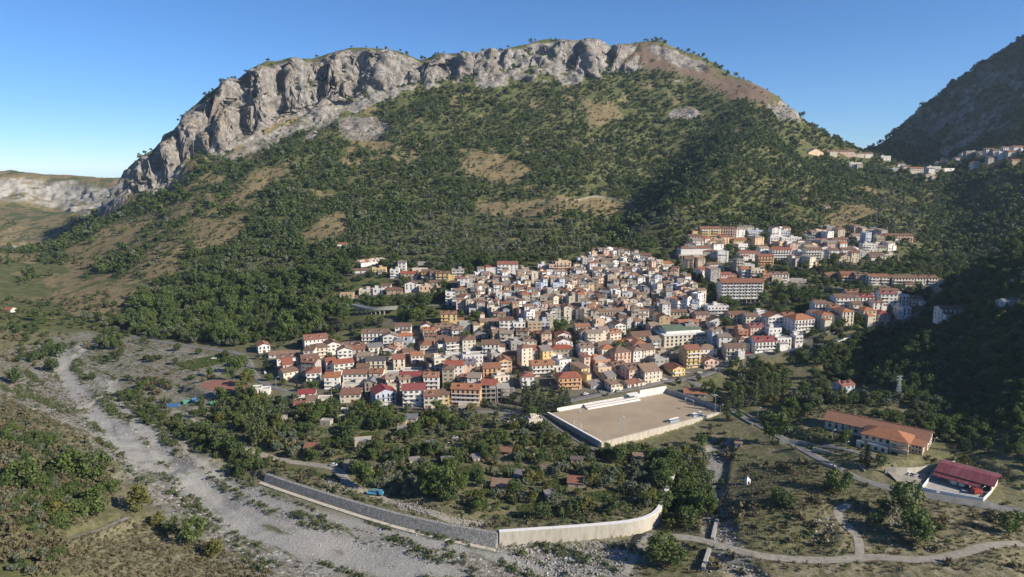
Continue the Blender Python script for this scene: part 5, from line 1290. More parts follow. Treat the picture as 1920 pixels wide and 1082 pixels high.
# skips
def skip(u, v, L, rot, mat, label):
    x, y = P(u, v); z = g1(x, y) + .15
    e = empty('skip_container', (x, y, z), R(rot), label, 'skip', 'waste skips on the gravel yard')
    w, h = 1.25, 2.0; g = G()
    g.box(-L / 2, -w, 0, L / 2, w, .15); g.box(-L / 2, -w, .15, L / 2, -w + .12, h); g.box(-L / 2, w - .12, .15, L / 2, w, h); g.box(-L / 2, -w + .12, .15, -L / 2 + .12, w - .12, h); g.box(L / 2 - .12, -w + .12, .15, L / 2, w - .12, h)
    put('body', g.mesh('body', [mat]), e)
    for k in range(int(L / 1.1) + 1):
        for sy in (-w - .1, w): put('rib', G().box(-.06, sy, 0, .06, sy + .1, h).mesh('rib', [mat]), e, (-L / 2 + .3 + k * (L - .6) / int(L / 1.1), 0, 0))
    FOOTPRINTS.append((x, y, L / 2 + 1))
skip(325, 763, 8.5, 4, 'blue_paint', 'long blue waste skip on the gravel yard'); skip(348, 756, 5.0, 60, 'green_paint', 'green waste skip between the two blue ones'); skip(366, 752, 5.0, 40, 'blue_paint', 'short blue waste skip at the back of the gravel yard'); skip(401, 758, 5.0, 35, 'green_paint', 'pale green skip standing apart by the lane')

# ------------------------------------------------------------------ public buildings
def on(u, v): 
    x, y = P(u, v); return x, y, g1(x, y)
def big(name, u, v, wpx, rot, label, cat, z=None):
    x, y, zz = on(u, v); w = wpx * (y * CP + 150 * SP) / FPX
    e = empty(name, (x, y, (zz if z is None else z) - .2), R(rot), label, cat)
    return e, w
def fp(e, w, d):
    a = e.rotation_euler.z
    for k in range(-2, 3): FOOTPRINTS.append((e.location.x + math.cos(a) * w * k / 5 - math.sin(a) * d / 2, e.location.y + math.sin(a) * w * k / 5 + math.cos(a) * d / 2, max(d * .5, w / 8)))
# green-roofed hall
e, w = big('town_hall', 1284, 648, 84, 14, 'large cream civic hall with green metal roof', 'hall'); d = 26; fp(e, w, d)
block(e, -w / 2, 0, w / 2, d, -4, 9.5, 'w_cream'); put('cornice', G().box(-w / 2 - .6, -.6, 9.503, w / 2 + .6, d + .6, 10.2).mesh('cornice', ['w_white']), e)
put('upper_wall', G().box(-w / 2 + 4, 5, 10.203, w / 2 - 2, d - 1, 13).mesh('upper_wall', ['w_white']), e)
put('roof', G().slab([(-w / 2 + 3, 4, 13.1), (w / 2 - 1, 4, 13.1), (w / 2 - 1, d / 2 + 2, 15), (-w / 2 + 3, d / 2 + 2, 15)], .3).slab([(w / 2 - 1, d, 13.1), (-w / 2 + 3, d, 13.1), (-w / 2 + 3, d / 2 + 2, 15), (w / 2 - 1, d / 2 + 2, 15)], .3).mesh('roof', ['r_greenroof']), e)
windows(e, 9, -w / 2 + 1, w / 2 - 1, 0, (1.0, 4.0, 7.0), 'big'); windows_x(e, 6, 1, d - 1, -w / 2, (1.0, 4.0, 7.0), 'plain', -math.pi / 2)
# yellow church
e, w = big('church', 925, 628, 46, 10, 'yellow church with tan roofs and dark arched windows', 'church'); d = 17; fp(e, w, d)
block(e, -w / 2, 0, w / 2, 6, -3, 6, 'w_yellow', 'aisle_wall'); block(e, -w / 2, 6.02, w / 2, d, -3, 11, 'w_yellow', 'nave_wall'); block(e, -w / 2 - 6, 4, -w / 2 - .02, d - 2, -3, 9, 'w_cream', 'transept_wall'); block(e, -w / 2 + 1, d - 3.98, -w / 2 + 5, d + .02, 11, 16, 'w_cream', 'bell_tower')
put('aisle_roof', G().slab([(-w / 2 - .5, -.6, 5.8), (w / 2 + .5, -.6, 5.8), (w / 2 + .5, 6, 7.6), (-w / 2 - .5, 6, 7.6)], .2).mesh('aisle_roof', ['r_tan']), e)
put('nave_roof', G().slab([(-w / 2 - .5, 5.4, 10.9), (w / 2 + .5, 5.4, 10.9), (w / 2 + .5, 11.5, 13), (-w / 2 - .5, 11.5, 13)], .25).slab([(w / 2 + .5, d + .6, 10.9), (-w / 2 - .5, d + .6, 10.9), (-w / 2 - .5, 11.5, 13), (w / 2 + .5, 11.5, 13)], .25).mesh('nave_roof', ['r_tan']), e)
put('transept_roof', G().slab([(-w / 2 - 6.5, 3.5, 9), (-w / 2, 3.5, 9), (-w / 2, 9.5, 10.6), (-w / 2 - 6.5, 9.5, 10.6)], .2).slab([(-w / 2, d - 1.5, 9), (-w / 2 - 6.5, d - 1.5, 9), (-w / 2 - 6.5, 9.5, 10.6), (-w / 2, 9.5, 10.6)], .2).mesh('transept_roof', ['r_tan']), e)
put('tower_roof', G().add([(-w / 2 + .7, d - 4.3, 16.05), (-w / 2 + 5.3, d - 4.3, 16.05), (-w / 2 + 5.3, d + .3, 16.05), (-w / 2 + .7, d + .3, 16.05), (-w / 2 + 3, d - 2, 18)], [(0, 1, 4), (1, 2, 4), (2, 3, 4), (3, 0, 4), (3, 2, 1, 0)]).mesh('tower_roof', ['r_rust']), e)
windows(e, 4, -w / 2 + 2, w / 2 - 1, 6.02, (8.2,), 'tall'); windows(e, 3, -w / 2 + 2, w / 2 - 2, 0, (2.5,), 'tall'); put('door', WIN['garage'], e, (w / 2 - 3, 0, 0))
# palazzo
e, w = big('palazzo', 1146, 604, 62, 8, 'long grey three-storey palace with rows of tall windows', 'palace'); d = 14; fp(e, w, d)
block(e, -w / 2, 0, w / 2, d, -5, 10.5, 'w_stone'); put('roof', G().slab([(-w / 2 - .5, -.5, 10.5), (w / 2 + .5, -.5, 10.5), (w / 2 + .5, d / 2, 12), (-w / 2 - .5, d / 2, 12)], .25).slab([(w / 2 + .5, d + .5, 10.5), (-w / 2 - .5, d + .5, 10.5), (-w / 2 - .5, d / 2, 12), (w / 2 + .5, d / 2, 12)], .25).mesh('roof', ['r_tan']), e)
windows(e, 11, -w / 2 + .5, w / 2 - .5, 0, (.4, 3.8, 7.2), 'tall'); windows_x(e, 4, 1, d - 1, -w / 2, (.8, 3.8, 7.2), 'plain', -math.pi / 2)
# L-shaped cream building with orange hips
def hipwing(e, x0, y0, x1, y1, h, wm, rm):
    block(e, x0, y0, x1, y1, -4, h, wm); g = G(); w, d = x1 - x0, y1 - y0; roof_geo(g, w, d, h, 'hip', min(w, d) * .22, .7); g.v = [(a + (x0 + x1) / 2, b + (y0 + y1) / 2, c) for a, b, c in g.v]; put('roof', g.mesh('roof', [rm]), e)
e, w = big('parish_house', 1160, 662, 92, 14, 'cream two-winged building with bright orange hipped roofs', 'building'); fp(e, w, 18)
hipwing(e, -w / 2, 8, w / 2 - 9.02, 17, 6.4, 'w_cream', 'r_orange'); hipwing(e, -w / 2 + 2, -9, -w / 2 + 13, 7.98, 7.2, 'w_cream', 'r_orange'); hipwing(e, w / 2 - 9, -6, w / 2 + 4, 18, 7.6, 'w_cream', 'r_orange')
windows(e, 3, -w / 2 + 2.5, -w / 2 + 12.5, -9, (.9, 3.9), 'plain'); windows_x(e, 4, -8, 7, -w / 2 + 2, (.9, 3.9), 'plain', -math.pi / 2); windows(e, 4, w / 2 - 8.5, w / 2 + 3.5, -6, (.9, 3.9), 'plain')
# apartment block with balconies on stilts
e, w = big('apartment_block', 1391, 568, 80, 2, 'long white apartment block with stacked balconies on concrete stilts', 'apartment block'); d = 14; fp(e, w, d)
h0 = 4.5; block(e, -w / 2, 1.5, w / 2, d, h0, h0 + 15.5, 'w_white'); put('plinth', G().box(-w / 2 - 1, -1.5, h0 - .4, w / 2 + 1, d, h0 - .003).mesh('plinth', ['concrete']), e)
for k in range(11): put('pillar', G().box(-w / 2 + k * w / 10 - .3, -.9, -4, -w / 2 + k * w / 10 + .3, -.3, h0 - .41).mesh('pillar', ['concrete']), e)
put('undercroft_wall', G().box(-w / 2, 5, -4, w / 2, d - .1, h0 - .41).mesh('undercroft_wall', ['w_grey']), e)
put('roof', G().slab([(-w / 2 - .6, .2, h0 + 15.3), (w / 2 + .6, .2, h0 + 15.3), (w / 2 + .6, d * .6, h0 + 18.4), (-w / 2 - .6, d * .6, h0 + 18.4)], .3).slab([(w / 2 + .6, d + .6, h0 + 15.6), (-w / 2 - .6, d + .6, h0 + 15.6), (-w / 2 - .6, d * .6, h0 + 18.4), (w / 2 + .6, d * .6, h0 + 18.4)], .3).mesh('roof', ['r_rust']), e)
for s in range(5):
    zz = h0 + s * 3.05
    for k in range(7):
        cx = -w / 2 + (k + .5) * w / 7
        put('balcony', balcony_mesh(w / 7 - 1.4, 'white', False), e, (cx, 1.5, zz + .1))
        put('window', WIN['tall'], e, (cx - 1.3, 1.5, zz + .15)); put('window', WIN['tall'], e, (cx + 1.3, 1.5, zz + .15))
windows_x(e, 2, 3, d - 1, -w / 2, [h0 + .9 + 3.05 * s for s in range(5)], 'plain', -math.pi / 2)
# white hall over an arcade
e, w = big('assembly_hall', 1306, 486, 62, 6, 'white blank-walled hall with brown roof standing over an arcade', 'hall'); d = 18; fp(e, w, d)
block(e, -w / 2 + 1.5, 3, w / 2, d, 5.5, 13.0, 'w_white', 'upper_wall'); block(e, -w / 2 - 2, -1, w / 2, d, 4.4, 5.47, 'w_stone', 'podium'); block(e, -w / 2 - 1.5, 3, w / 2, d - .1, -3, 4.37, 'w_tan', 'lower_wall')
for k in range(13): put('pillar', G().box(-w / 2 - 1.6 + k * (w + 1.2) / 12 - .35, -.9, -3, -w / 2 - 1.6 + k * (w + 1.2) / 12 + .35, -.2, 4.37).mesh('pillar', ['w_stone']), e)
put('roof', G().slab([(-w / 2 + .8, 2.3, 12.9), (w / 2 + .7, 2.3, 12.9), (w / 2 - 3, d / 2 + 1, 15.3), (-w / 2 + 5, d / 2 + 1, 15.3)], .3).slab([(w / 2 + .7, d + .6, 12.9), (-w / 2 + .8, d + .6, 12.9), (-w / 2 + 5, d / 2 + 1, 15.3), (w / 2 - 3, d / 2 + 1, 15.3)], .3).slab([(-w / 2 + .8, d + .6, 12.9), (-w / 2 + .8, 2.3, 12.9), (-w / 2 + 5, d / 2 + 1, 15.3)], .3).slab([(w / 2 + .7, 2.3, 12.9), (w / 2 + .7, d + .6, 12.9), (w / 2 - 3, d / 2 + 1, 15.3)], .3).mesh('roof', ['r_rust']), e)
windows_x(e, 4, 4, d - 1, -w / 2 + 1.5, (8.0,), 'big', -math.pi / 2)
# two unfinished concrete frames
def carcass(u, v, wpx, rot, st, label, roofed):
    e, w = big('building_shell', u, v, wpx, rot, label, 'building'); d = 12; fp(e, w, d)
    for s in range(st + 1): put('floor_slab', G().box(-w / 2, 0, s * 3.2 - .3, w / 2, d, s * 3.2).mesh('floor_slab', ['concrete']), e)
    for i in range(4):
        for j in range(3): put('column', G().box(-w / 2 + i * (w - .5) / 3, j * (d - .5) / 2, -4, -w / 2 + i * (w - .5) / 3 + .5, j * (d - .5) / 2 + .5, st * 3.2 - .31).mesh('column', ['concrete']), e)
    put('back_wall', G().box(-w / 2, d - .3, -4, w / 2, d - .02, st * 3.2 - .31).mesh('back_wall', ['w_brick']), e); put('side_wall', G().box(-w / 2 - .02, 3, -4, -w / 2 + .2, d, st * 3.2 - .31).mesh('side_wall', ['w_grey']), e)
    if roofed:
        g = G(); roof_geo(g, w, d, st * 3.2, 'gable', 2.2, .5); g.v = [(a, b + d / 2, c) for a, b, c in g.v]; put('roof', g.mesh('roof', ['r_red']), e)
        put('gable_wall', G().add([(-w / 2, 0, st * 3.2), (-w / 2, d, st * 3.2), (-w / 2, d / 2, st * 3.2 + 2.2), (w / 2, 0, st * 3.2), (w / 2, d, st * 3.2), (w / 2, d / 2, st * 3.2 + 2.2)], [(0, 2, 1), (3, 4, 5)]).mesh('gable_wall', ['w_brick']), e)
carcass(916, 754, 28, -2, 4, 'unfinished concrete frame of open floors under a red roof', True); carcass(944, 752, 24, 4, 3, 'unfinished roofless concrete frame with brick back wall', False)
# ruin above the viaduct
e, w = big('ruined_house', 650, 564, 25, 6, 'roofless tan stone ruin at the end of the viaduct', 'ruin'); d = 11; fp(e, w, d)
g = G().box(-w / 2, 0, -3, w / 2, .7, 7.2).box(-w / 2, .7, -3, -w / 2 + .7, d, 6.6).box(w / 2 - .7, .7, -3, w / 2, d, 7.4).box(-w / 2 + .7, d - .7, -3, w / 2 - .7, d, 6.9)
for k in range(6): g.box(-w / 2 + k * w / 6, 0.02, 7.2, -w / 2 + k * w / 6 + w / 9, .68, 7.2 + .3 + .25 * (k % 3))
put('wall', g.mesh('wall', ['w_tan']), e); windows(e, 3, -w / 2 + .5, w / 2 - .5, 0, (.6, 4.0), 'tall')
# cemetery
x, y, zz = on(692, 494)
e = empty('cemetery', (x, y, zz), R(38), 'walled cemetery with white tombs beside dark cypresses', 'cemetery')
for a, b in (((-14, -8), (22, -8)), ((22, -8), (22, 10)), ((-14, 10), (22, 10)), ((-14, -8), (-14, 10))):
    put('wall', G().beam((a[0], a[1], .2), (b[0], b[1], .2), .5, 4.4).mesh('wall', ['w_white']), e)
put('floor', G().box(-13.6, -7.6, -3, 21.6, 9.6, 1.2).mesh('floor', ['w_stone']), e)
crnd = random.Random(3)
for r_ in range(4):
    for k in range(8):
        hh = crnd.uniform(1.6, 3.4); put('tomb', G().box(0, 0, 1.6, 2.2, 1.6, 1.6 + hh).slab([(-.2, -.2, 1.7 + hh), (2.4, -.2, 1.7 + hh), (2.4, 1.8, 1.9 + hh), (-.2, 1.8, 1.9 + hh)], .1).mesh('tomb', ['w_' + crnd.choice(['white', 'white', 'cream', 'pink', 'terracotta'])]), e, (-12 + k * 4.1, -6 + r_ * 3.8, 0))
FOOTPRINTS += [(x, y, 14), (x + 12, y + 9, 12)]
# viaduct
vb = [on(u, 590) for u in range(656, 748, 4)]
dk = [py(u, 577 + (2.5 if 670 < u < 735 else 0) - max(0, (672 - u)) * .5, b[1]) for u, b in zip(range(656, 748, 4), vb)]
e = empty('viaduct', (dk[0][0], dk[0][1], vb[0][2]), 0, 'curved concrete road viaduct on slim pillars below the terraces', 'viaduct')
ox, oy, oz = e.location
dl = smooth_line(np.array([(p[0], p[1]) for p in dk]), 3.0); dzv = np.interp(np.linspace(0, 1, len(dl)), np.linspace(0, 1, len(dk)), [p[2] for p in dk]); dzv = np.convolve(np.pad(dzv, 6, 'edge'), np.ones(13) / 13, 'valid')
g = G(); gp = G()
for i in range(len(dl) - 1):
    for (o0, o1, za, zb, gg) in ((-.0, 6.4, -1.0, 0, g), (-.25, 0, -1.2, .95, gp), (6.4, 6.65, -1.2, .95, gp)):
        t = dl[min(i + 1, len(dl) - 1)] - dl[i]; t = t / np.linalg.norm(t); n = np.array([-t[1], t[0]])
        A_, B_ = dl[i] - [ox, oy], dl[i + 1] - [ox, oy]; z_a, z_b = dzv[i] - oz, dzv[i + 1] - oz
        vs = [(*(A_ + n * o0), z_a + za), (*(B_ + n * o0), z_b + za), (*(B_ + n * o1), z_b + za), (*(A_ + n * o1), z_a + za), (*(A_ + n * o0), z_a + zb), (*(B_ + n * o0), z_b + zb), (*(B_ + n * o1), z_b + zb), (*(A_ + n * o1), z_a + zb)]
        gg.add(vs, [(0, 3, 2, 1), (4, 5, 6, 7), (0, 1, 5, 4), (1, 2, 6, 5), (2, 3, 7, 6), (3, 0, 4, 7)])
put('deck', g.mesh('deck', ['asphalt']), e); put('parapet', gp.mesh('parapet', ['river_concrete']), e)
for u in (663, 672, 680, 688, 696.5, 705, 713.5, 722):
    i = int(np.argmin(np.abs(np.array([960 + FPX * p[0] / (p[1] * CP - (165 - 30) * -SP) for p in dl]) - u))) if False else int(round((u - 656) / 88 * (len(dl) - 1)))
    c = dl[i]; zg = g1(c[0], c[1] + 2)
    put('pillar', G().box(-.45, 0.4, zg - 3 - oz, .45, 1.3, dzv[i] - oz - 1.0).box(-.45, 4.6, zg - 3 - oz, .45, 5.5, dzv[i] - oz - 1.0).mesh('pillar', ['river_concrete']), e, (c[0] - ox, c[1] - oy, 0))
for p in dl[::3]:
    for k in (0, -8, -15): FOOTPRINTS.append((p[0], p[1] + k, 3.5))
# bridge parapets on the school road
_ln, _z, _w, _m = ROAD_LINES['school_road']
_a, _b = [int(np.argmin(np.hypot(*(_ln - np.array(P(*q))).T))) for q in ((1362, 760), (1425, 798))]
_t = np.gradient(_ln, axis=0); _t /= np.linalg.norm(_t, axis=1, keepdims=True); _n2 = np.column_stack([-_t[:, 1], _t[:, 0]])
for sd, lb in ((1, 'pale bridge parapet on the wooded side of the school road'), (-1, 'pale bridge parapet on the garden side of the school road')):
    pl = (_ln + _n2 * sd * (_w / 2 + .4))[_a:_b]; zm = {tuple(q): z_ for q, z_ in zip(pl, _z[_a:_b])}
    ext_wall(pl, float(_z[_a:_b].min()) - 3.5, 0, .4, 1, 'bridge_parapet', 'wall_panel', 'river_concrete', lb, 'parapet', None, 0, lambda a, b, m=zm: m[(a, b)] + 1.0)
# stone retaining walls on the slopes
for pts, hgt, lb, mt in (([(1545, 548), (1580, 552), (1640, 556), (1700, 553), (1765, 553)], 8, 'long stone retaining wall under the terrace road', 'stone_wall'), ([(1440, 534), (1500, 537), (1545, 540)], 4, 'low stone wall behind the balcony apartment block', 'stone_wall'),
                     ([(776, 497), (810, 498), (862, 502)], 6, 'grey concrete slope wall above the yellow terrace houses', 'concrete'), ([(1505, 641), (1524, 640)], 6, 'short stone wall between white tower and climbing road', 'stone_wall'), ([(1060, 382), (1130, 376), (1235, 370)], 4, 'pale stone wall along the mountain track', 'stone_wall'), ([(1520, 512), (1556, 511)], 4, 'stone terrace wall among upper quarter gardens', 'stone_wall'),
                     ([(660, 556), (700, 558), (745, 557)], 3, 'tan stone wall along the upper lane above the viaduct', 'stone_wall'), ([(950, 795), (1010, 780)], 2.5, 'cream wall with pillars below the dark conifers', 'white_paint'), ([(1480, 662), (1530, 655), (1590, 640), (1640, 625)], 2.2, 'pale parapet wall along the climbing road', 'white_paint')):
    ln = smooth_line(PP(pts), 5.0); zz = H(ln[:, 0], ln[:, 1]); zmap = {tuple(p): z for p, z in zip(ln, zz)}
    z0 = float(zz.min()) - 3
    ext_wall(ln, z0, 0, .7, 1, 'retaining_wall' if 'parapet' not in lb else 'parapet_wall', 'wall_panel', mt, lb, 'wall', None, 0.3, lambda a, b, m=zmap, hh=hgt: m[(a, b)] + hh * .72)
# weir walls in the side stream
for pts, lb in (([(1345, 968), (1336, 1010)], 'low concrete weir wall above the quarry track'), ([(1330, 1030), (1318, 1072)], 'low concrete weir wall below the quarry track')):
    ln = smooth_line(PP(pts), 4.0); zz = H(ln[:, 0], ln[:, 1]); ext_wall(ln, float(zz.min()) - 2, float(zz.max()) + .9, 1.6, 1, 'weir_wall', 'wall_panel', 'concrete', lb, 'wall')
# lattice pylon
x, y, zz = on(1683, 750)
e = empty('power_pylon', (x, y, zz), .3, 'steel lattice power pylon rising from the dark wooded hill', 'pylon')
for sx in (-1, 1):
    for sy in (-1, 1): put('leg', G().beam((sx * 1.5, sy * 1.5, -1), (sx * .35, sy * .35, 17), .16).mesh('leg', ['metal']), e)
g = G()
for k in range(9):
    z0, z1 = k * 1.9, (k + 1) * 1.9; r0, r1 = 1.5 - 1.15 * z0 / 17, 1.5 - 1.15 * z1 / 17
    for a, b in (((-1, -1), (1, -1)), ((1, -1), (1, 1)), ((1, 1), (-1, 1)), ((-1, 1), (-1, -1))):
        g.beam((a[0] * r0, a[1] * r0, z0), (b[0] * r1, b[1] * r1, z1), .09); g.beam((b[0] * r0, b[1] * r0, z0), (a[0] * r1, a[1] * r1, z1), .09)
put('bracing', g.mesh('bracing', ['metal']), e)
for z_ in (14.5, 16.4): put('cross_arm', G().beam((-2.6, 0, z_), (2.6, 0, z_), .16).beam((-2.6, 0, z_), (0, 0, z_ + .8), .1).beam((2.6, 0, z_), (0, 0, z_ + .8), .1).mesh('cross_arm', ['metal']), e)
for a in [(1420, 790, 9, 'tall street lamp at the bridge end of the school road'), (1560, 827, 5, 'lamp post in the school garden by the dark wall'), (1585, 850, 5, 'lamp post beside the school drive'), (1613, 866, 6.5, 'pale wooden-looking pole by the school entrance'), (1750, 842, 5, 'lamp post behind the school beside the bare yard'), (1839, 935, 5, 'lamp post at the depot yard corner'),
          (518, 727, 8, 'street lamp at the west bend above the clay court'), (622, 750, 8, 'street lamp on the road by the front row of houses'), (1268, 734, 8, 'tall lamp at the corner of high white pitch wall'), (1350, 782, 8, 'lamp by the bridge corner of the pitch'), (1221, 893, 6, 'thin pole among the garden trees near the stream'), (836, 853, 7, 'thin pole in the middle of the gardens'), (1341, 688, 7, 'street lamp on the square by the poplars'), (1560, 638, 7, 'street lamp along the climbing road'), (1640, 617, 7, 'street lamp on the upper climbing road')]:
    lamp(*a)
# shrine
x, y, zz = on(1401, 908)
e = empty('shrine', (x, y, zz), .3, 'small white wayside shrine above the dry mound', 'shrine')
put('body', G().box(-1.1, -1.1, -1, 1.1, 1.1, 2.6).mesh('body', ['white_paint']), e); put('roof', G().add([(-1.3, -1.3, 2.6), (1.3, -1.3, 2.6), (1.3, 1.3, 2.6), (-1.3, 1.3, 2.6), (0, 0, 4.3)], [(0, 1, 4), (1, 2, 4), (2, 3, 4), (3, 0, 4), (3, 2, 1, 0)]).mesh('roof', ['white_paint']), e); put('niche', G().box(-.5, -1.16, .6, .5, -1.09, 2.0).mesh('niche', ['glass']), e)
FOOTPRINTS.append((x, y, 3))
# mountain-top chapel and hut
for u, v, Y, nm, lb, wl in ((722, 101, 1585, 'chapel', 'tiny white chapel on the cliff top', 'white'), (590, 110, 1552, 'lookout_hut', 'small dark hut on the cliff edge', 'dark')):
    X, Y_, Z_ = py(u, v, Y); zz = float(H(np.array([X]), np.array([Y_]))[0])
    house(X, Y_, zz + 1.0, 0, 9, 7, 2 if wl == 'white' else 1, 'gable' if wl == 'white' else 'flat', wl, 'tan', 1, None, '', None, hrnd, nm, lb, 12, False, cat=nm.replace('_', ' '))
# garden sheds
SHEDS = [(532,789,10,'flat','concrete tank-like hut by the tall garden poplar','grey','grey'),(611,798,20,'flat','broken concrete hut without roof edge among olives','grey','grey'),(639,789,14,'flat','square cream block hut above the olive patch','stone','grey'),(645,775,12,'flat','small cream hut below the crimson garden roof','cream','grey'),(750,796,22,'gable','pinkish shed with slate roof amid the upper gardens','pink','slate'),(753,812,16,'shed','low tan shed below the slate-roofed one','tan','grey'),(769,791,24,'shed','long grey lean-to beside the slate-roofed shed','grey','slate'),(685,836,44,'flat','very long low concrete shed in the garden trees','stone','grey'),
 (582,848,26,'shed','small shed with rust-red tin roof by the lane','tan','rust'),(840,873,24,'shed','shed with shiny blue-grey tin roof','grey','slate'),(776,869,18,'gable','small grey tin hut left of the blue-grey roofed shed','grey','grey'),(892,866,14,'shed','little grey-blue roofed hut in dense trees','grey','slate'),(942,853,36,'gable','ramshackle brown shed cluster with patched roof','tan','rust'),(655,880,22,'shed','weathered shed at the lane corner','grey','grey'),(689,882,16,'shed','low dark hut behind the lane corner shed','stone','darkgrey'),(940,920,36,'shed','low shed with long tan tin roof','tan','tan'),(807,842,20,'shed','hut under a dark blue sheet by the inner lane','grey','slate'),
 (975,902,34,'shed','tall shed with pale steel roof above brick lean-to','tan','slate'),(1003,802,26,'flat','two-storey cream hut beside the pitch lane','cream','brown'),(997,853,18,'shed','pinkish hut at the head of the vineyard','pink','tan'),(1020,883,14,'gable','small dark-roofed hut below the vineyard','tan','darkgrey'),(1082,869,22,'gable','dark-roofed hut among trees right of the vineyard','stone','darkgrey'),(1201,867,24,'shed','pale pink-roofed shed near the stream thicket','grey','tan'),(1082,914,32,'shed','rusty shed with sagging tin roof','stone','rust'),(1030,936,16,'shed','hut with blue sheet near the flood wall','grey','slate'),(1386,838,12,'gable','small white hut in the stream thicket','white','tan')]
for u, v, wpx, rf, lb, wl, rc in SHEDS:
    x, y, zz = on(u, v); w = wpx * (y * CP + 165 * SP) / FPX; d = min(7, max(3.2, w * .7))
    e = house(x, y + d / 2, zz - .1, R(hrnd.uniform(-18, 24)), w, d, 2 if 'two-storey' in lb else 1, rf, wl, rc, 1, None, '', 'garden sheds and huts', hrnd, 'garden_shed', lb, 2, False, cat='shed')
    e.scale = (1, 1, .85)
# white house with red roof in the dark wood, blue hall on the right edge
for u, v, wpx, st, rf, wl, rc, rot, lb in ((1586, 737, 30, 2, 'gable', 'blue', 'red', 20, 'lone red-roofed house half hidden in the shaded wood'), (1900, 577, 40, 1, 'gable', 'blue', 'slate', 6, 'pale blue slate-roofed hall on the shaded hillside'), (15, 585, 12, 1, 'gable', 'white', 'red', 0, 'tiny red-roofed hut far up the river valley'), (1400, 640, 0, 0, '', '', '', 0, '')):
    if not wpx: continue
    x, y, zz = on(u, v); w = wpx * (y * CP + 150 * SP) / FPX
    house(x, y + 4, zz - .2, R(rot), w, 9, st, rf, wl, rc, 2, None, '', 'lone houses outside the town', hrnd, 'house', lb)
FOOTPRINTS = np.array(FOOTPRINTS)
# ------------------------------------------------------------------ paved ground round the houses
GX0, GY0, GS = -900.0, 200.0, 2.0
GW, GH_ = 1000, 750
near_house = np.full((GW, GH_), 60.0)
for fx, fy, fr in FOOTPRINTS:
    i0, i1 = int((fx - fr - 16 - GX0) / GS), int((fx + fr + 16 - GX0) / GS) + 1; j0, j1 = int((fy - fr - 16 - GY0) / GS), int((fy + fr + 16 - GY0) / GS) + 1
    i0, j0 = max(i0, 0), max(j0, 0); i1, j1 = min(i1, GW), min(j1, GH_)
    if i0 >= i1 or j0 >= j1: continue
    gx = GX0 + np.arange(i0, i1)[:, None] * GS; gy = GY0 + np.arange(j0, j1)[None] * GS
    near_house[i0:i1, j0:j1] = np.minimum(near_house[i0:i1, j0:j1], np.hypot(gx - fx, gy - fy) - fr)
def house_gap(x, y):
    i = np.round((x - GX0) / GS).astype(int); j = np.round((y - GY0) / GS).astype(int)
    ok = (i >= 0) & (i < GW) & (j >= 0) & (j < GH_)
    r = np.full(x.shape, 60.0); r[ok] = near_house[i[ok], j[ok]]
    return r
_tg = house_gap(TX.ravel(), TY.ravel())
TA[:, 3] *= sstep(9, 2, _tg + 3 * fbm2(TX.ravel() / 8, TY.ravel() / 8, 2, 61)) * (TY.ravel() < 1000)
terrain_me.attributes['zone_a'].data.foreach_set('color', TA.astype(np.float32).ravel())

# ------------------------------------------------------------------ foliage
MAT['oak'] = mat_leaf('oak_leaf', (0.042, 0.070, 0.022), (0.074, 0.112, 0.036), (0.13, 0.16, 0.058))
MAT['olive'] = mat_leaf('olive_leaf', (0.095, 0.115, 0.064), (0.145, 0.162, 0.098), (0.22, 0.235, 0.16))
MAT['lush'] = mat_leaf('broad_leaf', (0.055, 0.097, 0.024), (0.10, 0.146, 0.039), (0.17, 0.20, 0.062))
MAT['conifer'] = mat_leaf('needle', (0.018, 0.036, 0.016), (0.030, 0.052, 0.022), (0.050, 0.072, 0.032))
MAT['poplar'] = mat_leaf('poplar_leaf', (0.068, 0.094, 0.034), (0.10, 0.128, 0.048), (0.155, 0.175, 0.072))
MAT['yellow_leaf'] = mat_leaf('autumn_leaf', (0.105, 0.112, 0.024), (0.14, 0.145, 0.034), (0.19, 0.175, 0.055))
MAT['dry_leaf'] = mat_leaf('dry_leaf', (0.11, 0.098, 0.05), (0.165, 0.142, 0.078), (0.235, 0.205, 0.125), 0.9)
MAT['bark'] = mat_simple('bark', [(0.07, 0.05, 0.035), (0.14, 0.11, 0.08)], 3.0, 0.9, stretch=(1, 1, 0.2))
def leaf_cloud(C, Rr, per, q, rg, up=0.25, squash=1.0):
    C = np.asarray(C); n = len(C) * per
    d = rg.normal(size=(n, 3)); d[:, 2] += up; d /= np.linalg.norm(d, axis=1, keepdims=True)
    rad = np.repeat(Rr, per) * rg.uniform(0.72, 1.08, n)
    p = np.repeat(C, per, 0) + d * rad[:, None] * [1, 1, squash]
    nr = d + rg.normal(size=(n, 3)) * 0.55; nr /= np.linalg.norm(nr, axis=1, keepdims=True)
    a = np.cross(nr, rg.normal(size=(n, 3))); a /= np.linalg.norm(a, axis=1, keepdims=True); b = np.cross(nr, a)
    s = (q * rg.uniform(0.6, 1.35, n) * 0.5)[:, None]; k = rg.uniform(0.55, 1.0, n)[:, None]
    V = np.stack([p - a * s - b * s * k * .5, p + a * s * .3 - b * s * k, p + a * s + b * s * k * .4, p - a * s * .25 + b * s * k], 1).reshape(-1, 3)
    return V, np.arange(4 * n).reshape(-1, 4)
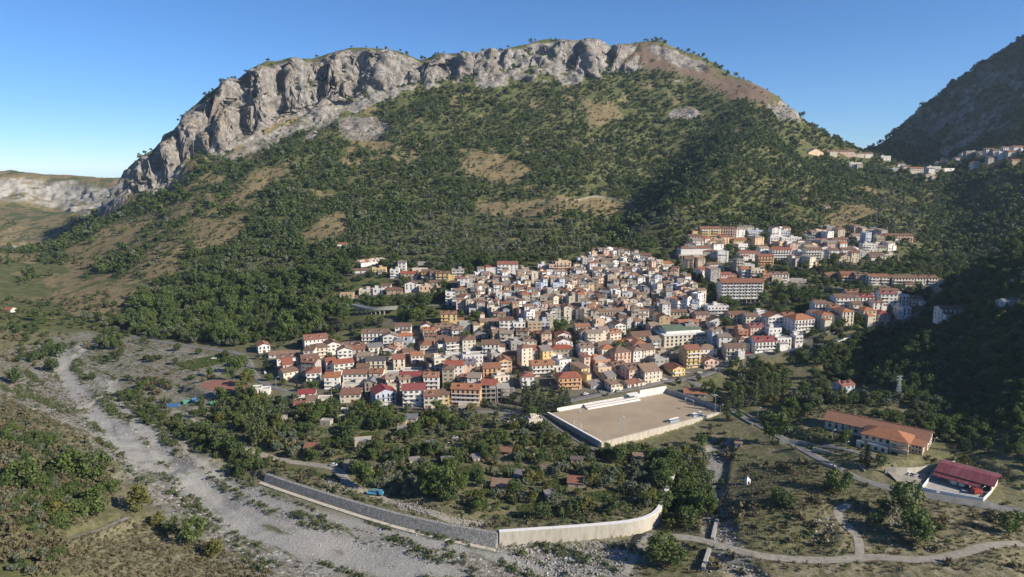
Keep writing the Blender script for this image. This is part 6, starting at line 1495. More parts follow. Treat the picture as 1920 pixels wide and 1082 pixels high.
def crown(kind, detail, seed):
    """crown mesh about 1 unit = 1 m, standing on z = 0; detail 0 far, 1 near"""
    rg = np.random.default_rng(seed)
    per, q = ((13, 1.25) if detail == 0 else (46, 0.55))
    if kind in ('oak', 'lush', 'olive', 'yellow_leaf', 'dry_leaf'):
        rx, rz, cz, nc, rc = {'oak': (2.5, 1.9, 3.5, 10, 1.45), 'lush': (2.6, 2.4, 4.2, 12, 1.4), 'olive': (2.1, 1.3, 2.9, 9, 1.15), 'yellow_leaf': (2.6, 2.2, 3.2, 11, 1.4), 'dry_leaf': (2.2, 1.2, 1.6, 8, 1.1)}[kind]
        if detail: nc = int(nc * 2.1); rc *= 0.72; per = 40
        d = rg.normal(size=(nc, 3)); d /= np.linalg.norm(d, axis=1, keepdims=True)
        r = rg.uniform(0.45, 1.0, nc) ** 0.6
        C = d * r[:, None] * [rx, rx * rg.uniform(.8, 1.1), rz] + [0, 0, cz]
        C += rg.normal(size=3) * [.4, .4, .2]
        return leaf_cloud(C, rc * rg.uniform(.65, 1.25, nc), per, q, rg)
    if kind == 'poplar':
        z = np.linspace(1.5, 12.5, 16 if detail == 0 else 34); w = 1.5 * np.sin(np.clip((z - .3) / 13.4, 0, 1) * math.pi) ** .6
        C = np.column_stack([rg.normal(size=len(z)) * w * .5, rg.normal(size=len(z)) * w * .5, z])
        return leaf_cloud(C, .55 + w * .55, per if detail == 0 else 30, q, rg)
    if kind == 'cypress':
        z = np.linspace(.8, 9.0, 12 if detail == 0 else 20); w = .9 * np.sin(np.clip((z + .6) / 10.2, 0, 1) * math.pi) ** .5
        return leaf_cloud(np.column_stack([rg.normal(size=len(z)) * .12, rg.normal(size=len(z)) * .12, z]), w, per if detail == 0 else 34, q * .8, rg)
    if kind == 'conifer':
        C = []; Rr = []
        for z in np.linspace(1.8, 13, 12):
            L = 3.6 * (1 - (z - 1.2) / 12.6) + .25; n = max(3, int(L * 3.4)); a0 = rg.uniform(0, 6.28)
            for k in range(n):
                a = a0 + 6.28 * k / n + rg.normal() * .15; r = L * rg.uniform(.45, 1.0)
                C.append((r * math.cos(a), r * math.sin(a), z - r * .18)); Rr.append(.55 + .1 * L)
        return leaf_cloud(C, np.array(Rr), 10 if detail == 0 else 20, q * .85, rg, 0.1, .5)
    if kind == 'shrub':
        C = rg.normal(size=(5, 3)) * [.7, .7, .2] + [0, 0, .6]
        return leaf_cloud(C, rg.uniform(.45, .8, 5), 14, .55, rg, .5)
    if kind == 'tuft':
        n = 16; a = rg.uniform(0, 6.28, n); r = rg.uniform(0, .45, n); h = rg.uniform(.25, .7, n); w = .09
        bx = np.column_stack([r * np.cos(a), r * np.sin(a), np.zeros(n)]); out = np.column_stack([np.cos(a), np.sin(a), np.zeros(n)]); sd = np.column_stack([-np.sin(a), np.cos(a), np.zeros(n)])
        top = bx + out * (h * .5)[:, None] + np.column_stack([np.zeros(n), np.zeros(n), h])
        V = np.stack([bx - sd * w, bx + sd * w, top + sd * w * .5, top - sd * w * .5], 1).reshape(-1, 3)
        return V, np.arange(4 * n).reshape(-1, 4)
    if kind == 'cane':
        n = 90; a = rg.uniform(0, 6.28, n); r = rg.uniform(0, 1.3, n); h = rg.uniform(2.2, 4.4, n); w = .16
        bx = np.column_stack([r * np.cos(a), r * np.sin(a), np.zeros(n)]); out = np.column_stack([np.cos(a), np.sin(a), np.zeros(n)]); sd = np.column_stack([-np.sin(a + .7), np.cos(a + .7), np.zeros(n)])
        top = bx + out * (h * .3)[:, None] + np.column_stack([np.zeros(n), np.zeros(n), h])
        V = np.stack([bx - sd * w, bx + sd * w, top + sd * w, top - sd * w], 1).reshape(-1, 3)
        return V, np.arange(4 * n).reshape(-1, 4)
CM = {'cypress': 'conifer', 'shrub': 'oak', 'tuft': 'dry_leaf', 'cane': 'poplar'}
def crown_mesh(kind, detail, seed, mat=None):
    V, F = crown(kind, detail, seed); me = fast_mesh('crown', V, F); me.materials.append(MAT[mat or CM.get(kind, kind)]); return me
def trunk_mesh(h, r, seed):
    rg = random.Random(seed); g = G(); n = 7; pts = []
    x = y = 0.0
    for k in range(4):
        z = -.6 + (h + .6) * k / 3; pts.append((x, y, z, r * (1 - .22 * k))); x += rg.uniform(-.12, .12); y += rg.uniform(-.12, .12)
    for (x0, y0, z0, r0), (x1, y1, z1, r1) in zip(pts[:-1], pts[1:]):
        vs = [(x0 + r0 * math.cos(6.283 * i / n), y0 + r0 * math.sin(6.283 * i / n), z0) for i in range(n)] + [(x1 + r1 * math.cos(6.283 * i / n), y1 + r1 * math.sin(6.283 * i / n), z1) for i in range(n)]
        g.add(vs, [(i, (i + 1) % n, n + (i + 1) % n, n + i) for i in range(n)])
    for k in range(4):
        a = rg.uniform(0, 6.28); g.beam((x, y, h * .8), (x + 1.2 * math.cos(a) * h * .35, y + 1.2 * math.sin(a) * h * .35, h * rg.uniform(1.15, 1.5)), r * .5)
    return g.mesh('trunk', ['bark'])
KINDS = {'oak': 3, 'lush': 3, 'olive': 3, 'yellow_leaf': 1, 'poplar': 2, 'cypress': 2, 'conifer': 2}
NEAR = {k: [crown_mesh(k, 1, 100 + 7 * i + 31 * j) for i in range(n)] for j, (k, n) in enumerate(KINDS.items())}
TRUNK = {k: trunk_mesh(*hr, 5 + i) for i, (k, hr) in enumerate({'oak': (2.2, .22), 'lush': (2.4, .2), 'olive': (1.8, .24), 'yellow_leaf': (1.8, .2), 'poplar': (3.5, .2), 'cypress': (1.5, .16), 'conifer': (4.5, .22)}.items())}
tr_rnd = random.Random(77)
TREES = []                         # x, y, radius of single trees, to keep scattered plants off them
def tree(kind, x, y, s, label, group, z=None, name=None):
    zz = g1(x, y) if z is None else z
    nm = name or {'oak': 'oak_tree', 'lush': 'broadleaf_tree', 'olive': 'olive_tree', 'yellow_leaf': 'autumn_tree', 'poplar': 'poplar_tree', 'cypress': 'cypress_tree', 'conifer': 'conifer_tree'}[kind]
    e = empty(nm, (x, y, zz - .1), tr_rnd.uniform(0, 6.28), label, 'tree', group)
    e.scale = (s * tr_rnd.uniform(.9, 1.12), s * tr_rnd.uniform(.9, 1.12), s * tr_rnd.uniform(.88, 1.12))
    put('trunk', TRUNK[kind], e); put('crown', tr_rnd.choice(NEAR[kind]), e)
    TREES.append((x, y, 2.0 * s))
# single trees one can point at: kind, u, v of the foot, size, label
SINGLE = [('yellow_leaf',262,963,2.1,'round yellowing tree on the river bank'),('lush',178,975,2.2,'tall green tree beside the yellowing riverbank tree'),('yellow_leaf',108,978,1.8,'yellow-green bushy tree below the wooded bank'),('lush',140,985,1.5,'smaller green tree touching the yellow-green bushy one'),('lush',215,930,1.5,'light green tree behind the yellowing riverbank tree'),
 ('yellow_leaf',298,985,1.2,'small yellow-green tree on the gravel edge'),('lush',368,1022,1.8,'green tree alone on the gravel terrace edge'),('yellow_leaf',402,1040,1.4,'pale bush-like tree at the gravel terrace tip'),('oak',322,1000,1.2,'dark small tree on the gravel terrace edge'),
 ('lush',50,930,2.3,'tall dark green tree on the near slope'),('lush',175,905,2.3,'big green tree at the end of the near wooded bank'),('lush',140,893,2.4,'widest green tree on the near wooded bank'),('olive',20,875,1.6,'round grey-green tree on the near slope'),
 ('oak',28,720,2.2,'round tree alone on the dry river terrace'),('oak',98,697,2.0,'rounded tree beside the pale river channel'),('oak',60,680,1.8,'dense tree left of the paired riverbank trees'),('oak',75,675,2.1,'dense tree in the riverside clump'),('oak',112,668,2.2,'tall tree of the riverside clump by the bend'),('lush',90,668,2.0,'broad tree in the middle of the riverside clump'),
 ('oak',224,672,1.6,'dark bush-like tree near the fork of channels'),('oak',176,712,1.1,'small lone tree between two gravel channels'),('lush',208,655,1.7,'green tree below the dark riverside wood'),('lush',225,650,2.0,'leafy tree below the valley road'),
 ('yellow_leaf',462,728,2.0,'light yellow-green tree by the clay court'),('lush',440,700,1.8,'green tree between court and west road'),('lush',452,690,1.6,'slim green tree by the west road'),('lush',467,712,1.5,'dark green tree at the court corner'),('lush',434,716,1.4,'low green tree by the court shed'),
 ('poplar',480,835,2.0,'tall broad poplar in the west gardens'),('poplar',492,832,1.9,'tall poplar next to the broad one in the gardens'),('cypress',399,783,1.1,'small cypress beside the garden lane'),('cypress',404,784,.8,'smaller cypress by the garden lane'),('oak',366,783,1.2,'dark tree at the skip yard corner'),
 ('oak',425,848,2.1,'dark tree on the bank between lane and gravel'),('oak',440,860,1.7,'bushy tree on the bank below the lane'),('lush',412,835,1.8,'green tree on the bank below the lane'),('lush',385,825,1.5,'bank tree above the shaded gravel'),('olive',350,803,1.5,'grey-green tree at the bank edge'),('lush',470,868,1.6,'low green tree on the bank near the revetment'),('oak',462,890,1.3,'dark bush-like tree by the revetment end'),('oak',445,895,1.2,'bush-like tree on gravel near the revetment end'),
 ('lush',682,915,2.0,'rounded green tree by the crane truck'),('lush',830,932,2.1,'dark rounded tree behind the revetment'),('lush',810,925,1.9,'dark green tree next to rounded one behind revetment'),('oak',850,938,1.6,'dark tree by the rubble track'),
 ('conifer',1000,778,1.7,'tallest dark conifer by the pitch street'),('conifer',1016,776,1.4,'dark conifer second from tallest by pitch street'),('conifer',1034,772,1.45,'dark conifer behind the pillared cream wall'),('conifer',1050,768,1.25,'smaller dark conifer near the salmon balcony house'),('conifer',985,760,1.2,'short dark conifer behind the tallest one'),('conifer',1062,762,1.0,'smallest dark conifer by the pitch street'),
 ('lush',1056,630,2.6,'large dark tree rising inside the old town'),('lush',1160,668,1.9,'round tree before the orange-roofed parish house'),('lush',880,646,1.6,'green tree beside the yellow church'),('lush',868,640,1.5,'small green tree near the yellow church'),('conifer',716,680,1.0,'dark conifer among the west quarter houses'),('lush',725,676,1.5,'green tree among the west quarter houses'),('conifer',738,668,1.0,'conifer behind the flat grey roof'),('lush',770,662,1.4,'green tree between west quarter houses'),('lush',590,738,1.6,'round tree in front of red hipped house'),
 ('conifer',499,694,1.0,'dark fir in the shaded west garden'),('cypress',557,725,.8,'tiny cypress by the west road'),('lush',1358,618,1.5,'tree between east quarter roofs'),('lush',1260,520,1.9,'tree beside the white arcade hall'),('lush',1245,500,1.7,'leafy tree left of the white arcade hall'),
 ('lush',1447,830,2.6,'big dark round tree by the school road'),('lush',1562,922,2.2,'big dark tree on the dry mound field'),('lush',1708,1010,2.2,'tall dark tree below the school road'),('lush',1700,975,2.3,'broad dark tree below the school road'),('lush',1725,1020,1.9,'dark tree at the quarry track verge'),('oak',1660,965,1.4,'small tree near the quarry spur'),('lush',1892,1000,1.8,'round tree by the right edge track'),('oak',1635,990,1.3,'bushy tree beside the quarry spur'),
 ('oak',1465,950,1.6,'dark bush on top of the dry mound'),('oak',1480,955,1.3,'second bush on top of the dry mound'),('lush',1245,1045,1.8,'green tree below the wall track'),('lush',1262,1058,1.7,'leafy tree beside the weir wall'),('lush',1232,1060,1.4,'small leafy tree near the wall track'),
 ('cypress',1625,880,1.5,'dark cypress before the school terrace'),('conifer',1620,872,.9,'small dark conifer by the school entrance'),('lush',1650,880,1.2,'low tree under the school terrace'),('conifer',1812,850,.8,'small conifer behind the school yard'),('yellow_leaf',1808,866,1.0,'bright yellow-green bush near the depot'),('lush',1583,835,1.3,'small tree on the school lawn'),
 ('poplar',1468,745,1.5,'tallest poplar of the streamside row'),('poplar',1455,752,1.4,'poplar in the middle of the streamside row'),('poplar',1442,756,1.4,'poplar left in the streamside row'),('poplar',1430,760,1.3,'shorter poplar of the streamside row'),('poplar',1386,770,1.4,'pale poplar at the bridge end'),('poplar',1375,765,1.3,'pale poplar by the bridge'),('poplar',1415,763,1.3,'poplar at the left end of the row'),('conifer',1400,712,1.3,'dark pine above the poplar row'),('conifer',1412,708,1.2,'pine next to the square'),('conifer',1388,705,1.1,'pine beside the square wall'),
 ('lush',1330,745,1.8,'light green tree beside the blue-walled hut'),('conifer',1345,765,1.1,'dark conifer right of the blue-walled hut'),('conifer',1357,775,1.0,'dark conifer near the far pitch corner'),('poplar',1364,790,1.0,'slim tree at the bridge corner of the pitch'),
 ('lush',645,600,2.2,'large dark tree below the viaduct'),('lush',610,590,2.0,'large tree at the wood edge below the ruin'),
 ('cypress',345,530,1.5,'cypress in the dark hillside row'),('cypress',352,533,1.6,'tall cypress in the dark hillside row'),('cypress',358,531,1.5,'middle cypress of the dark hillside row'),('cypress',365,534,1.6,'broad cypress of the dark hillside row'),('cypress',372,533,1.4,'cypress near the end of the hillside row'),('cypress',379,535,1.2,'end cypress of the hillside row'),
 ('conifer',662,490,1.3,'dark conifer in front of the cemetery'),('conifer',669,488,1.4,'tall dark conifer beside cemetery tombs'),('cypress',676,486,1.4,'cypress at the cemetery wall'),('yellow_leaf',667,497,1.0,'yellow-green shrub below the cemetery conifers'),('lush',632,492,1.5,'rounded tree left of the cemetery'),
 ('conifer',1240,450,1.0,'dark conifer on the slope above the arcade hall'),('lush',1355,580,1.7,'tree left of the stilted apartment block')]
_sx = np.array([P(u, v) for _, u, v, *_ in SINGLE]); _sz = H(_sx[:, 0], _sx[:, 1])
for (k, u, v, s, lb), (x, y), z in zip(SINGLE, _sx, _sz): tree(k, float(x), float(y), s, lb, None, float(z))

# ------------------------------------------------------------------ scattered growth (stuff)
LIB = {}
def lib(kind, detail, n, mat=None, seed=300):
    key = (kind, detail, mat)
    if key not in LIB:
        c = bpy.data.collections.new('growth')
        for i in range(n):
            o = bpy.data.objects.new(kind, crown_mesh(kind, detail, seed + i, mat)); c.objects.link(o)
        LIB[key] = c
    return LIB[key]
def rock_lib():
    if 'rock' not in LIB:
        c = bpy.data.collections.new('growth')
        for i in range(3):
            bm = bmesh.new(); bmesh.ops.create_icosphere(bm, subdivisions=1, radius=.5); rr = random.Random(i)
            for v in bm.verts: v.co *= rr.uniform(.65, 1.2); v.co.z *= .7
            me = bpy.data.meshes.new('boulder'); bm.to_mesh(me); bm.free(); me.materials.append(MAT['boulder']); c.objects.link(bpy.data.objects.new('boulder', me))
        LIB['rock'] = c
    return LIB['rock']
MAT['boulder'] = mat_simple('boulder', [(0.20, 0.185, 0.16), (0.30, 0.285, 0.255), (0.42, 0.405, 0.375)], 0.8, 0.9)
def scatter_tree(name):
    ng = bpy.data.node_groups.new('scatter_' + name, 'GeometryNodeTree')
    ng.interface.new_socket('Geometry', in_out='INPUT', socket_type='NodeSocketGeometry'); ng.interface.new_socket('Geometry', in_out='OUTPUT', socket_type='NodeSocketGeometry')
    return ng
def scatter(name, pts, scl, coll, nvar, seed, label, cat, tilt=0.0):
    if len(pts) == 0: return
    rg = np.random.default_rng(seed); n = len(pts)
    me = bpy.data.meshes.new(name); me.vertices.add(n); me.vertices.foreach_set('co', np.asarray(pts, np.float32).ravel())
    a = me.attributes.new('size', 'FLOAT_VECTOR', 'POINT'); sv = np.asarray(scl)[:, None] * rg.uniform(.85, 1.18, (n, 3)); a.data.foreach_set('vector', sv.astype(np.float32).ravel())
    a = me.attributes.new('turn', 'FLOAT_VECTOR', 'POINT'); tv = np.column_stack([rg.normal(size=n) * tilt, rg.normal(size=n) * tilt, rg.uniform(0, 6.28, n)]); a.data.foreach_set('vector', tv.astype(np.float32).ravel())
    a = me.attributes.new('pick', 'INT', 'POINT'); a.data.foreach_set('value', rg.integers(0, nvar, n).astype(np.int32))
    o = link(name, me, kind='stuff', label=label, cat=cat)
    ng = scatter_tree(name); N = ng.nodes; Lk = ng.links
    gi = N.new('NodeGroupInput'); go = N.new('NodeGroupOutput'); ci = N.new('GeometryNodeCollectionInfo'); ci.inputs['Collection'].default_value = coll
    ci.inputs['Separate Children'].default_value = True; ci.inputs['Reset Children'].default_value = True
    ip = N.new('GeometryNodeInstanceOnPoints'); ip.inputs['Pick Instance'].default_value = True
    def at(nm, t):
        k = N.new('GeometryNodeInputNamedAttribute'); k.data_type = t; k.inputs['Name'].default_value = nm; return k.outputs['Attribute']
    er = N.new('FunctionNodeEulerToRotation')
    Lk.new(gi.outputs[0], ip.inputs['Points']); Lk.new(ci.outputs[0], ip.inputs['Instance']); Lk.new(at('pick', 'INT'), ip.inputs['Instance Index'])
    Lk.new(at('turn', 'FLOAT_VECTOR'), er.inputs[0]); Lk.new(er.outputs[0], ip.inputs['Rotation']); Lk.new(at('size', 'FLOAT_VECTOR'), ip.inputs['Scale'])
    Lk.new(ip.outputs[0], go.inputs[0])
    md = o.modifiers.new('growth', 'NODES'); md.node_group = ng
    return o
def jitter(x0, x1, y0, y1, step, seed):
    rg = np.random.default_rng(seed); gx, gy = np.meshgrid(np.arange(x0, x1, step), np.arange(y0, y1, step))
    return (gx + rg.uniform(-.48, .48, gx.shape) * step).ravel(), (gy + rg.uniform(-.48, .48, gy.shape) * step).ravel()
def jit_poly(poly, step, seed):
    a, b = poly.min(0), poly.max(0); x, y = jitter(a[0], b[0], a[1], b[1], step, seed); k = inside(poly, x, y); return x[k], y[k]
def in_view(x, y, m=0.06): return (np.abs(x / y) < 0.76 + m)
WOOD_L = PP([(225,600),(250,560),(330,545),(400,525),(520,515),(600,515),(640,545),(700,590),(790,585),(800,600),(690,622),(600,628),(480,642),(440,656),(330,636),(245,625)])
OLIVES = [PP(p) for p in ([(620,470),(700,450),(800,400),(900,400),(1000,410),(1120,420),(1115,470),(1050,480),(940,485),(870,488),(780,492),(720,478)], [(1130,440),(1280,395),(1350,420),(1290,430),(1200,455)], [(1480,440),(1560,400),(1620,360),(1700,350),(1740,420),(1720,470),(1640,440),(1540,438)], [(400,520),(470,480),(620,500),(600,520)], [(1780,520),(1919,480),(1919,540),(1800,560)])]
def slope_growth():
    xs, ys = [], []
    for (y0, y1, step, sd) in ((600, 1000, 6.2, 1), (1000, 1400, 6.8, 2), (1400, 1860, 7.6, 3)):
        x, y = jitter(-0.84 * y1, 0.84 * y1, y0, y1, step, sd); k = in_view(x, y); xs.append(x[k]); ys.append(y[k])
    x = np.concatenate(xs); y = np.concatenate(ys)
    s = x / y
    crest = np.interp(s, _ts, _tw[:, 1], left=9e9, right=9e9)
    k = (y < crest + 45)
    x, y = x[k], y[k]
    z = H(x, y); zx = H(x + 4, y); zy = H(x, y + 4)
    nz = 1 / np.sqrt(1 + ((zx - z) / 4) ** 2 + ((zy - z) / 4) ** 2); N = np.zeros((len(x), 3)); N[:, 2] = nz
    A, B = zones(x, y, z, N)
    ct, cw, _ = cliff_par(x, y)
    gap = house_gap(x, y); rd = near_road(x, y, 1.5)
    cl = fbm2(x / 38, y / 38, 3, 90)
    p = (1 - .95 * A[:, 0]) * (1 - .62 * A[:, 1]) * (1 - .88 * B[:, 0]) * (1 - .9 * B[:, 1]) * (0.46 + .75 * sstep(-.35, .15, cl + .6 * fbm2(x / 14, y / 14, 2, 95)))
    wfade = sstep(45, -25, poly_edge(WOOD_L, x, y, 60) + 25 * cl)
    hill = np.maximum((z > 22) | (x > 235) & (y > 480), np.maximum(wfade, .22 * sstep(-.1, .3, cl) * (x < -60) * (A[:, 2] < .2)))
    p *= hill * ((gap > 3.2) & ~rd & (A[:, 2] < .3))
    p = np.where((gap < 22) & (z < 130) & (y < 900), p * .35, p)
    oz = np.zeros(len(x), bool)
    for p_ in OLIVES: oz |= inside(p_, x, y)
    terr = ((z + 2.5 * fbm2(x / 60, y / 60, 2, 96)) % 6.5) < 4.7                      # planted along terraces
    p = np.where(oz, np.where(terr, np.maximum(p, .8 * (gap > 3.2) * ~rd), .08 * p), p)
    crestd = np.interp(x / y, _ts, _tw[:, 1], left=9e9, right=9e9) - y
    p = np.where((crestd < 75) & (x / y > .06) & (x / y < .42), p * .15, p)
    p = np.maximum(p, .22 * ((A[:, 0] > .5) & (nz > .55)))
    p = np.where((cw > .5) & (ct > .62) & (ct < 3), p * .10, p)
    rg = np.random.default_rng(8); k = rg.random(len(x)) < p
    x, y, z, A, cl, nz, B = x[k], y[k], z[k], A[k], cl[k], nz[k], B[k]
    n = len(x); r = rg.random(n)
    kind = np.where(r < .62, 0, np.where(r < .8, 1, 2))            # oak, lush, olive
    ol = np.zeros(n, bool)
    for p_ in OLIVES: ol |= inside(p_, x, y)
    kind = np.where(ol, np.where(r < .74, 2, np.where(r < .86, 1, 0)), kind)
    wl = inside(WOOD_L, x, y)
    kind = np.where(wl, np.where(r < .5, 1, np.where(r < .8, 0, 2)), kind)
    scl = rg.uniform(.6, 1.25, n) * (1 + .9 * rg.random(n) ** 5) * np.where(ol, 1, 1.05) * np.where(wl, 1.35, 1.0) * np.where(A[:, 1] > .4, rg.uniform(.3, .75, n), 1) * np.where(ol, .95, 1) * np.where(A[:, 0] > .4, .55, 1) * np.where(B[:, 0] > .4, .55, 1)
    return x, y, z, kind, scl, wl
gx_, gy_, gz_, gk_, gs_, gw_ = slope_growth()
def off_singles(x, y):
    t = np.array(TREES); d = np.hypot(x[:, None] - t[None, :, 0], y[:, None] - t[None, :, 1]) - t[None, :, 2]; return d.min(1) > .5
pts = np.column_stack([gx_, gy_, gz_ - .2])
near_w = gy_ < 760
ok = np.ones(len(pts), bool); ok[near_w] = off_singles(gx_[near_w], gy_[near_w])
for k, kn, lb in ((0, 'oak', 'dark evergreen oak scrub covering the mountain slopes'), (1, 'lush', 'brighter leafy trees mixed through the hillside wood'), (2, 'olive', 'grey-green olive groves on the slopes above town')):
    nm = {'oak': 'mountain_scrub', 'lush': 'hillside_wood', 'olive': 'olive_grove'}[kn]; ct_ = {'oak': 'scrub', 'lush': 'wood', 'olive': 'olive grove'}[kn]
    m = (gk_ == k) & ok & (gy_ > 840); scatter(nm, pts[m], gs_[m], lib(kn, 0, 5), 5, 50 + k, lb, ct_)
    m = (gk_ == k) & ok & (gy_ <= 840); scatter(nm, pts[m], gs_[m], lib(kn, 1, 4), 4, 55 + k, lb + ', lower part round the town', ct_)

# gardens: single trees, largest-looking first, kept off sheds and lanes
GARD_ALL = [(GARDEN_POLY, 6.7, .9, 'G'), (PP([(1235,880),(1275,850),(1320,850),(1335,900),(1330,960),(1290,985),(1245,985)]), 4.6, .95, 'S'), (PP([(1490,735),(1560,745),(1700,755),(1690,775),(1540,760),(1520,790),(1470,790)]), 7.0, .9, 'W'), (PP([(1370,690),(1470,690),(1480,740),(1440,765),(1390,775),(1360,730)]), 7.5, .6, 'S')]
GL = {'G': {'oak': 'dark bushy tree in the crowded gardens', 'lush': 'leafy green fruit tree in the crowded gardens', 'olive': 'grey-green olive tree in the crowded gardens', 'yellow_leaf': 'yellow-green tree in the crowded gardens'},
      'S': {'oak': 'dark tree in the streamside thicket', 'lush': 'green tree in the streamside thicket', 'olive': 'grey-green willow-like tree in the streamside thicket', 'yellow_leaf': 'yellow-green tree in the streamside thicket'},
      'W': {'oak': 'dark tree in the wood behind the school', 'lush': 'green tree in the wood behind the school', 'olive': 'grey-green tree in the wood behind the school', 'yellow_leaf': 'yellow-green tree in the wood behind the school'}}
GN_ = {'G': 'trees of the gardens', 'S': 'trees along the stream', 'W': 'trees behind the school'}
PLOTS = [(700,815,15,9,.2),(790,835,13,8,-.1),(880,880,15,9,.4),(960,880,12,8,.1),(1060,905,16,10,.3),(1130,930,15,10,.2),(1150,880,13,9,-.2),(620,825,14,8,.3),(560,800,12,8,.1),(900,925,15,8,.5),(860,815,13,8,0),(1000,955,14,8,.2),(1180,915,10,8,.1),(930,810,12,8,.2)]
PLOT_XY = [(*P(u, v), a, b, r) for u, v, a, b, r in PLOTS]
def on_plot(x, y, m=1.0):
    k = np.zeros(len(x), bool)
    for px, py_, a, b, r in PLOT_XY:
        c, s_ = math.cos(r), math.sin(r); dx, dy = x - px, y - py_
        k |= (np.abs(dx * c + dy * s_) < a / 2 + m) & (np.abs(-dx * s_ + dy * c) < b / 2 + m)
    return k
cand = []
for qi, (poly, step, keep, tg) in enumerate(GARD_ALL):
    x, y = jit_poly(poly, step, 20 + qi); rg = np.random.default_rng(60 + qi)
    k = (rg.random(len(x)) < keep) & (house_gap(x, y) > 1.6) & ~near_road(x, y, 1.2) & off_singles(x, y)
    if tg == 'G': k &= fbm2(x / 22, y / 22, 2, 15) > -.35
    k &= ~on_plot(x, y)
    vy = inside(PP([(995,840),(1040,832),(1092,842),(1080,866),(1010,868)]), x, y); k &= ~vy
    x, y = x[k], y[k]; z = H(x, y); r = rg.random(len(x)); lowf = fbm2(x / 30, y / 30, 2, 91)
    for a, b, c, rr, lf in zip(x, y, z, r, lowf):
        kd = ('olive' if lf > .05 and rr < .7 else 'lush' if rr < .55 else 'oak' if rr < .93 else 'yellow_leaf')
        cand.append((b, a, b, c, kd, tg, rg.uniform(.75, 1.5) * (1.15 if tg != 'G' else 1.0)))
cand.sort()
cnt = {}
rest = {'oak': [], 'lush': [], 'olive': [], 'yellow_leaf': []}
for _, a, b, c, kd, tg, s in cand:
    cnt[kd] = cnt.get(kd, 0) + 1
    if cnt[kd] <= 230: tree(kd, float(a), float(b), s, GL[tg][kd], GN_[tg], float(c))
    else: rest[kd].append((a, b, c - .1, s))
for kd, l in rest.items():
    if l:
        l = np.array(l); scatter({'oak': 'garden_scrub', 'lush': 'garden_thicket', 'olive': 'garden_olives', 'yellow_leaf': 'garden_shrubs'}[kd], l[:, :3], l[:, 3], lib(kd, 1, 3), 3, 70, 'further dense ' + {'oak': 'dark scrub', 'lush': 'green trees', 'olive': 'grey-green olives', 'yellow_leaf': 'yellow-green shrubs'}[kd] + ' filling the gardens and stream banks', 'trees')
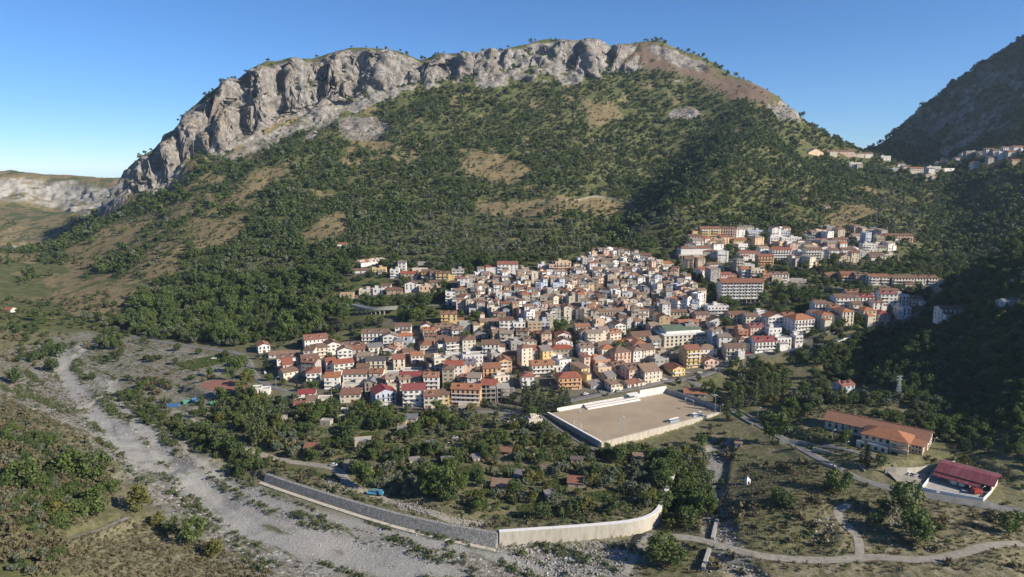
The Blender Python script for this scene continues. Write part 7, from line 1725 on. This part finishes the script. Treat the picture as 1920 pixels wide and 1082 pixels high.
# shrubs: near slope on the left, banks, right-hand wood edge, dry field
HILL_N = PP([(2,798),(60,815),(110,840),(190,880),(215,915),(190,960),(120,1000),(140,1040),(100,1079),(2,1079)])
BANK = smooth_line(PP([(240,738),(270,760),(300,785),(350,808),(400,838),(470,876),(520,885)]), 3)
def shrubs():
    X, Y, S, K = [], [], [], []
    def add(x, y, s, k): X.append(x); Y.append(y); S.append(s); K.append(np.full(len(x), k))
    rg = np.random.default_rng(5)
    x, y = jit_poly(HILL_N, 2.7, 31); n = len(x); k = rg.random(n) < .8; x, y = x[k], y[k]; r = rg.random(len(x)); f = fbm2(x / 18, y / 18, 2, 7)
    r = np.where((f < .02) & (r < .62), .62 + r * .5, r); m = r < .26; add(x[m], y[m], rg.uniform(.4, .95, m.sum()), 'oak1'); m = (r >= .26) & (r < .5); add(x[m], y[m], rg.uniform(.5, 1.0, m.sum()), 'olive1'); m = (r >= .5) & (r < .62); add(x[m], y[m], rg.uniform(.5, 1.1, m.sum()), 'lush1'); m = r >= .62; add(x[m], y[m], rg.uniform(.5, 1.2, m.sum()), 'dry')
    t = rg.integers(0, len(BANK), 340); x = BANK[t, 0] + rg.normal(size=340) * 5; y = BANK[t, 1] + rg.normal(size=340) * 5; r = rg.random(340)
    for kk, a, b in (('oak1', 0, .3), ('lush1', .3, .45), ('dry', .45, .8), ('cane', .8, 1)): m = (r >= a) & (r < b); add(x[m], y[m], rg.uniform(.4, .9, m.sum()), kk)
    x, y = jit_poly(TERR_POLY, 2.6, 34); f = fbm2(x / 12, y / 12, 2, 27); m = (rg.random(len(x)) < .2 + .7 * sstep(-.2, .3, f)) & ~near_road(x, y, .5); x, y = x[m], y[m]; r = rg.random(len(x))
    for kk, a, b in (('shrub', 0, .2), ('dry', .2, 1)): m = (r >= a) & (r < b); add(x[m], y[m], rg.uniform(.35, .8, m.sum()) * (.6 if kk == 'dry' else 1), kk)
    # garden undergrowth
    x, y = jit_poly(GARDEN_POLY, 4.0, 33); m = (rg.random(len(x)) < .85) & (house_gap(x, y) > .8) & ~near_road(x, y, .4) & ~on_plot(x, y); x, y = x[m], y[m]; r = rg.random(len(x))
    for kk, a, b in (('shrub', 0, .3), ('shrubl', .3, .78), ('cane', .78, .88), ('dry', .88, 1)): m = (r >= a) & (r < b); add(x[m], y[m], rg.uniform(.5, 1.5, m.sum()) * (.8 if kk in ('cane', 'dry') else 1), kk)
    # east side: between pitch, stream, school and track
    E = PP([(1130,845),(1360,790),(1460,800),(1560,880),(1700,930),(1919,965),(1919,1079),(1180,1079),(1260,990),(1250,900)])
    x, y = jit_poly(E, 3.4, 35); f = fbm2(x / 16, y / 16, 3, 17); m = (rg.random(len(x)) < .08 + .6 * sstep(.05, .5, f)) & ~near_road(x, y, 1.6) & (house_gap(x, y) > 1); x, y, f = x[m], y[m], f[m]; r = rg.random(len(x))
    for kk, a, b in (('shrub', 0, .22), ('shrubl', .22, .46), ('dry', .46, .92), ('cane', .92, .94), ('oak1', .94, 1)): m = (r >= a) & (r < b); add(x[m], y[m], rg.uniform(.45, 1.1, m.sum()) * (.6 if kk in ('cane', 'oak1') else 1), kk)
    # school grounds and depot surroundings, hillside right of them
    E2 = PP([(1470,815),(1520,795),(1640,865),(1700,880),(1660,878),(1560,850)]); x, y = jit_poly(E2, 4.0, 36); m = (rg.random(len(x)) < .6) & (house_gap(x, y) > .8) & ~near_road(x, y, .5); add(x[m], y[m], rg.uniform(.5, 1.3, m.sum()), 'shrubl')
    E3 = np.array([(228, 420), (300, 425), (330, 345), (300, 300), (262, 310), (268, 350), (250, 372)]); x, y = jit_poly(E3, 4.4, 37); m = (rg.random(len(x)) < .9) & (house_gap(x, y) > 1.5) & ~near_road(x, y, 1); x, y = x[m], y[m]; r = rg.random(len(x))
    for kk, a, b in (('oak1', 0, .5), ('lush1', .5, .75), ('shrub', .75, 1)): m = (r >= a) & (r < b); add(x[m], y[m], rg.uniform(.6, 1.1, m.sum()), kk)
    E6 = PP([(1440,800),(1540,755),(1620,765),(1780,800),(1880,870),(1919,900),(1919,950),(1870,945),(1890,905),(1800,862),(1660,880),(1560,860),(1480,830)])
    for E7, st in ((E6, 3.0), (np.vstack([WALL_LINE[::6], PP([(1200,940),(1000,975),(900,965),(800,940),(700,915),(620,890),(520,872)])]), 2.8)):
        x, y = jit_poly(E7, st, 44); m = (rg.random(len(x)) < .85) & (house_gap(x, y) > .5) & ~near_road(x, y, .5) & (seg_dist(WALL_LINE, x, y, 12)[0] > 2.5) & (H(x, y) > -2); x, y = x[m], y[m]; r = rg.random(len(x))
        for kk, a, b in (('shrub', 0, .25), ('shrubl', .25, .5), ('dry', .5, .95), ('oak1', .95, 1)): m = (r >= a) & (r < b); add(x[m], y[m], rg.uniform(.4, 1.0, m.sum()) * (.6 if kk in ('dry', 'oak1') else 1), kk)
    # right-hand hill
    E4 = np.array([(255, 400), (262, 470), (240, 520), (255, 600), (470, 600), (470, 380), (330, 360)]); x, y = jit_poly(E4, 5.2, 38); m = (rg.random(len(x)) < .93) & (house_gap(x, y) > 2) & ~near_road(x, y, 2) & (x / y < .8); x, y = x[m], y[m]; r = rg.random(len(x))
    for kk, a, b in (('oak1', 0, .55), ('lush1', .55, .78), ('olive1', .78, 1)): m = (r >= a) & (r < b); add(x[m], y[m], rg.uniform(.7, 1.35, m.sum()), kk)
    E5 = PP([(1380,790),(1470,770),(1520,700),(1500,660),(1600,650),(1690,640),(1700,720),(1600,740),(1500,790),(1440,810)]); x, y = jit_poly(E5, 6.0, 39); m = (rg.random(len(x)) < .7) & (house_gap(x, y) > 2) & ~near_road(x, y, 1.5); x, y = x[m], y[m]; r = rg.random(len(x))
    for kk, a, b in (('oak1', 0, .4), ('lush1', .4, .7), ('shrub', .7, 1)): m = (r >= a) & (r < b); add(x[m], y[m], rg.uniform(.6, 1.2, m.sum()), kk)
    for E8, st, pr in ((PP([(1405,690),(1440,668),(1500,660),(1560,646),(1620,632),(1690,615),(1730,640),(1690,660),(1600,660),(1500,690),(1470,720),(1420,720)]), 5.0, .85), (PP([(2,740),(60,770),(130,800),(215,875),(240,925),(215,915),(110,840),(2,800)]), 3.0, .6)):
        x, y = jit_poly(E8, st, 45); m = (rg.random(len(x)) < pr) & (house_gap(x, y) > 1.5) & ~near_road(x, y, 2.0); x, y = x[m], y[m]; r = rg.random(len(x))
        for kk, a, b in ((('oak1', 0, .5), ('lush1', .5, .8), ('shrub', .8, 1)) if st > 4 else (('shrub', 0, .3), ('dry', .3, .85), ('olive1', .85, 1))): m = (r >= a) & (r < b); add(x[m], y[m], rg.uniform(.5, 1.1, m.sum()) * (1 if st > 4 else .7), kk)
    # valley floor on the left and strip west of the town
    V = PP([(2,560),(200,545),(240,620),(330,640),(440,665),(470,740),(360,760),(250,725),(180,660),(100,640),(80,690),(2,690)]); x, y = jit_poly(V, 6.0, 40); f = fbm2(x / 30, y / 30, 3, 18); m = (rg.random(len(x)) < .12 + .65 * sstep(-.1, .25, f)) & ~near_road(x, y, 1.5) & (house_gap(x, y) > 3) & ~inside(COURT_POLY, x, y); x, y = x[m], y[m]; r = rg.random(len(x))
    for kk, a, b in (('oak1', 0, .25), ('shrub', .25, .5), ('lush1', .5, .6), ('dry', .6, 1)): m = (r >= a) & (r < b); add(x[m], y[m], rg.uniform(.5, 1.2, m.sum()), kk)
    # gaps in the town
    x, y = jit_poly(TOWN_POLY, 7.0, 41); gp = house_gap(x, y); m = (gp > 2.0) & (gp < 30) & (rg.random(len(x)) < .32) & ~near_road(x, y, 2.0) & ~inside(PITCH_POLY, x, y); x, y = x[m], y[m]; r = rg.random(len(x))
    for kk, a, b in (('oak1', 0, .4), ('lush1', .4, .8), ('olive1', .8, 1)): m = (r >= a) & (r < b); add(x[m], y[m], rg.uniform(.5, 1.1, m.sum()), kk)
    x = np.concatenate(X); y = np.concatenate(Y); s = np.concatenate(S); K = np.concatenate(K)
    m = off_singles(x, y) | np.isin(K, ['shrub', 'shrubl', 'dry', 'cane'])
    return x[m], y[m], s[m], K[m]
sx_, sy_, ss_, sk_ = shrubs(); sz_ = H(sx_, sy_)
for kk, src, nv, nm, lb in (('oak1', lib('oak', 1, 3), 3, 'dark_bushes', 'dark evergreen bushes on banks and lower slopes'), ('lush1', lib('lush', 1, 3), 3, 'green_bushes', 'leafy green bushes on banks and lower slopes'), ('olive1', lib('olive', 1, 3), 3, 'grey_bushes', 'grey-green bushes on banks and lower slopes'), ('dry', lib('dry_leaf', 0, 3), 3, 'dry_scrub', 'straw-coloured dry scrub on banks and fields'),
                            ('shrub', lib('shrub', 0, 3), 3, 'low_shrubs', 'low dark shrubs and weeds among the gardens'), ('shrubl', lib('shrub', 0, 3, 'lush', 320), 3, 'garden_plants', 'low bright green garden plants and weeds'), ('cane', lib('cane', 0, 2), 2, 'cane_clumps', 'tall cane clumps among the gardens and banks')):
    m = sk_ == kk; scatter(nm, np.column_stack([sx_[m], sy_[m], sz_[m] - .08]), ss_[m], src, nv, 80, lb, 'shrubs')
# river bed: stones, tufts, green strips along the flow
def river_growth():
    rg = np.random.default_rng(9)
    x, y = jit_poly(RIVER_POLY, 2.1, 43); m = in_view(x, y); x, y = x[m], y[m]
    ch = np.full(len(x), 99.0)
    for ln, w in zip(CHANNELS, CHAN_W): d, _ = seg_dist(ln, x, y, w * 3); ch = np.minimum(ch, d - w)
    flow = fbm2((x * .78 - y * .63) / 38, (x * .63 + y * .78) / 6, 3, 23)
    edge = (ch > -1.5) & (ch < 4) & (flow > .0)
    g = (edge & (rg.random(len(x)) < .6)) | ((flow > .2) & (ch > 0) & (rg.random(len(x)) < .6))
    t = (ch > 0) & (rg.random(len(x)) < .30)
    st = (rg.random(len(x)) < np.where(ch < 1, .30, .14))
    return x, y, g, t, st
rx_, ry_, rg_, rt_, rs_ = river_growth(); rz_ = H(rx_, ry_); rr_ = np.random.default_rng(10)
def rp(m): return np.column_stack([rx_[m], ry_[m], rz_[m]])
scatter('river_shrubs', rp(rg_), rr_.uniform(.45, 1.3, rg_.sum()), lib('shrub', 0, 3, 'poplar', 340), 3, 81, 'low green shrubs in strips along the dry riverbed', 'shrubs')
scatter('river_tufts', rp(rt_), rr_.uniform(.7, 1.7, rt_.sum()), lib('tuft', 0, 3), 3, 82, 'dry grass tufts over the gravel riverbed', 'grass')
scatter('river_stones', rp(rs_), rr_.uniform(.35, 1.1, rs_.sum()), rock_lib(), 3, 83, 'pale stones strewn over the dry riverbed', 'stones', .5)
BOULD = [PP(p) for p in ([(950,1022),(1200,1002),(1185,1079),(960,1079)], [(1340,975),(1375,985),(1385,1025),(1350,1010)], [(1335,1035),(1420,1060),(1440,1079),(1320,1079)], [(1530,965),(1560,975),(1565,1010),(1520,1015)], [(1650,945),(1720,950),(1700,990),(1670,985)])]
bx, by = [], []
for i, p in enumerate(BOULD):
    x, y = jit_poly(p, 1.25, 90 + i); bx.append(x); by.append(y)
bx = np.concatenate(bx); by = np.concatenate(by); k = np.random.default_rng(2).random(len(bx)) < .7; bx, by = bx[k], by[k]; k = ~near_road(bx, by, .3); bx, by = bx[k], by[k]
scatter('rubble', np.column_stack([bx, by, H(bx, by)]), np.random.default_rng(4).uniform(.4, 1.5, len(bx)), rock_lib(), 3, 84, 'pale rubble and boulders below the flood wall and quarry', 'rubble', .5)
# rubble heaps between track and revetment
hx, hy = [], []; rgh = np.random.default_rng(12)
for u, v, n, sp in ((640, 915, 160, 5), (625, 905, 120, 4), (760, 948, 150, 4), (775, 952, 120, 4), (800, 958, 140, 5), (880, 982, 160, 5), (905, 990, 120, 4)):
    x, y = P(u, v); hx.append(x + rgh.normal(size=n) * sp); hy.append(y + rgh.normal(size=n) * sp * .6)
hx = np.concatenate(hx); hy = np.concatenate(hy)
scatter('rubble_heaps', np.column_stack([hx, hy, H(hx, hy) + rgh.uniform(0, .8, len(hx))]), rgh.uniform(.25, .8, len(hx)), rock_lib(), 3, 85, 'heaps of broken rubble beside the track behind the revetment', 'rubble', .5)
# dry grass on the open fields
def field_tufts():
    rg = np.random.default_rng(14); X, Y = [], []
    for i, (poly, st, pr) in enumerate(((PP([(1180,1079),(1260,990),(1340,940),(1400,870),(1560,880),(1720,935),(1919,968),(1919,1079)]), 1.7, .5), (TERR_POLY, 1.7, .6), (PP([(2,640),(100,660),(90,700),(200,760),(120,790),(2,760)]), 3.0, .5), (PP([(180,660),(300,640),(440,665),(350,720),(240,725)]), 3.0, .5), (HILL_N, 2.2, .4))):
        x, y = jit_poly(poly, st, 50 + i); k = (rg.random(len(x)) < pr) & ~near_road(x, y, .2) & in_view(x, y); X.append(x[k]); Y.append(y[k])
    return np.concatenate(X), np.concatenate(Y)
fx_, fy_ = field_tufts(); scatter('field_grass', np.column_stack([fx_, fy_, H(fx_, fy_)]), np.random.default_rng(15).uniform(.8, 1.9, len(fx_)), lib('tuft', 0, 3), 3, 86, 'dry straw-coloured grass over the open fields', 'grass')
pts_p = []
for px, py_, a, b, r in PLOT_XY:
    c, s_ = math.cos(r), math.sin(r)
    for v_ in np.arange(-b / 2, b / 2, 1.5):
        u_ = np.arange(-a / 2, a / 2, .75); pts_p.append(np.column_stack([px + u_ * c - v_ * s_, py_ + u_ * s_ + v_ * c]))
pts_p = np.vstack(pts_p); k = (house_gap(pts_p[:, 0], pts_p[:, 1]) > .6) & ~near_road(pts_p[:, 0], pts_p[:, 1], .4); pts_p = pts_p[k]
scatter('vegetable_rows', np.column_stack([pts_p, H(pts_p[:, 0], pts_p[:, 1])]), np.random.default_rng(5).uniform(.3, .6, len(pts_p)), lib('shrub', 0, 3, 'lush', 320), 3, 88, 'rows of light green vegetables in small garden plots', 'crops')
# vineyard rows and crop strips
va, vb_, vc = [np.array(P(*p)) for p in ((1000, 862), (1012, 842), (1085, 850))]
for i in range(11):
    a = va + (vc - vb_) * i / 10 * .98; b = vb_ + (vc - vb_) * i / 10 * .98
    d = b - a; L = np.linalg.norm(d); rg = np.random.default_rng(400 + i); n = max(4, int(L / 1.1))
    C = np.column_stack([np.linspace(0, L, n), rg.normal(size=n) * .12, .9 + rg.normal(size=n) * .1])
    V, F = leaf_cloud(C, np.full(n, .6), 26, .45, rg, .3); me = fast_mesh('vine_foliage', V, F); me.materials.append(MAT['poplar'])
    e = empty('vine_row', (a[0], a[1], g1(*((a + b) / 2))), math.atan2(d[1], d[0]), 'straight green vine row in the small vineyard', 'vine row', 'rows of the small vineyard'); put('foliage', me, e)
    put('stakes', G().box(-.05, -.05, -.3, .05, .05, 1.7).box(L - .05, -.05, -.3, L + .05, .05, 1.7).box(L / 2 - .05, -.05, -.3, L / 2 + .05, .05, 1.7).mesh('stakes', ['bark']), e)
cx_, cy_ = [], []
for pl in ([(330,695),(360,684),(440,668),(462,668),(455,674),(370,692)], [(322,684),(420,664),(430,668),(340,688)]):
    x, y = jit_poly(PP(pl), 1.5, 66); cx_.append(x); cy_.append(y)
cx_ = np.concatenate(cx_); cy_ = np.concatenate(cy_)
scatter('crop_strips', np.column_stack([cx_, cy_, H(cx_, cy_)]), np.full(len(cx_), .75), lib('shrub', 0, 3, 'lush', 320), 3, 87, 'two green vegetable strips beside the west road', 'crops')
# ------------------------------------------------------------------ the air
hz = bpy.data.materials.new('haze'); hz.use_nodes = True
hn = hz.node_tree.nodes; hn.clear()
ho = hn.new('ShaderNodeOutputMaterial'); hv = hn.new('ShaderNodeVolumePrincipled')
hv.inputs['Color'].default_value = (0.62, 0.80, 1.0, 1); hv.inputs['Density'].default_value = 0.00004; hv.inputs['Anisotropy'].default_value = 0.2
hz.node_tree.links.new(hv.outputs[0], ho.inputs['Volume'])
link('haze', G().box(-5600, -300, -60, 6600, 4600, 640).mesh('haze', [hz]), kind='stuff', label='thin blue haze in the valley air', cat='haze')
